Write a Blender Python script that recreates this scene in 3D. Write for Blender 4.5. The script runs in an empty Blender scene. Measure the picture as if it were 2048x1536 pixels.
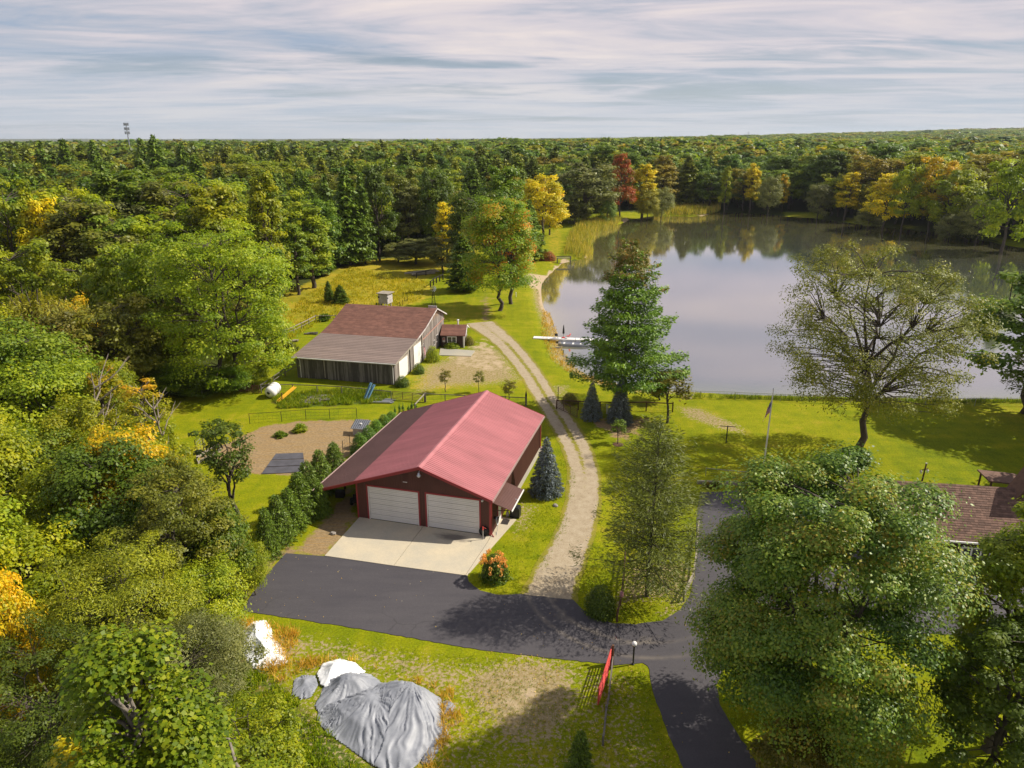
import bpy, math, random
import numpy as np
from mathutils import Vector, Matrix
R = math.radians
S = bpy.context.scene
COL = S.collection
# ------------------------------------------------------------------ camera
CAMH = 33.0
FPX = 1440.0
PITCH = math.atan(500 / 1440)
cam = bpy.data.cameras.new('camera')
cam.sensor_fit = 'HORIZONTAL'; cam.sensor_width = 36.0
cam.lens = 36.0 * FPX / 2048.0
cam.clip_start = 0.5; cam.clip_end = 40000
camo = bpy.data.objects.new('camera', cam)
COL.objects.link(camo)
camo.location = (0, 0, CAMH)
camo.rotation_euler = (math.pi / 2 - PITCH, 0, 0)
S.camera = camo
# ------------------------------------------------------------------ light
SUN_EL, SUN_AZ = 43.0, 77.0          # azimuth clockwise from +Y
SKY_STRENGTH = 0.1
sun = bpy.data.lights.new('sun', 'SUN')
sun.energy = 4.6; sun.angle = R(0.6); sun.color = (1.0, 0.93, 0.80)
suno = bpy.data.objects.new('sun', sun); COL.objects.link(suno)
sd = Vector((math.sin(R(SUN_AZ)) * math.cos(R(SUN_EL)), math.cos(R(SUN_AZ)) * math.cos(R(SUN_EL)), math.sin(R(SUN_EL))))
suno.rotation_euler = sd.to_track_quat('Z', 'Y').to_euler()
suno.location = (60, 20, 80)
S.view_settings.view_transform = 'Standard'
S.view_settings.look = 'None'
S.view_settings.gamma = 1
S.view_settings.exposure = 0.42
try: S.view_settings.use_curve_mapping = False
except Exception: pass
S.cycles.max_bounces = 6
S.cycles.diffuse_bounces = 2
S.cycles.glossy_bounces = 3
S.cycles.transmission_bounces = 3
S.cycles.transparent_max_bounces = 4


def nd(nt, typ, **kw):
    n = nt.nodes.new(typ)
    for k, v in kw.items():
        if k.startswith('i_'):
            key = k[2:]
            key = int(key) if key.isdigit() else key.replace('_', ' ')
            n.inputs[key].default_value = v
        else:
            setattr(n, k, v)
    return n


def ramp(nt, stops, fac=None, interp='LINEAR'):
    n = nt.nodes.new('ShaderNodeValToRGB')
    cr = n.color_ramp; cr.interpolation = interp
    while len(cr.elements) < len(stops): cr.elements.new(0.5)
    for e, (p, c) in zip(cr.elements, stops):
        e.position = p
        e.color = (c[0], c[1], c[2], 1) if isinstance(c, (tuple, list)) else (c, c, c, 1)
    if fac is not None: nt.links.new(fac, n.inputs[0])
    return n.outputs[0]


def mixc(nt, fac, a, b, mode='MIX'):
    n = nt.nodes.new('ShaderNodeMix'); n.data_type = 'RGBA'; n.blend_type = mode
    for sock, v in ((n.inputs[0], fac), (n.inputs[6], a), (n.inputs[7], b)):
        if hasattr(v, 'links'): nt.links.new(v, sock)
        elif isinstance(v, (int, float)):
            sock.default_value = v if sock == n.inputs[0] else (v, v, v, 1)
        else: sock.default_value = (v[0], v[1], v[2], 1)
    return n.outputs[2]


def mth(nt, op, a, b=None, c=None, clamp=False):
    n = nt.nodes.new('ShaderNodeMath'); n.operation = op; n.use_clamp = clamp
    for i, v in enumerate((a, b, c)):
        if v is None: continue
        if hasattr(v, 'links'): nt.links.new(v, n.inputs[i])
        else: n.inputs[i].default_value = v
    return n.outputs[0]


def noise(nt, vec, scale, detail=4, rough=0.55, dist=0.0):
    n = nt.nodes.new('ShaderNodeTexNoise')
    n.inputs['Scale'].default_value = scale; n.inputs['Detail'].default_value = detail
    n.inputs['Roughness'].default_value = rough; n.inputs['Distortion'].default_value = dist
    if vec is not None: nt.links.new(vec, n.inputs['Vector'])
    return n.outputs['Fac']


def vmap(nt, vec, scale=(1, 1, 1), rot=(0, 0, 0), loc=(0, 0, 0)):
    n = nt.nodes.new('ShaderNodeMapping')
    n.inputs['Scale'].default_value = scale; n.inputs['Rotation'].default_value = rot; n.inputs['Location'].default_value = loc
    nt.links.new(vec, n.inputs['Vector'])
    return n.outputs[0]


# world: Nishita sky under a sheet of streaky high cloud
W = bpy.data.worlds.new('World'); S.world = W; W.use_nodes = True
nt = W.node_tree; nt.nodes.clear()
sky = nt.nodes.new('ShaderNodeTexSky'); sky.sky_type = 'NISHITA'; sky.sun_disc = False
sky.sun_elevation = R(SUN_EL); sky.sun_rotation = R(SUN_AZ); sky.air_density = 1.0; sky.dust_density = 1.0
tc = nt.nodes.new('ShaderNodeTexCoord')
sx = nt.nodes.new('ShaderNodeSeparateXYZ'); nt.links.new(tc.outputs['Generated'], sx.inputs[0])
zz = mth(nt, 'ADD', mth(nt, 'MAXIMUM', sx.outputs[2], 0.0), 0.045)
cx = nt.nodes.new('ShaderNodeCombineXYZ')
nt.links.new(mth(nt, 'DIVIDE', sx.outputs[0], zz), cx.inputs[0])
nt.links.new(mth(nt, 'DIVIDE', sx.outputs[1], zz), cx.inputs[1])
P2 = cx.outputs[0]
n1 = noise(nt, vmap(nt, P2, (0.16, 0.30, 1), (0, 0, R(14))), 1.0, 6, 0.60, 1.1)
n2 = noise(nt, vmap(nt, P2, (0.50, 0.95, 1), (0, 0, R(-12)), (5, 2, 0)), 1.0, 6, 0.62, 0.9)
n3 = noise(nt, vmap(nt, P2, (0.07, 0.16, 1), (0, 0, R(3)), (1.7, 8.2, 0)), 1.0, 3, 0.5)
cov = mth(nt, 'ADD', mth(nt, 'MULTIPLY', n1, 0.62), mth(nt, 'MULTIPLY', n2, 0.38))
K = 1.0 / SKY_STRENGTH
def kc(c): return (c[0] * K, c[1] * K, c[2] * K)
cloudcol = ramp(nt, [(0.40, (0.29, 0.36, 0.48)), (0.46, (0.42, 0.435, 0.51)), (0.52, (0.59, 0.54, 0.58)), (0.61, (0.76, 0.66, 0.63))], cov)
cl = nt.nodes.new('ShaderNodeVectorMath'); cl.operation = 'SCALE'; nt.links.new(cloudcol, cl.inputs[0]); cl.inputs['Scale'].default_value = K * 0.88
skyc = nt.nodes.new('ShaderNodeVectorMath'); skyc.operation = 'MULTIPLY'; nt.links.new(sky.outputs[0], skyc.inputs[0]); skyc.inputs[1].default_value = (0.42, 0.46, 0.55)
gapf = ramp(nt, [(0.39, 0.0), (0.47, 1.0)], mth(nt, 'ADD', mth(nt, 'MULTIPLY', n3, 0.55), mth(nt, 'MULTIPLY', cov, 0.45)))
body = mixc(nt, gapf, skyc.outputs[0], cl.outputs[0])
horiz = ramp(nt, [(0.0, 1.0), (0.035, 0.85), (0.10, 0.28), (0.2, 0.0)], sx.outputs[2])
final = mixc(nt, mth(nt, 'MULTIPLY', horiz, 0.75), body, kc((0.42, 0.47, 0.52)))
bg = nt.nodes.new('ShaderNodeBackground'); bg.inputs['Strength'].default_value = SKY_STRENGTH
nt.links.new(final, bg.inputs['Color'])
wo = nt.nodes.new('ShaderNodeOutputWorld'); nt.links.new(bg.outputs[0], wo.inputs[0])

# ------------------------------------------------------------------ pixel -> ground geometry (layout helper)
cP, sP = math.cos(PITCH), math.sin(PITCH)
def G(x, y, z=0.0):
    u = (x - 1024) / FPX; v = -(y - 768) / FPX
    d = (u, cP + v * sP, -sP + v * cP)
    t = (z - CAMH) / d[2]
    return (d[0] * t, d[1] * t, z)
def HT(y, Y):
    v = -(y - 768) / FPX
    return CAMH + Y * (-sP + v * cP) / (cP + v * sP)
def PXM(Y): return FPX / (Y * cP + CAMH * sP)      # pixels per metre at ground distance Y

# ------------------------------------------------------------------ generic builders
def tag(o, label=None, cat=None, group=None, kind=None):
    if label: o['label'] = label
    if cat: o['category'] = cat
    if group: o['group'] = group
    if kind: o['kind'] = kind
    return o
def empty(name, loc=(0, 0, 0), rz=0.0, label=None, cat=None, group=None):
    o = bpy.data.objects.new(name, None); COL.objects.link(o)
    o.location = loc; o.rotation_euler = (0, 0, rz); o.empty_display_size = 0.3
    return tag(o, label, cat, group)
def link(name, me, parent=None, mat=None):
    o = bpy.data.objects.new(name, me); COL.objects.link(o)
    if parent is not None: o.parent = parent
    if mat is not None and len(me.materials) == 0: me.materials.append(mat)
    return o

class MB:
    def __init__(s): s.v = []; s.f = []
    def box(s, x0, x1, y0, y1, z0, z1):
        b = len(s.v)
        s.v += [(x0, y0, z0), (x1, y0, z0), (x1, y1, z0), (x0, y1, z0), (x0, y0, z1), (x1, y0, z1), (x1, y1, z1), (x0, y1, z1)]
        s.f += [tuple(b + i for i in q) for q in ((0, 3, 2, 1), (4, 5, 6, 7), (0, 1, 5, 4), (1, 2, 6, 5), (2, 3, 7, 6), (3, 0, 4, 7))]
        return s
    def prism(s, pts, ax, a0, a1):
        # pts: 2D polygon; ax = extrusion axis; remaining axes in order
        b = len(s.v); n = len(pts)
        def mk(p, a):
            if ax == 0: return (a, p[0], p[1])
            if ax == 1: return (p[0], a, p[1])
            return (p[0], p[1], a)
        s.v += [mk(p, a0) for p in pts] + [mk(p, a1) for p in pts]
        s.f.append(tuple(b + i for i in range(n))); s.f.append(tuple(b + n + i for i in reversed(range(n))))
        for i in range(n):
            j = (i + 1) % n
            s.f.append((b + i, b + n + i, b + n + j, b + j))
        return s
    def tube(s, p, q, r, n=6, r2=None, cap=True):
        p = Vector(p); q = Vector(q); d = (q - p)
        if d.length < 1e-6: return s
        d.normalize(); r2 = r if r2 is None else r2
        a = d.orthogonal().normalized(); c = d.cross(a)
        b = len(s.v)
        for (o, rr) in ((p, r), (q, r2)):
            for i in range(n):
                t = 2 * math.pi * (i + 0.5) / n
                s.v.append(tuple(o + a * math.cos(t) * rr + c * math.sin(t) * rr))
        for i in range(n):
            j = (i + 1) % n
            s.f.append((b + i, b + j, b + n + j, b + n + i))
        if cap:
            s.f.append(tuple(b + i for i in reversed(range(n)))); s.f.append(tuple(b + n + i for i in range(n)))
        return s
    def beam(s, p, q, w, h, up=(0, 0, 1)):
        p = Vector(p); q = Vector(q); d = (q - p).normalized(); upv = Vector(up)
        if abs(d.dot(upv)) > 0.98: upv = Vector((1, 0, 0))
        a = d.cross(upv).normalized() * (w / 2); c = a.cross(d).normalized() * (h / 2)
        b = len(s.v)
        for o in (p, q):
            s.v += [tuple(o - a - c), tuple(o + a - c), tuple(o + a + c), tuple(o - a + c)]
        s.f += [tuple(b + i for i in f) for f in ((3, 2, 1, 0), (4, 5, 6, 7), (0, 1, 5, 4), (1, 2, 6, 5), (2, 3, 7, 6), (3, 0, 4, 7))]
        return s
    def lathe(s, prof, c=(0, 0, 0), n=16, axis=2):
        b = len(s.v)
        for (r, z) in prof:
            for i in range(n):
                t = 2 * math.pi * i / n
                if axis == 2: s.v.append((c[0] + r * math.cos(t), c[1] + r * math.sin(t), c[2] + z))
                elif axis == 0: s.v.append((c[0] + z, c[1] + r * math.cos(t), c[2] + r * math.sin(t)))
                else: s.v.append((c[0] + r * math.sin(t), c[1] + z, c[2] + r * math.cos(t)))
        for k in range(len(prof) - 1):
            for i in range(n):
                j = (i + 1) % n
                s.f.append((b + k * n + i, b + k * n + j, b + (k + 1) * n + j, b + (k + 1) * n + i))
        return s
    def quad(s, *p):
        b = len(s.v); s.v += [tuple(x) for x in p]; s.f.append(tuple(range(b, b + len(p)))); return s
    def mesh(s, name='m', smooth=False):
        me = bpy.data.meshes.new(name); me.from_pydata(s.v, [], s.f)
        if smooth: me.polygons.foreach_set('use_smooth', [True] * len(me.polygons))
        me.update(); return me
    def build(s, name, mat, parent=None, smooth=False):
        me = s.mesh(name, smooth); me.materials.append(mat)
        return link(name, me, parent)

def vnoise(x, y, seed=0):
    x = np.asarray(x, float); y = np.asarray(y, float)
    xi = np.floor(x).astype(np.int64); yi = np.floor(y).astype(np.int64)
    fx = x - xi; fy = y - yi
    fx = fx * fx * (3 - 2 * fx); fy = fy * fy * (3 - 2 * fy)
    def h(a, b):
        n = (a * 374761393 + b * 668265263 + seed * 974711) & 0x7fffffff
        n = ((n ^ (n >> 13)) * 1274126177) & 0x7fffffff
        return ((n ^ (n >> 16)) & 0xffff) / 65535.0
    return (h(xi, yi) * (1 - fx) + h(xi + 1, yi) * fx) * (1 - fy) + (h(xi, yi + 1) * (1 - fx) + h(xi + 1, yi + 1) * fx) * fy
def fbm(x, y, seed=0, o=4):
    s = 0; a = 0.5; t = 0
    for i in range(o):
        s = s + a * vnoise(x, y, seed + i * 7); t += a; a *= 0.5; x = x * 2.03 + 3.1; y = y * 2.03 + 1.7
    return s / t
def sdf(px, py, poly):
    """signed distance, negative inside"""
    px = np.asarray(px, float); py = np.asarray(py, float)
    d = np.full(px.shape, 1e18); inside = np.zeros(px.shape, bool)
    n = len(poly)
    for i in range(n):
        ax, ay = poly[i][:2]; bx, by = poly[(i + 1) % n][:2]
        ex, ey = bx - ax, by - ay; wx, wy = px - ax, py - ay
        t = np.clip((wx * ex + wy * ey) / (ex * ex + ey * ey + 1e-12), 0, 1)
        d = np.minimum(d, (wx - ex * t) ** 2 + (wy - ey * t) ** 2)
        c = ((ay <= py) & (by > py)) | ((by <= py) & (ay > py))
        with np.errstate(divide='ignore', invalid='ignore'):
            xint = ax + (py - ay) / (by - ay if by != ay else 1e-9) * ex
        inside ^= c & (px < xint)
    d = np.sqrt(d)
    return np.where(inside, -d, d)
def sdline(px, py, pts):
    px = np.asarray(px, float); py = np.asarray(py, float); d = np.full(px.shape, 1e18)
    for i in range(len(pts) - 1):
        ax, ay = pts[i][:2]; bx, by = pts[i + 1][:2]; ex, ey = bx - ax, by - ay
        t = np.clip(((px - ax) * ex + (py - ay) * ey) / (ex * ex + ey * ey + 1e-12), 0, 1)
        d = np.minimum(d, (px - ax - ex * t) ** 2 + (py - ay - ey * t) ** 2)
    return np.sqrt(d)
def spline(pts, closed=True, k=6):
    out = []; n = len(pts)
    rng = range(n) if closed else range(n - 1)
    for i in rng:
        if closed: p0, p1, p2, p3 = pts[i - 1], pts[i], pts[(i + 1) % n], pts[(i + 2) % n]
        else: p0, p1, p2, p3 = pts[max(i - 1, 0)], pts[i], pts[i + 1], pts[min(i + 2, n - 1)]
        for j in range(k):
            t = j / k
            out.append(tuple(0.5 * ((2 * p1[a]) + (-p0[a] + p2[a]) * t + (2 * p0[a] - 5 * p1[a] + 4 * p2[a] - p3[a]) * t * t + (-p0[a] + 3 * p1[a] - 3 * p2[a] + p3[a]) * t ** 3) for a in range(2)))
    if not closed: out.append(tuple(pts[-1][:2]))
    return out
def polyG(l, z=0): return [G(x, y, z)[:2] for x, y in l]

# ------------------------------------------------------------------ materials
def newmat(name):
    m = bpy.data.materials.new(name); m.use_nodes = True
    t = m.node_tree
    return m, t, t.nodes['Principled BSDF']
def setspec(b, v):
    if 'Specular IOR Level' in b.inputs: b.inputs['Specular IOR Level'].default_value = v
def bump(t, b, h, strength=0.3, dist=0.02):
    n = t.nodes.new('ShaderNodeBump'); n.inputs['Strength'].default_value = strength; n.inputs['Distance'].default_value = dist
    t.links.new(h, n.inputs['Height']); t.links.new(n.outputs[0], b.inputs['Normal'])
def simple(name, c, rough=0.7, var=0.25, scale=3.0, c2=None, metal=0.0, spec=0.4, bmp=0.0, stretch=(1, 1, 1), island=0.0, fine=40.0):
    m, t, b = newmat(name)
    co = t.nodes.new('ShaderNodeTexCoord').outputs['Object']
    v = vmap(t, co, stretch)
    n = noise(t, v, scale, 5, 0.6)
    c2 = c2 or tuple(x * (1 - var) for x in c)
    col = mixc(t, ramp(t, [(0.35, 0.0), (0.65, 1.0)], n), c, c2)
    nf = noise(t, v, fine, 3, 0.6)
    col = mixc(t, 1.0, col, ramp(t, [(0.3, 1 - var * 0.6), (0.7, 1 + var * 0.4)], nf), 'MULTIPLY')
    if island:
        g = t.nodes.new('ShaderNodeNewGeometry')
        col = mixc(t, 1.0, col, ramp(t, [(0, 1 - island), (1, 1 + island)], g.outputs['Random Per Island']), 'MULTIPLY')
    t.links.new(col, b.inputs['Base Color'])
    b.inputs['Roughness'].default_value = rough; b.inputs['Metallic'].default_value = metal; setspec(b, spec)
    if bmp: bump(t, b, nf, bmp)
    return m
M = {}
M['red_trim'] = simple('red_trim', (0.34, 0.045, 0.05), 0.45, 0.12, 0.6)
M['red_roof'] = simple('red_metal_roof', (0.50, 0.180, 0.190), 0.5, 0.2, 0.5, fine=2.0, stretch=(0.25, 1.6, 1))
M['brown_roof'] = simple('maroon_metal_roof', (0.185, 0.098, 0.088), 0.55, 0.16, 0.3, fine=3.0)
M['siding'] = simple('red_brown_siding', (0.125, 0.046, 0.036), 0.6, 0.2, 0.5, stretch=(1, 1, 0.3))
M['white'] = simple('white_paint', (0.84, 0.81, 0.78), 0.45, 0.07, 0.8)
M['offwhite'] = simple('weathered_white_paint', (0.62, 0.58, 0.56), 0.7, 0.35, 1.5, c2=(0.38, 0.33, 0.32))
M['gutter'] = simple('pale_rose_gutter', (0.50, 0.36, 0.33), 0.5, 0.12, 0.8)
M['black'] = simple('black_plastic', (0.018, 0.018, 0.02), 0.4, 0.3)
M['dark_metal'] = simple('dark_metal', (0.05, 0.05, 0.055), 0.45, 0.2, metal=0.6)
M['galv'] = simple('galvanised_steel', (0.45, 0.46, 0.48), 0.4, 0.2, metal=0.7)
M['alu'] = simple('aluminium', (0.62, 0.63, 0.65), 0.35, 0.12, metal=0.6)
M['concrete'] = simple('concrete', (0.43, 0.385, 0.285), 0.85, 0.16, 0.22, c2=(0.35, 0.33, 0.275), fine=9.0)
M['wood_grey'] = simple('weathered_grey_wood', (0.20, 0.175, 0.15), 0.85, 0.4, 1.5, stretch=(3, 3, 0.5), island=0.25)
M['wood_pale'] = simple('pale_bleached_wood', (0.36, 0.31, 0.25), 0.85, 0.3, 1.5, island=0.25)
M['wood_dark'] = simple('dark_creosote_wood', (0.035, 0.028, 0.026), 0.8, 0.3, 2)
M['wood_brown'] = simple('brown_timber', (0.13, 0.065, 0.035), 0.75, 0.35, 2, stretch=(3, 3, 0.5))
M['red_gate'] = simple('red_painted_steel', (0.62, 0.07, 0.06), 0.4, 0.1)
M['rust_gate'] = simple('brown_painted_steel', (0.15, 0.07, 0.045), 0.55, 0.25)
M['blue_plastic'] = simple('pale_blue_plastic', (0.16, 0.33, 0.50), 0.4, 0.1)
M['yellow'] = simple('yellow_paint', (0.75, 0.42, 0.03), 0.5, 0.15)
M['barn_shingle'] = simple('brown_shingles', (0.215, 0.098, 0.070), 0.9, 0.28, 1.2, island=0.18, fine=25)
M['house_shingle'] = simple('red_brown_shingles', (0.180, 0.104, 0.074), 0.9, 0.3, 3, island=0.3, fine=20)
M['barn_lean'] = simple('grey_brown_metal_roof', (0.235, 0.172, 0.145), 0.6, 0.15, 0.4, island=0.10, fine=6)
M['house_wall'] = simple('dark_brown_timber_wall', (0.05, 0.022, 0.017), 0.7, 0.3, 1.5, stretch=(6, 6, 0.5))
M['glass'] = simple('window_glass', (0.03, 0.035, 0.04), 0.08, 0.1, spec=0.8)
M['tarp_white'] = simple('white_tarp', (0.86, 0.86, 0.86), 0.4, 0.04, 1.5)
M['tarp_grey'] = simple('silver_grey_tarp', (0.33, 0.34, 0.37), 0.5, 0.18, 0.8, c2=(0.22, 0.23, 0.26), spec=0.35)
M['bark'] = simple('bark', (0.105, 0.082, 0.062), 0.9, 0.45, 3, stretch=(4, 4, 0.8))
M['bark_pale'] = simple('pale_bark', (0.26, 0.22, 0.18), 0.9, 0.35, 3, stretch=(4, 4, 0.8))
M['dead_wood'] = simple('dead_grey_wood', (0.30, 0.25, 0.20), 0.9, 0.3, 3)
M['sheet_black'] = simple('grey_weed_fabric', (0.105, 0.10, 0.115), 0.7, 0.35, 1.0)
M['rubber'] = simple('rubber', (0.02, 0.02, 0.02), 0.8, 0.2)
M['stone'] = simple('field_stone', (0.33, 0.29, 0.25), 0.85, 0.3, 5)
M['pink'] = simple('faded_pink_plastic', (0.55, 0.25, 0.27), 0.6, 0.15)
M['green_pot'] = simple('green_plastic', (0.03, 0.12, 0.09), 0.5, 0.1)

# weathered barn boards: grey with rusty brown upper ends
def barnwood(name, ztop, zspan, base=(0.085, 0.076, 0.070), pale=(0.24, 0.215, 0.20)):
    m, t, b = newmat(name)
    co = t.nodes.new('ShaderNodeTexCoord').outputs['Object']
    g = t.nodes.new('ShaderNodeNewGeometry').outputs['Random Per Island']
    n = noise(t, vmap(t, co, (7, 7, 0.45)), 1.3, 6, 0.7)
    f = mth(t, 'ADD', mth(t, 'MULTIPLY', n, 1.0), mth(t, 'MULTIPLY', mth(t, 'SUBTRACT', g, 0.5), 0.35))
    col = mixc(t, ramp(t, [(0.42, 0.0), (0.72, 1.0)], f), base, pale)
    s = t.nodes.new('ShaderNodeSeparateXYZ'); t.links.new(co, s.inputs[0])
    n2 = noise(t, vmap(t, co, (5, 5, 0.6)), 1.6, 5, 0.7)
    e = mth(t, 'ADD', mth(t, 'DIVIDE', mth(t, 'SUBTRACT', s.outputs[2], ztop - zspan), zspan), mth(t, 'MULTIPLY', mth(t, 'SUBTRACT', n2, 0.5), 2.4))
    col = mixc(t, mth(t, 'MULTIPLY', ramp(t, [(0.35, 0.0), (1.0, 1.0)], e), 0.8), col, (0.26, 0.14, 0.065))
    t.links.new(col, b.inputs['Base Color']); b.inputs['Roughness'].default_value = 0.9; setspec(b, 0.2)
    return m
M['barn_front'] = barnwood('weathered_barn_boards', 3.2, 0.7)
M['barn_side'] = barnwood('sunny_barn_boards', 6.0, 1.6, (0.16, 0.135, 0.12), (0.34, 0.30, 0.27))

# asphalt
m, t, b = newmat('asphalt'); M['asphalt'] = m
co = t.nodes.new('ShaderNodeTexCoord').outputs['Object']
big = noise(t, co, 0.09, 4, 0.55); fine = noise(t, co, 14, 4, 0.7)
wv = noise(t, vmap(t, co, (0.5, 3.0, 1), (0, 0, R(-8))), 0.5, 5, 0.6)
col = mixc(t, ramp(t, [(0.35, 0.0), (0.68, 1.0)], mth(t, 'ADD', mth(t, 'MULTIPLY', big, 0.6), mth(t, 'MULTIPLY', wv, 0.4))), (0.056, 0.051, 0.058), (0.084, 0.076, 0.080))
col = mixc(t, 1.0, col, ramp(t, [(0.3, 0.82), (0.72, 1.2)], fine), 'MULTIPLY')
vor = t.nodes.new('ShaderNodeTexVoronoi'); vor.inputs['Scale'].default_value = 0.9; t.links.new(co, vor.inputs['Vector'])
col = mixc(t, ramp(t, [(0.03, 1.0), (0.06, 0.0)], vor.outputs['Distance']), col, (0.2, 0.17, 0.13))
at = t.nodes.new('ShaderNodeAttribute'); at.attribute_name = 'dust'
dn = noise(t, vmap(t, co, (1, 1, 1)), 1.1, 5, 0.65)
col = mixc(t, ramp(t, [(0.50, 0.0), (1.0, 0.75)], mth(t, 'ADD', at.outputs['Fac'], mth(t, 'MULTIPLY', mth(t, 'SUBTRACT', dn, 0.5), 1.0))), col, (0.22, 0.185, 0.14))
vpos = t.nodes.new('ShaderNodeNewGeometry').outputs['Position']
def ring(cx_, cy_, r_, w_):
    v_ = t.nodes.new('ShaderNodeVectorMath'); v_.operation = 'LENGTH'; t.links.new(vmap(t, vpos, (1, 1, 0), (0, 0, 0), (-cx_, -cy_, 0)), v_.inputs[0])
    return mth(t, 'SUBTRACT', 1.0, mth(t, 'DIVIDE', mth(t, 'ABSOLUTE', mth(t, 'SUBTRACT', v_.outputs['Value'], r_)), w_), clamp=True)
rr_ = mth(t, 'MAXIMUM', ring(9.6, 47.9, 7.1, 0.28), ring(9.6, 47.9, 8.6, 0.30))
gx_ = t.nodes.new('ShaderNodeSeparateXYZ'); t.links.new(vpos, gx_.inputs[0])
rr_ = mth(t, 'MULTIPLY', rr_, ramp(t, [(0.0, 1.0), (0.5, 0.9), (1.0, 0.0)], mth(t, 'DIVIDE', mth(t, 'SUBTRACT', gx_.outputs[0], 2.0), 12.0, clamp=True)))
col = mixc(t, mth(t, 'MULTIPLY', mth(t, 'MULTIPLY', rr_, 0.55), ramp(t, [(0.35, 0.3), (0.6, 1.0)], dn)), col, (0.24, 0.20, 0.155))
crk = t.nodes.new('ShaderNodeTexVoronoi'); crk.feature = 'DISTANCE_TO_EDGE'; crk.inputs['Scale'].default_value = 0.16
dv_ = t.nodes.new('ShaderNodeVectorMath'); dv_.operation = 'ADD'; t.links.new(vpos, dv_.inputs[0])
ns_ = t.nodes.new('ShaderNodeTexNoise'); ns_.inputs['Scale'].default_value = 0.8; ns_.inputs['Detail'].default_value = 4; t.links.new(vpos, ns_.inputs['Vector'])
t.links.new(ns_.outputs['Color'], dv_.inputs[1]); t.links.new(dv_.outputs[0], crk.inputs['Vector'])
col = mixc(t, mth(t, 'MULTIPLY', ramp(t, [(0.0, 1.0), (0.012, 0.0)], crk.outputs['Distance']), ramp(t, [(0.5, 0.0), (0.62, 0.7)], big)), col, (0.03, 0.027, 0.028))
t.links.new(col, b.inputs['Base Color']); b.inputs['Roughness'].default_value = 0.8; setspec(b, 0.35)
bump(t, b, fine, 0.25, 0.01)

# shared lawn colour group
ng = bpy.data.node_groups.new('lawn_colour', 'ShaderNodeTree')
ng.interface.new_socket('Color', in_out='OUTPUT', socket_type='NodeSocketColor')
go = ng.nodes.new('NodeGroupOutput')
pos = ng.nodes.new('ShaderNodeNewGeometry').outputs['Position']
a1 = noise(ng, pos, 0.05, 5, 0.6); a2 = noise(ng, pos, 0.45, 6, 0.65); a3 = noise(ng, pos, 6.0, 4, 0.7)
stripe = noise(ng, vmap(ng, pos, (0.12, 1.1, 1), (0, 0, R(24))), 0.8, 3, 0.5, 0.5)
stripe2 = noise(ng, vmap(ng, pos, (1.3, 0.08, 1), (0, 0, R(-12))), 0.7, 3, 0.5, 0.4)
f = mth(ng, 'ADD', mth(ng, 'MULTIPLY', a1, 0.36), mth(ng, 'MULTIPLY', a2, 0.34))
f = mth(ng, 'ADD', f, mth(ng, 'MULTIPLY', stripe, 0.16)); f = mth(ng, 'ADD', f, mth(ng, 'MULTIPLY', stripe2, 0.14))
lc = ramp(ng, [(0.34, (0.100, 0.145, 0.003)), (0.45, (0.175, 0.208, 0.003)), (0.53, (0.240, 0.250, 0.004)), (0.64, (0.35, 0.285, 0.025))], f)
lc = mixc(ng, 1.0, lc, ramp(ng, [(0.3, 0.60), (0.7, 1.28)], a3), 'MULTIPLY')
ng.links.new(lc, go.inputs[0])
def lawncol(t):
    g = t.nodes.new('ShaderNodeGroup'); g.node_tree = ng
    return g.outputs[0]

m, t, b = newmat('ground_cover'); M['ground'] = m
pos = t.nodes.new('ShaderNodeNewGeometry').outputs['Position']
mA = t.nodes.new('ShaderNodeAttribute'); mA.attribute_name = 'maskA'; sA = t.nodes.new('ShaderNodeSeparateColor'); t.links.new(mA.outputs['Color'], sA.inputs[0])
mB = t.nodes.new('ShaderNodeAttribute'); mB.attribute_name = 'maskB'; sB = t.nodes.new('ShaderNodeSeparateColor'); t.links.new(mB.outputs['Color'], sB.inputs[0])
na = noise(t, pos, 0.7, 6, 0.68); nb = noise(t, pos, 3.5, 5, 0.7); nc = noise(t, pos, 12, 4, 0.7); nlow = noise(t, pos, 0.12, 4, 0.6)
def thr(maskv, amp=0.9, lo=0.40, hi=0.62, n=na):
    amp = amp * 2.1
    return ramp(t, [(lo, 0.0), (hi, 1.0)], mth(t, 'ADD', maskv, mth(t, 'MULTIPLY', mth(t, 'SUBTRACT', n, 0.5), amp)))
grain = ramp(t, [(0.3, 0.65), (0.7, 1.3)], nc)
grain2 = ramp(t, [(0.3, 0.7), (0.7, 1.25)], nb)
col = lawncol(t)
mead = ramp(t, [(0.3, (0.15, 0.165, 0.010)), (0.45, (0.26, 0.235, 0.015)), (0.57, (0.38, 0.29, 0.022)), (0.70, (0.47, 0.33, 0.05))], mth(t, 'ADD', mth(t, 'MULTIPLY', nlow, 0.55), mth(t, 'MULTIPLY', na, 0.45)))
col = mixc(t, thr(sA.outputs[0], 0.7), col, mixc(t, 1.0, mead, grain2, 'MULTIPLY'))
weeds = ramp(t, [(0.35, (0.045, 0.085, 0.008)), (0.55, (0.10, 0.13, 0.015)), (0.7, (0.23, 0.14, 0.04))], na)
col = mixc(t, thr(sB.outputs[2], 0.8), col, mixc(t, 1.0, weeds, grain, 'MULTIPLY'))
straw = ramp(t, [(0.3, (0.15, 0.13, 0.03)), (0.45, (0.27, 0.20, 0.085)), (0.62, (0.38, 0.30, 0.175)), (0.75, (0.24, 0.115, 0.045))], nb)
col = mixc(t, thr(sA.outputs[1], 1.1, 0.45, 0.6, nb), col, straw)
furrow = noise(t, vmap(t, pos, (0.35, 4.0, 1), (0, 0, R(-10))), 1.2, 4, 0.6)
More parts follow.
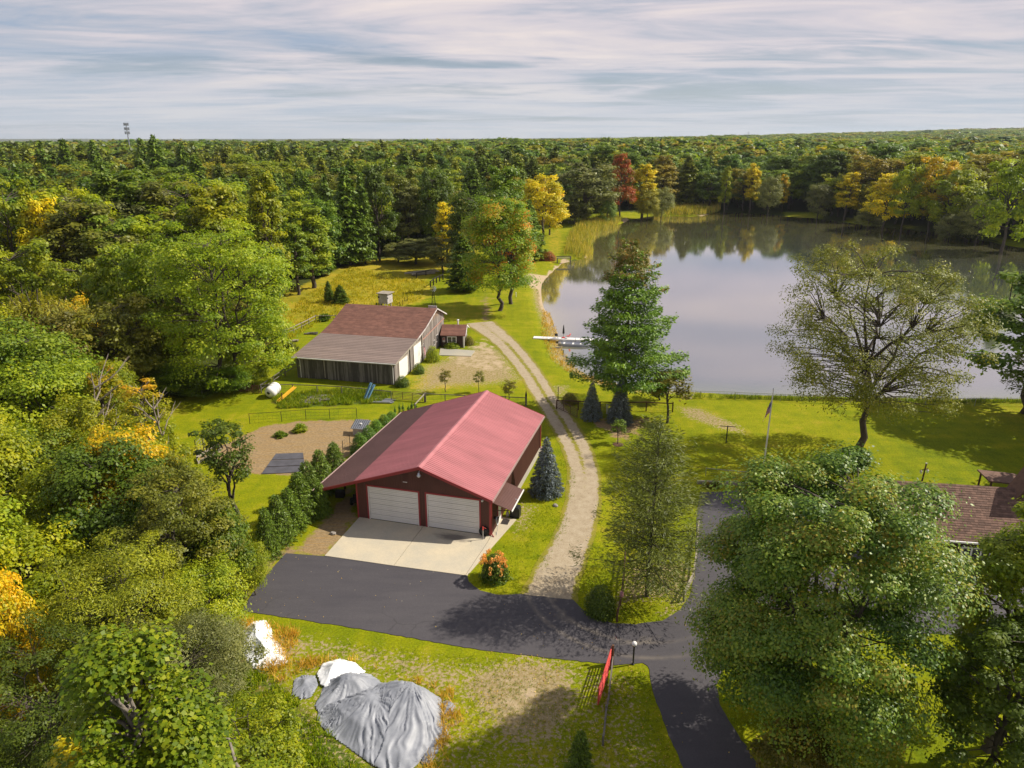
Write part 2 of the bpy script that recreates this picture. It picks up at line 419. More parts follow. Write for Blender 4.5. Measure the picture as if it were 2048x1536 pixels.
bare = mixc(t, na, (0.35, 0.255, 0.150), (0.235, 0.165, 0.085)); bare = mixc(t, ramp(t, [(0.42, 0.0), (0.62, 0.6)], furrow), bare, (0.33, 0.20, 0.07))
col = mixc(t, thr(sA.outputs[2], 0.9), col, mixc(t, 1.0, bare, grain2, 'MULTIPLY'))
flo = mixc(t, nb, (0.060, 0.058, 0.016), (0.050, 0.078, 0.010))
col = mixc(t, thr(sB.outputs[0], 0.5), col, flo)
snd = mixc(t, na, (0.50, 0.395, 0.26), (0.42, 0.31, 0.19))
col = mixc(t, thr(sB.outputs[1], 0.7), col, snd)
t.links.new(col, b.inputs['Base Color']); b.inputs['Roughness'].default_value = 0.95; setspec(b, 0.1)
bump(t, b, mth(t, 'ADD', nb, nc), 0.6, 0.06)

m, t, b = newmat('gravel_track'); M['gravel'] = m
pos = t.nodes.new('ShaderNodeNewGeometry').outputs['Position']
a = t.nodes.new('ShaderNodeAttribute'); a.attribute_name = 'cover'
na = noise(t, pos, 1.3, 6, 0.7); nb = noise(t, pos, 9, 5, 0.75)
gv = ramp(t, [(0.32, (0.22, 0.165, 0.10)), (0.5, (0.38, 0.305, 0.205)), (0.7, (0.46, 0.39, 0.29))], mth(t, 'ADD', mth(t, 'MULTIPLY', na, 0.5), mth(t, 'MULTIPLY', nb, 0.5)))
gf = ramp(t, [(0.44, 0.0), (0.60, 1.0)], mth(t, 'ADD', a.outputs['Fac'], mth(t, 'MULTIPLY', mth(t, 'SUBTRACT', mth(t, 'ADD', mth(t, 'MULTIPLY', na, 0.6), mth(t, 'MULTIPLY', nb, 0.4)), 0.5), 2.9)))
dry = mixc(t, na, lawncol(t), (0.25, 0.19, 0.05))
t.links.new(mixc(t, gf, gv, dry), b.inputs['Base Color']); b.inputs['Roughness'].default_value = 0.95; setspec(b, 0.1)
bump(t, b, nb, 0.5, 0.03)

# water
m, t, b = newmat('lake_water'); M['water'] = m
pos = t.nodes.new('ShaderNodeNewGeometry').outputs['Position']
dep = t.nodes.new('ShaderNodeAttribute'); dep.attribute_name = 'depth'
wn = noise(t, vmap(t, pos, (0.6, 0.25, 1)), 0.5, 4, 0.6)
wcol = mixc(t, ramp(t, [(0.0, 1.0), (0.35, 0.55), (1.0, 0.0)], dep.outputs['Fac']), (0.022, 0.030, 0.014), (0.155, 0.140, 0.020))
b.inputs['Roughness'].default_value = 0.6; t.links.new(wcol, b.inputs['Base Color'])
gl = t.nodes.new('ShaderNodeBsdfGlossy'); gl.inputs['Roughness'].default_value = 0.035; gl.inputs['Color'].default_value = (0.96, 0.95, 1.0, 1)
bn = t.nodes.new('ShaderNodeBump'); bn.inputs['Strength'].default_value = 0.05; bn.inputs['Distance'].default_value = 0.05
rip = mth(t, 'ADD', noise(t, vmap(t, pos, (1.0, 3.0, 1)), 0.9, 4, 0.6), mth(t, 'MULTIPLY', wn, 0.6))
t.links.new(rip, bn.inputs['Height']); t.links.new(bn.outputs[0], gl.inputs['Normal'])
fr = t.nodes.new('ShaderNodeFresnel'); fr.inputs['IOR'].default_value = 2.3
mx = t.nodes.new('ShaderNodeMixShader')
t.links.new(mth(t, 'MINIMUM', mth(t, 'ADD', mth(t, 'MULTIPLY', fr.outputs[0], 1.15), 0.19), 0.93), mx.inputs[0])
t.links.new(b.outputs[0], mx.inputs[1]); t.links.new(gl.outputs[0], mx.inputs[2])
t.links.new(mx.outputs[0], t.nodes['Material Output'].inputs[0])

# foliage
def foliage(name, cols, var=0.3, transl=0.36, rough=0.5, spec=0.35, randspread=0.0, ramp_random=None):
    m, t, b = newmat(name)
    a = t.nodes.new('ShaderNodeAttribute'); a.attribute_name = 'tint'
    oi = t.nodes.new('ShaderNodeObjectInfo')
    n = len(cols)
    col = ramp(t, [(0.08 + 0.84 * i / max(n - 1, 1), c) for i, c in enumerate(cols)], a.outputs['Fac'])
    if ramp_random:
        ln_ = noise(t, oi.outputs['Location'], 0.008, 2, 0.6)
        sel = mth(t, 'FRACT', mth(t, 'ADD', oi.outputs['Random'], 0.0))
        sel = mth(t, 'ADD', mth(t, 'MULTIPLY', sel, 0.8), mth(t, 'MULTIPLY', mth(t, 'SUBTRACT', ln_, 0.40), 0.9), clamp=True)
        rc = ramp(t, ramp_random, sel)
        col = mixc(t, 1.0, col, rc, 'MULTIPLY')
    col = mixc(t, 1.0, col, (1.95, 1.90, 0.74), 'MULTIPLY')
    hs = t.nodes.new('ShaderNodeHueSaturation')
    v = mth(t, 'FRACT', mth(t, 'MULTIPLY', oi.outputs['Random'], 7.31))
    t.links.new(mth(t, 'ADD', 1 - var / 2, mth(t, 'MULTIPLY', v, var)), hs.inputs['Value'])
    v2 = mth(t, 'FRACT', mth(t, 'MULTIPLY', oi.outputs['Random'], 13.7))
    t.links.new(mth(t, 'ADD', 0.5 - randspread / 2, mth(t, 'MULTIPLY', v2, randspread)), hs.inputs['Hue'])
    t.links.new(col, hs.inputs['Color'])
    t.links.new(hs.outputs[0], b.inputs['Base Color'])
    b.inputs['Roughness'].default_value = rough; setspec(b, spec)
    tr = t.nodes.new('ShaderNodeBsdfTranslucent')
    tcol = mixc(t, 1.0, hs.outputs[0], (1.25, 1.3, 0.6), 'MULTIPLY')
    t.links.new(tcol, tr.inputs['Color'])
    ms = t.nodes.new('ShaderNodeMixShader'); ms.inputs[0].default_value = transl
    t.links.new(b.outputs[0], ms.inputs[1]); t.links.new(tr.outputs[0], ms.inputs[2])
    t.links.new(ms.outputs[0], t.nodes['Material Output'].inputs[0])
    return m
F = {}
F['green'] = foliage('green_leaves', [(0.035, 0.070, 0.010), (0.075, 0.120, 0.014), (0.130, 0.165, 0.018)], randspread=0.02)
F['lime'] = foliage('light_green_leaves', [(0.070, 0.110, 0.012), (0.145, 0.185, 0.018), (0.235, 0.250, 0.026)], randspread=0.02, transl=0.42)
F['yelgreen'] = foliage('yellow_green_leaves', [(0.072, 0.102, 0.008), (0.150, 0.178, 0.010), (0.270, 0.265, 0.015)], randspread=0.025, transl=0.42)
F['yellow'] = foliage('yellow_leaves', [(0.15, 0.155, 0.008), (0.33, 0.285, 0.010), (0.50, 0.38, 0.015)], transl=0.4)
F['golden'] = foliage('golden_orange_leaves', [(0.12, 0.14, 0.010), (0.30, 0.235, 0.012), (0.48, 0.28, 0.015)], transl=0.4)
F['red'] = foliage('dark_red_leaves', [(0.08, 0.075, 0.012), (0.18, 0.06, 0.02), (0.30, 0.05, 0.03)])
F['olive'] = foliage('olive_brown_leaves', [(0.048, 0.058, 0.012), (0.098, 0.106, 0.020), (0.160, 0.150, 0.034)], randspread=0.02)
F['rust'] = foliage('rust_tinged_leaves', [(0.05, 0.055, 0.012), (0.098, 0.092, 0.022), (0.16, 0.120, 0.034)])
F['grey'] = foliage('grey_green_leaves', [(0.046, 0.056, 0.034), (0.095, 0.104, 0.068), (0.165, 0.165, 0.125)])
F['willow'] = foliage('willow_leaves', [(0.075, 0.085, 0.015), (0.165, 0.160, 0.032), (0.27, 0.24, 0.065)])
F['dark'] = foliage('dark_green_leaves', [(0.024, 0.045, 0.008), (0.050, 0.078, 0.011), (0.085, 0.112, 0.017)], randspread=0.02)
F['pine'] = foliage('pine_needles', [(0.028, 0.055, 0.012), (0.058, 0.098, 0.015), (0.105, 0.148, 0.022)], transl=0.12)
F['wpine'] = foliage('white_pine_needles', [(0.026, 0.065, 0.012), (0.062, 0.122, 0.014), (0.118, 0.185, 0.018)], transl=0.15)
F['wpinetop'] = foliage('cone_tinged_needles', [(0.04, 0.07, 0.018), (0.10, 0.10, 0.03), (0.17, 0.10, 0.045)], transl=0.15)
F['larch'] = foliage('fine_pale_needles', [(0.034, 0.048, 0.020), (0.062, 0.078, 0.028), (0.105, 0.118, 0.040)], transl=0.2)
F['blue'] = foliage('blue_spruce_needles', [(0.020, 0.032, 0.060), (0.050, 0.066, 0.150), (0.110, 0.130, 0.360)], transl=0.05)
F['cedar'] = foliage('cedar_sprays', [(0.020, 0.055, 0.008), (0.055, 0.110, 0.010), (0.085, 0.140, 0.015)], transl=0.12)
F['maple'] = foliage('silvery_maple_leaves', [(0.022, 0.052, 0.012), (0.042, 0.085, 0.016), (0.066, 0.115, 0.022), (0.105, 0.155, 0.036), (0.150, 0.185, 0.050), (0.19, 0.145, 0.03)], transl=0.3, spec=0.4, rough=0.45)
F['elm'] = foliage('olive_elm_leaves', [(0.060, 0.075, 0.013), (0.120, 0.135, 0.020), (0.200, 0.185, 0.030)], transl=0.3)
F['orange_top'] = foliage('orange_red_leaves', [(0.10, 0.13, 0.012), (0.38, 0.13, 0.02), (0.5, 0.12, 0.05)])
F['orange_edge'] = foliage('green_leaves_turning_orange', [(0.040, 0.080, 0.010), (0.075, 0.125, 0.012), (0.11, 0.165, 0.014), (0.15, 0.18, 0.016), (0.32, 0.15, 0.02)])
F['poplar'] = foliage('poplar_leaves', [(0.040, 0.070, 0.008), (0.085, 0.120, 0.010), (0.17, 0.185, 0.016)], spec=0.25, rough=0.5, transl=0.35)
F['reed'] = foliage('reed_blades', [(0.08, 0.11, 0.02), (0.20, 0.18, 0.06), (0.34, 0.24, 0.12)])
F['tuft'] = foliage('grass_blades', [(0.055, 0.10, 0.008), (0.12, 0.16, 0.012), (0.22, 0.22, 0.03)])
F['meadtuft'] = foliage('meadow_blades', [(0.13, 0.16, 0.010), (0.27, 0.24, 0.015), (0.38, 0.29, 0.04)])
F['dome'] = foliage('yellow_olive_leaves', [(0.060, 0.080, 0.009), (0.14, 0.155, 0.014), (0.235, 0.235, 0.025)])
F['drytuft'] = foliage('dry_grass_blades', [(0.14, 0.10, 0.03), (0.33, 0.20, 0.08), (0.45, 0.33, 0.17)])
F['bloom'] = foliage('faded_pink_blooms', [(0.30, 0.16, 0.09), (0.52, 0.24, 0.17), (0.60, 0.36, 0.26)])
mixr = [(0.0, (0.62, 0.85, 1.0)), (0.30, (1.0, 1.05, 1.0)), (0.52, (1.5, 1.4, 1.0)), (0.68, (1.9, 1.55, 0.9)), (0.80, (2.4, 1.45, 0.8)), (0.90, (2.1, 1.1, 0.9)), (1.0, (3.2, 2.0, 0.7))]
F['wood_leaf'] = foliage('woodland_leaves', [(0.034, 0.062, 0.012), (0.066, 0.102, 0.015), (0.110, 0.145, 0.020)], var=0.45, ramp_random=mixr)
F['wood_pine'] = foliage('woodland_pine_needles', [(0.042, 0.060, 0.012), (0.080, 0.102, 0.016), (0.130, 0.150, 0.024)], var=0.5, transl=0.15, ramp_random=[(0.0, (0.7, 0.9, 1.0)), (0.5, (1.0, 1.0, 1.0)), (1.0, (1.5, 1.25, 0.9))])

# ------------------------------------------------------------------ foliage geometry
def unit(a): return a / (np.linalg.norm(a, axis=1, keepdims=True) + 1e-9)
def leaf_mesh(name, C, N, L, Wd, T, mat, D=None, rng=None):
    """rhombic leaves/tufts: C centres, N facing, L length, Wd width, T tint, D preferred long axis"""
    n = len(C); rng = rng or np.random.default_rng(1)
    N = unit(N)
    ref = rng.normal(size=(n, 3)) if D is None else D + rng.normal(size=(n, 3)) * 0.15
    t = unit(ref - N * np.sum(ref * N, 1, keepdims=True))
    b = np.cross(N, t)
    L = np.broadcast_to(np.asarray(L, float), (n,))[:, None]; Wd = np.broadcast_to(np.asarray(Wd, float), (n,))[:, None]
    V = np.empty((n, 4, 3), np.float32)
    V[:, 0] = C - t * L * 0.5; V[:, 1] = C + b * Wd * 0.5 - t * L * 0.05
    V[:, 2] = C + t * L * 0.5; V[:, 3] = C - b * Wd * 0.5 - t * L * 0.05
    me = bpy.data.meshes.new(name)
    me.vertices.add(n * 4); me.vertices.foreach_set('co', V.reshape(-1))
    me.loops.add(n * 4); me.loops.foreach_set('vertex_index', np.arange(n * 4, dtype=np.int32))
    me.polygons.add(n); me.polygons.foreach_set('loop_start', np.arange(0, n * 4, 4, dtype=np.int32))
    try: me.polygons.foreach_set('loop_total', np.full(n, 4, dtype=np.int32))
    except Exception: pass
    at = me.attributes.new('tint', 'FLOAT', 'FACE'); at.data.foreach_set('value', np.clip(T, 0, 1).astype(np.float32))
    me.materials.append(mat); me.update()
    return me
def tubes_mesh(name, lines, mat, n=5):
    """lines: list of (points list, radii list)"""
    vs = []; fs = []; base = 0
    ang = np.arange(n) * 2 * np.pi / n
    ca, sa = np.cos(ang), np.sin(ang)
    for pts, rad in lines:
        P = np.asarray(pts, float); r = np.asarray(rad, float); k = len(P)
        d = np.gradient(P, axis=0); d = unit(d)
        ref = np.array([1.0, 0, 0]) if abs(d[0][0]) < 0.8 else np.array([0, 1.0, 0])
        a = unit(np.cross(d, ref)); c = np.cross(d, a)
        V = P[:, None] + (a[:, None] * ca[None, :, None] + c[:, None] * sa[None, :, None]) * r[:, None, None]
        vs.append(V.reshape(-1, 3))
        i = np.arange(k - 1)[:, None] * n; j = np.arange(n)[None]; j2 = (j + 1) % n
        q = np.stack([i + j, i + j2, i + n + j2, i + n + j], -1).reshape(-1, 4) + base
        fs.append(q); base += k * n
    V = np.concatenate(vs).astype(np.float32); Q = np.concatenate(fs).astype(np.int32)
    me = bpy.data.meshes.new(name); me.vertices.add(len(V)); me.vertices.foreach_set('co', V.reshape(-1))
    me.loops.add(Q.size); me.loops.foreach_set('vertex_index', Q.reshape(-1))
    me.polygons.add(len(Q)); me.polygons.foreach_set('loop_start', np.arange(0, Q.size, 4, dtype=np.int32))
    try: me.polygons.foreach_set('loop_total', np.full(len(Q), 4, dtype=np.int32))
    except Exception: pass
    me.polygons.foreach_set('use_smooth', np.ones(len(Q), bool))
    me.materials.append(mat); me.update(); return me
def arc(p, q, sag, k=5, rng=None, wob=0.0):
    p = np.asarray(p, float); q = np.asarray(q, float)
    t = np.linspace(0, 1, k)[:, None]
    P = p * (1 - t) + q * t
    P[:, 2] += (sag * np.sin(np.pi * t[:, 0]))
    if rng is not None and wob: P[1:-1] += rng.normal(size=(k - 2, 3)) * wob
    return P

def decid(seed, h, w, base=0.25, clumps=90, per=110, leaf=0.3, shape='round', mat=None, bark=None, cr=0.15, flat=0.6, sparse=0.0, trunks=1, lean=0.0, top_tint=0.0, fork=0.3, clump_tint=0.5, aspect=0.62, limbvis=1.0, zpow=0.95):
    """broadleaf tree: trunk, forks and a limb to every leaf clump; leaves sit in clumps through the crown"""
    rng = np.random.default_rng(seed)
    cb = h * base; ch = h - cb; rw = w / 2
    # clump centres
    g = rng.normal(size=(clumps, 3)); g = unit(g); g[:, 2] = np.where(g[:, 2] < -0.75, -g[:, 2], g[:, 2])
    rr = 0.50 + 0.50 * rng.random(clumps) ** 0.45
    az = np.arctan2(g[:, 1], g[:, 0])
    sq = (1.02 - g[:, 2] ** 2) ** -0.20
    lump = 0.74 + 0.44 * vnoise(az * 1.5 + 9, g[:, 2] * 2.4 + 5, seed)
    zt = (g[:, 2] * rr * lump * 0.5 + 0.5)            # 0..1 up the crown
    if shape == 'round': prof = np.ones(clumps)
    elif shape == 'vase': prof = 0.45 + 0.75 * np.clip(zt, 0, 1) ** 0.7
    elif shape == 'cone': prof = 1.25 - 0.85 * np.clip(zt, 0, 1)
    elif shape == 'column': prof = 1.05 - 0.35 * np.clip(zt, 0, 1)
    else: prof = np.ones(clumps)
    prof = prof * sq
    C = np.stack([g[:, 0] * rr * lump * rw * prof, g[:, 1] * rr * lump * rw * prof, cb + ch * np.clip(zt, 0.0, 1.0) ** zpow], 1)
    C[:, 0] += lean * (C[:, 2] / h) * w
    rc = cr * w * (0.7 + 0.6 * rng.random(clumps))
    rc *= np.where(zt > 0.85, 0.8, 1.0)
    nl = rng.poisson(per, clumps)
    idx = np.repeat(np.arange(clumps), nl); n = len(idx)
    d = unit(rng.normal(size=(n, 3)))
    flip = (d[:, 2] < -0.15) & (rng.random(n) < 0.7); d[flip, 2] *= -1
    rad = (0.45 + 0.62 * rng.random(n) ** 0.6)
    off = d * (rad * rc[idx])[:, None]; off[:, 2] *= flat
    L = C[idx] + off
    # ragged sprigs
    spr = rng.random(n) < 0.10
    L[spr] += d[spr] * (rc[idx][spr] * 0.5)[:, None]
    outward = L - np.array([0, 0, cb + ch * 0.35])
    N = unit(outward) * 0.35 + d * 0.65 + rng.normal(size=(n, 3)) * 0.33 + np.array([0, 0, 0.35])
    ct = rng.random(clumps)
    T = (1 - clump_tint) * rng.random(n) + clump_tint * ct[idx]
    if top_tint: T = T * (1 - top_tint) + top_tint * np.clip((L[:, 2] - cb) / ch, 0, 1) ** 1.5
    sz = leaf * (0.65 + 0.7 * rng.random(n))
    if sparse:
        keep = rng.random(n) > sparse; L, N, T, sz = L[keep], N[keep], T[keep], sz[keep]
    crown = leaf_mesh('crown', L, N, sz, sz * aspect, T, mat, rng=rng)
    # wood
    lines = []; tr = max(0.06, h * 0.017) * limbvis
    tops = []
    fz = h * fork
    for k in range(trunks):
        a = 2 * np.pi * k / trunks + rng.random() * 1.0; sp = 0.0 if trunks == 1 else w * 0.06
        b0 = np.array([math.cos(a) * sp * 0.4, math.sin(a) * sp * 0.4, -0.3])
        b1 = np.array([math.cos(a) * sp + lean * w * fork, math.sin(a) * sp, fz])
        lines.append((arc(b0, b1, 0, 5, rng, 0.012 * h), np.linspace(tr * 1.25, tr * 0.85, 5) / (1 if trunks == 1 else 1.4)))
        lead = b1 + np.array([rng.normal() * w * 0.06 + lean * w * 0.5, rng.normal() * w * 0.06, h * 0.88 - fz])
        lines.append((arc(b1, lead, 0, 6, rng, 0.015 * h), np.linspace(tr * 0.8, tr * 0.12, 6)))
        tops.append((b1, lead))
    nm = min(7, max(3, clumps // 12)); mains = []
    for k in range(nm):
        b1, lead = tops[k % trunks]
        s = rng.random() * 0.5; p = b1 + (lead - b1) * s * 0.8
        a = 2 * np.pi * k / nm + rng.random() * 0.7
        q = np.array([math.cos(a) * rw * 0.55 + lean * w * 0.4, math.sin(a) * rw * 0.55, p[2] + (h - p[2]) * (0.35 + 0.3 * rng.random())])
        pl = arc(p, q, 0.04 * h, 6, rng, 0.012 * h); mains.append(pl)
        lines.append((pl, np.linspace(tr * 0.55, tr * 0.16, 6)))
    for b1, lead in tops: mains.append(arc(b1, lead, 0, 6))
    allp = np.concatenate(mains)
    for k in range(clumps):
        dd = np.linalg.norm((allp - C[k]) * np.array([1, 1, 1.2]), axis=1) + np.where(allp[:, 2] > C[k][2], 4.0, 0) + 0.0
        s = allp[np.argmin(dd)]
        lines.append((arc(s, C[k], 0.03 * h * rng.random(), 4, rng, 0.006 * h), np.linspace(tr * 0.2, tr * 0.05, 4)))
    trunk = tubes_mesh('trunk', lines, bark or M['bark'], 5)
    return crown, trunk

def conifer(seed, h, w, base=0.08, gap=0.5, nbr=8, per=60, tuft=0.3, mat=None, droop=0.15, prof=1.0, irregular=0.15, upturn=0.0, plate=0.10, inner=0.15, topmat=None, bark=None, aspect=0.35, tr=None, up=0.55, minr=0.06, thick=1.0):
    """needle tree: whorls of limbs, needle sprays spread along every limb"""
    rng = np.random.default_rng(seed)
    Cs = []; Ns = []; Ds = []; Ts = []; lines = []
    z = h * base; tr = tr or h * 0.014
    lines.append((arc((0, 0, -0.3), (rng.normal() * 0.01 * h, rng.normal() * 0.01 * h, h * 0.985), 0, 8, rng, 0.003 * h), np.linspace(tr * 1.1, tr * 0.08, 8)))
    while z < h * 0.985:
        f = (z - h * base) / (h * (1 - base))
        Lmax = w / 2 * (max(1 - f, 0.0) ** prof) * (1.0 if f > 0.07 else 0.85 + 2 * f) + w * minr * 0.5
        k = max(3, int(nbr * (0.6 + 0.4 * (1 - f)) + 0.5)); a0 = rng.random() * 6.28
        for i in range(k):
            a = a0 + 2 * np.pi * i / k + rng.normal() * 0.18
            Lb = Lmax * (1 - irregular * rng.random() * 1.6 + irregular * 0.3)
            dz = -droop * Lb + upturn * Lb * f
            p0 = np.array([0, 0, z + rng.normal() * gap * 0.25])
            t = np.linspace(0, 1, 5)
            pl = np.stack([np.cos(a) * Lb * t, np.sin(a) * Lb * t, p0[2] + dz * t + 0.10 * Lb * np.sin(np.pi * t) * (1 if droop > 0 else -0.5)], 1)
            if Lb > 0.5: lines.append((pl, np.linspace(tr * 0.28 * (1 - 0.6 * f), 0.008, 5)))
            m = max(4, int(per * (Lb / (w / 2)) ** 1.1))
            s = inner + (1.03 - inner) * rng.random(m) ** 0.75
            c = np.stack([np.interp(s, t, pl[:, 0]), np.interp(s, t, pl[:, 1]), np.interp(s, t, pl[:, 2])], 1)
            side = np.array([-math.sin(a), math.cos(a), 0.0]); out = np.array([math.cos(a), math.sin(a), 0.0])
            wid = (0.16 + 0.30 * np.sin(np.pi * np.clip(s * 0.9, 0, 1))) * min(Lb, 2.2 * w / nbr) * thick
            sg = rng.uniform(-1, 1, m)
            c = c + side[None] * (sg * wid)[:, None]; c[:, 2] += rng.normal(size=m) * plate * tuft * 3 - np.abs(sg) * wid * 0.18 * (1 if droop > 0 else 0)
            Cs.append(c)
            Ds.append(out[None] * 0.8 + side[None] * sg[:, None] * 0.8 + np.array([0, 0, -droop * 0.8]))
            Ns.append(np.array([0, 0, up])[None] + rng.normal(size=(m, 3)) * 0.45 + out[None] * 0.3)
            tb = rng.random(); Ts.append(0.55 * rng.random(m) + 0.2 * tb + 0.25 * np.clip(s, 0, 1))
        z += gap * (0.75 + 0.5 * rng.random()) * (1 - 0.35 * f)
    m = 14; Cs.append(np.stack([rng.normal(size=m) * tuft * 0.4, rng.normal(size=m) * tuft * 0.4, h * (0.965 + 0.045 * rng.random(m))], 1))
    Ds.append(np.tile([0, 0, 1.0], (m, 1))); Ns.append(rng.normal(size=(m, 3)) + 0.01); Ts.append(rng.random(m))
    C = np.concatenate(Cs); N = np.concatenate(Ns); D = np.concatenate(Ds); T = np.concatenate(Ts)
    sz = tuft * (0.6 + 0.8 * rng.random(len(C)))
    crown = leaf_mesh('crown', C, N, sz, sz * aspect, T, mat, D=D, rng=rng)
    if topmat is not None:
        crown.materials.append(topmat)
        p = np.clip((C[:, 2] / h - 0.68) / 0.22, 0, 1) * 0.75
        # whole limbs carry cones, not single needles
        cl = vnoise(C[:, 0] * 1.1 + 5, C[:, 1] * 1.1 + C[:, 2] * 1.7, seed)
        crown.polygons.foreach_set('material_index', ((cl * 0.8 + rng.random(len(C)) * 0.25) < p).astype(np.int32))
    trunk = tubes_mesh('trunk', lines, bark or M['bark'], 5)
    return crown, trunk

def willow(seed, h, w, strands=260, per=22, mat=None, leaf=0.5):
    rng = np.random.default_rng(seed); lines = []; Cs = []; Ts = []
    tr = h * 0.02; fk = np.array([0, 0, h * 0.3])
    lines.append((arc((0, 0, -0.3), fk, 0, 4), np.linspace(tr * 1.3, tr, 4)))
    tops = []
    for i in range(14):
        a = rng.random() * 6.28; r = w / 2 * (0.25 + 0.5 * rng.random()); q = np.array([math.cos(a) * r, math.sin(a) * r, h * (0.93 - 0.28 * (2 * r / w) ** 2)])
        tops.append(q); lines.append((arc(fk, q, h * 0.06, 5, rng, 0.01 * h), np.linspace(tr * 0.5, tr * 0.12, 5)))
    for i in range(strands):
        q = tops[rng.integers(14)]; a = rng.random() * 6.28; r = w * 0.17 * rng.random() ** 0.5
        s = q + np.array([math.cos(a) * r, math.sin(a) * r, -0.6 * r + rng.normal() * 0.1]); ln = h * (0.16 + 0.34 * rng.random())
        ln = min(ln, s[2] - 0.4)
        t = rng.random(per); o = unit((s - np.array([0, 0, s[2]]))[None])[0]
        c = s[None] + np.outer(np.sqrt(t) * 0.5, o) + np.stack([rng.normal(size=per) * 0.09, rng.normal(size=per) * 0.09, -t * ln], 1)
        Cs.append(c); Ts.append(0.5 * rng.random() + 0.5 * rng.random(per))
    C = np.concatenate(Cs); n = len(C)
    D = np.tile([0, 0, -1.0], (n, 1)) + rng.normal(size=(n, 3)) * 0.2
    N = unit(C * np.array([1, 1, 0.2])) + rng.normal(size=(n, 3)) * 0.5 + np.array([0, 0, 0.35])
    sz = leaf * (0.6 + 0.8 * rng.random(n))
    return leaf_mesh('crown', C, N, sz, sz * 0.30, np.concatenate(Ts), mat, D=D, rng=rng), tubes_mesh('trunk', lines, M['bark'], 5)

def shrub(seed, h, w, n=3000, leaf=0.15, mat=None, lumps=26, cone=0.0, full=True, aspect=0.6, spiky=0.0):
    rng = np.random.default_rng(seed)
    g = unit(rng.normal(size=(lumps, 3))); g[:, 2] = np.abs(g[:, 2])
    C = g * np.array([w / 2, w / 2, h]) * (0.62 + 0.12 * rng.random((lumps, 1)))
    if cone: C[:, :2] *= (1 - cone * (C[:, 2:3] / h))
    C[:, 2] = np.maximum(C[:, 2], h * 0.12)
    idx = rng.integers(lumps, size=n); d = unit(rng.normal(size=(n, 3)))
    rc = 0.24 * min(w, h * 1.3)
    P = C[idx] + d * (rc * (0.4 + 0.7 * rng.random(n) ** 0.7))[:, None]
    if full:
        k = n // 3; q = unit(rng.normal(size=(k, 3))); q[:, 2] = np.abs(q[:, 2]); e = q * np.array([w / 2, w / 2, h]) * (0.80 + 0.16 * rng.random((k, 1)))
        if cone: e[:, :2] *= (1 - cone * (e[:, 2:3] / h))
        P[:k] = e; d[:k] = q
    P[:, 2] = np.maximum(P[:, 2], 0.04)
    N = unit(P * np.array([1, 1, 0.8])) * 0.7 + d * 0.3 + rng.normal(size=(n, 3)) * 0.4 + np.array([0, 0, 0.3])
    D = None
    if spiky: D = unit(P * np.array([1, 1, 0.5])) * spiky + np.array([0, 0, 0.6]) + rng.normal(size=(n, 3)) * 0.4; N = rng.normal(size=(n, 3)) + np.array([0, 0, 0.4])
    sz = leaf * (0.6 + 0.8 * rng.random(n))
    cr = leaf_mesh('foliage', P, N, sz, sz * aspect, 0.55 * rng.random(n) + 0.45 * rng.random(lumps)[idx], mat, D=D, rng=rng)
    lines = []
    for k in range(min(lumps, 14)):
        lines.append((arc((rng.normal() * 0.05, rng.normal() * 0.05, -0.1), C[k], 0.05 * h, 4), np.linspace(0.035, 0.012, 4)))
    st = tubes_mesh('stem', lines, M['bark'], 4)
    return cr, st

ALLTREES = []
def place(meshes, name, x, y, z=0.0, s=1.0, sz=None, rz=0.0, mat=None, label=None, cat='tree', group=None, tilt=0.0):
    root = empty(name, (x, y, z), rz, label, cat, group)
    root.scale = (s, s, s if sz is None else sz)
    root.rotation_euler = (tilt, 0, rz)
    for me, nm in zip(meshes, ('crown', 'trunk') if cat in ('tree',) or name.endswith('tree') else ('foliage', 'stem')):
        o = bpy.data.objects.new(nm, me); COL.objects.link(o); o.parent = root
        if mat is not None and nm in ('crown', 'foliage'):
            o.material_slots[0].link = 'OBJECT'; o.material_slots[0].material = mat
    ALLTREES.append((x, y))
    return root

# ------------------------------------------------------------------ layout polygons (world metres, from the ground plan of the photograph)
WL = -0.55
SHORE_PX = [(1087, 570), (1090, 608), (1104, 638), (1117, 666), (1126, 688), (1131, 712), (1150, 732), (1191, 754), (1229, 768), (1290, 778), (1369, 781), (1500, 788), (1700, 792), (1850, 796), (2048, 796),
            (2400, 800), (2900, 720), (2900, 620), (2500, 560), (2048, 496), (1921, 476), (1848, 463), (1775, 457), (1665, 443), (1592, 434), (1500, 430), (1446, 428), (1400, 433), (1320, 433), (1281, 435), (1230, 452), (1190, 462), (1168, 474), (1178, 494), (1180, 507), (1170, 519), (1134, 524), (1112, 540), (1098, 554)]
SHORE = spline(polyG(SHORE_PX, WL), True, 4)
CLEAR = polyG([(1700, 1900), (-600, 1900), (300, 1500), (470, 1240), (500, 1120), (420, 1010), (330, 960), (300, 800), (500, 780), (545, 660), (560, 590), (640, 556), (700, 527), (860, 508), (960, 480), (1100, 447), (1150, 434), (1230, 424), (1300, 418)])
CLEAR += polyG([(1440, 420), (1592, 424), (1775, 447), (2048, 484), (2500, 545), (3000, 620), (3000, 1300), (2600, 1900)])

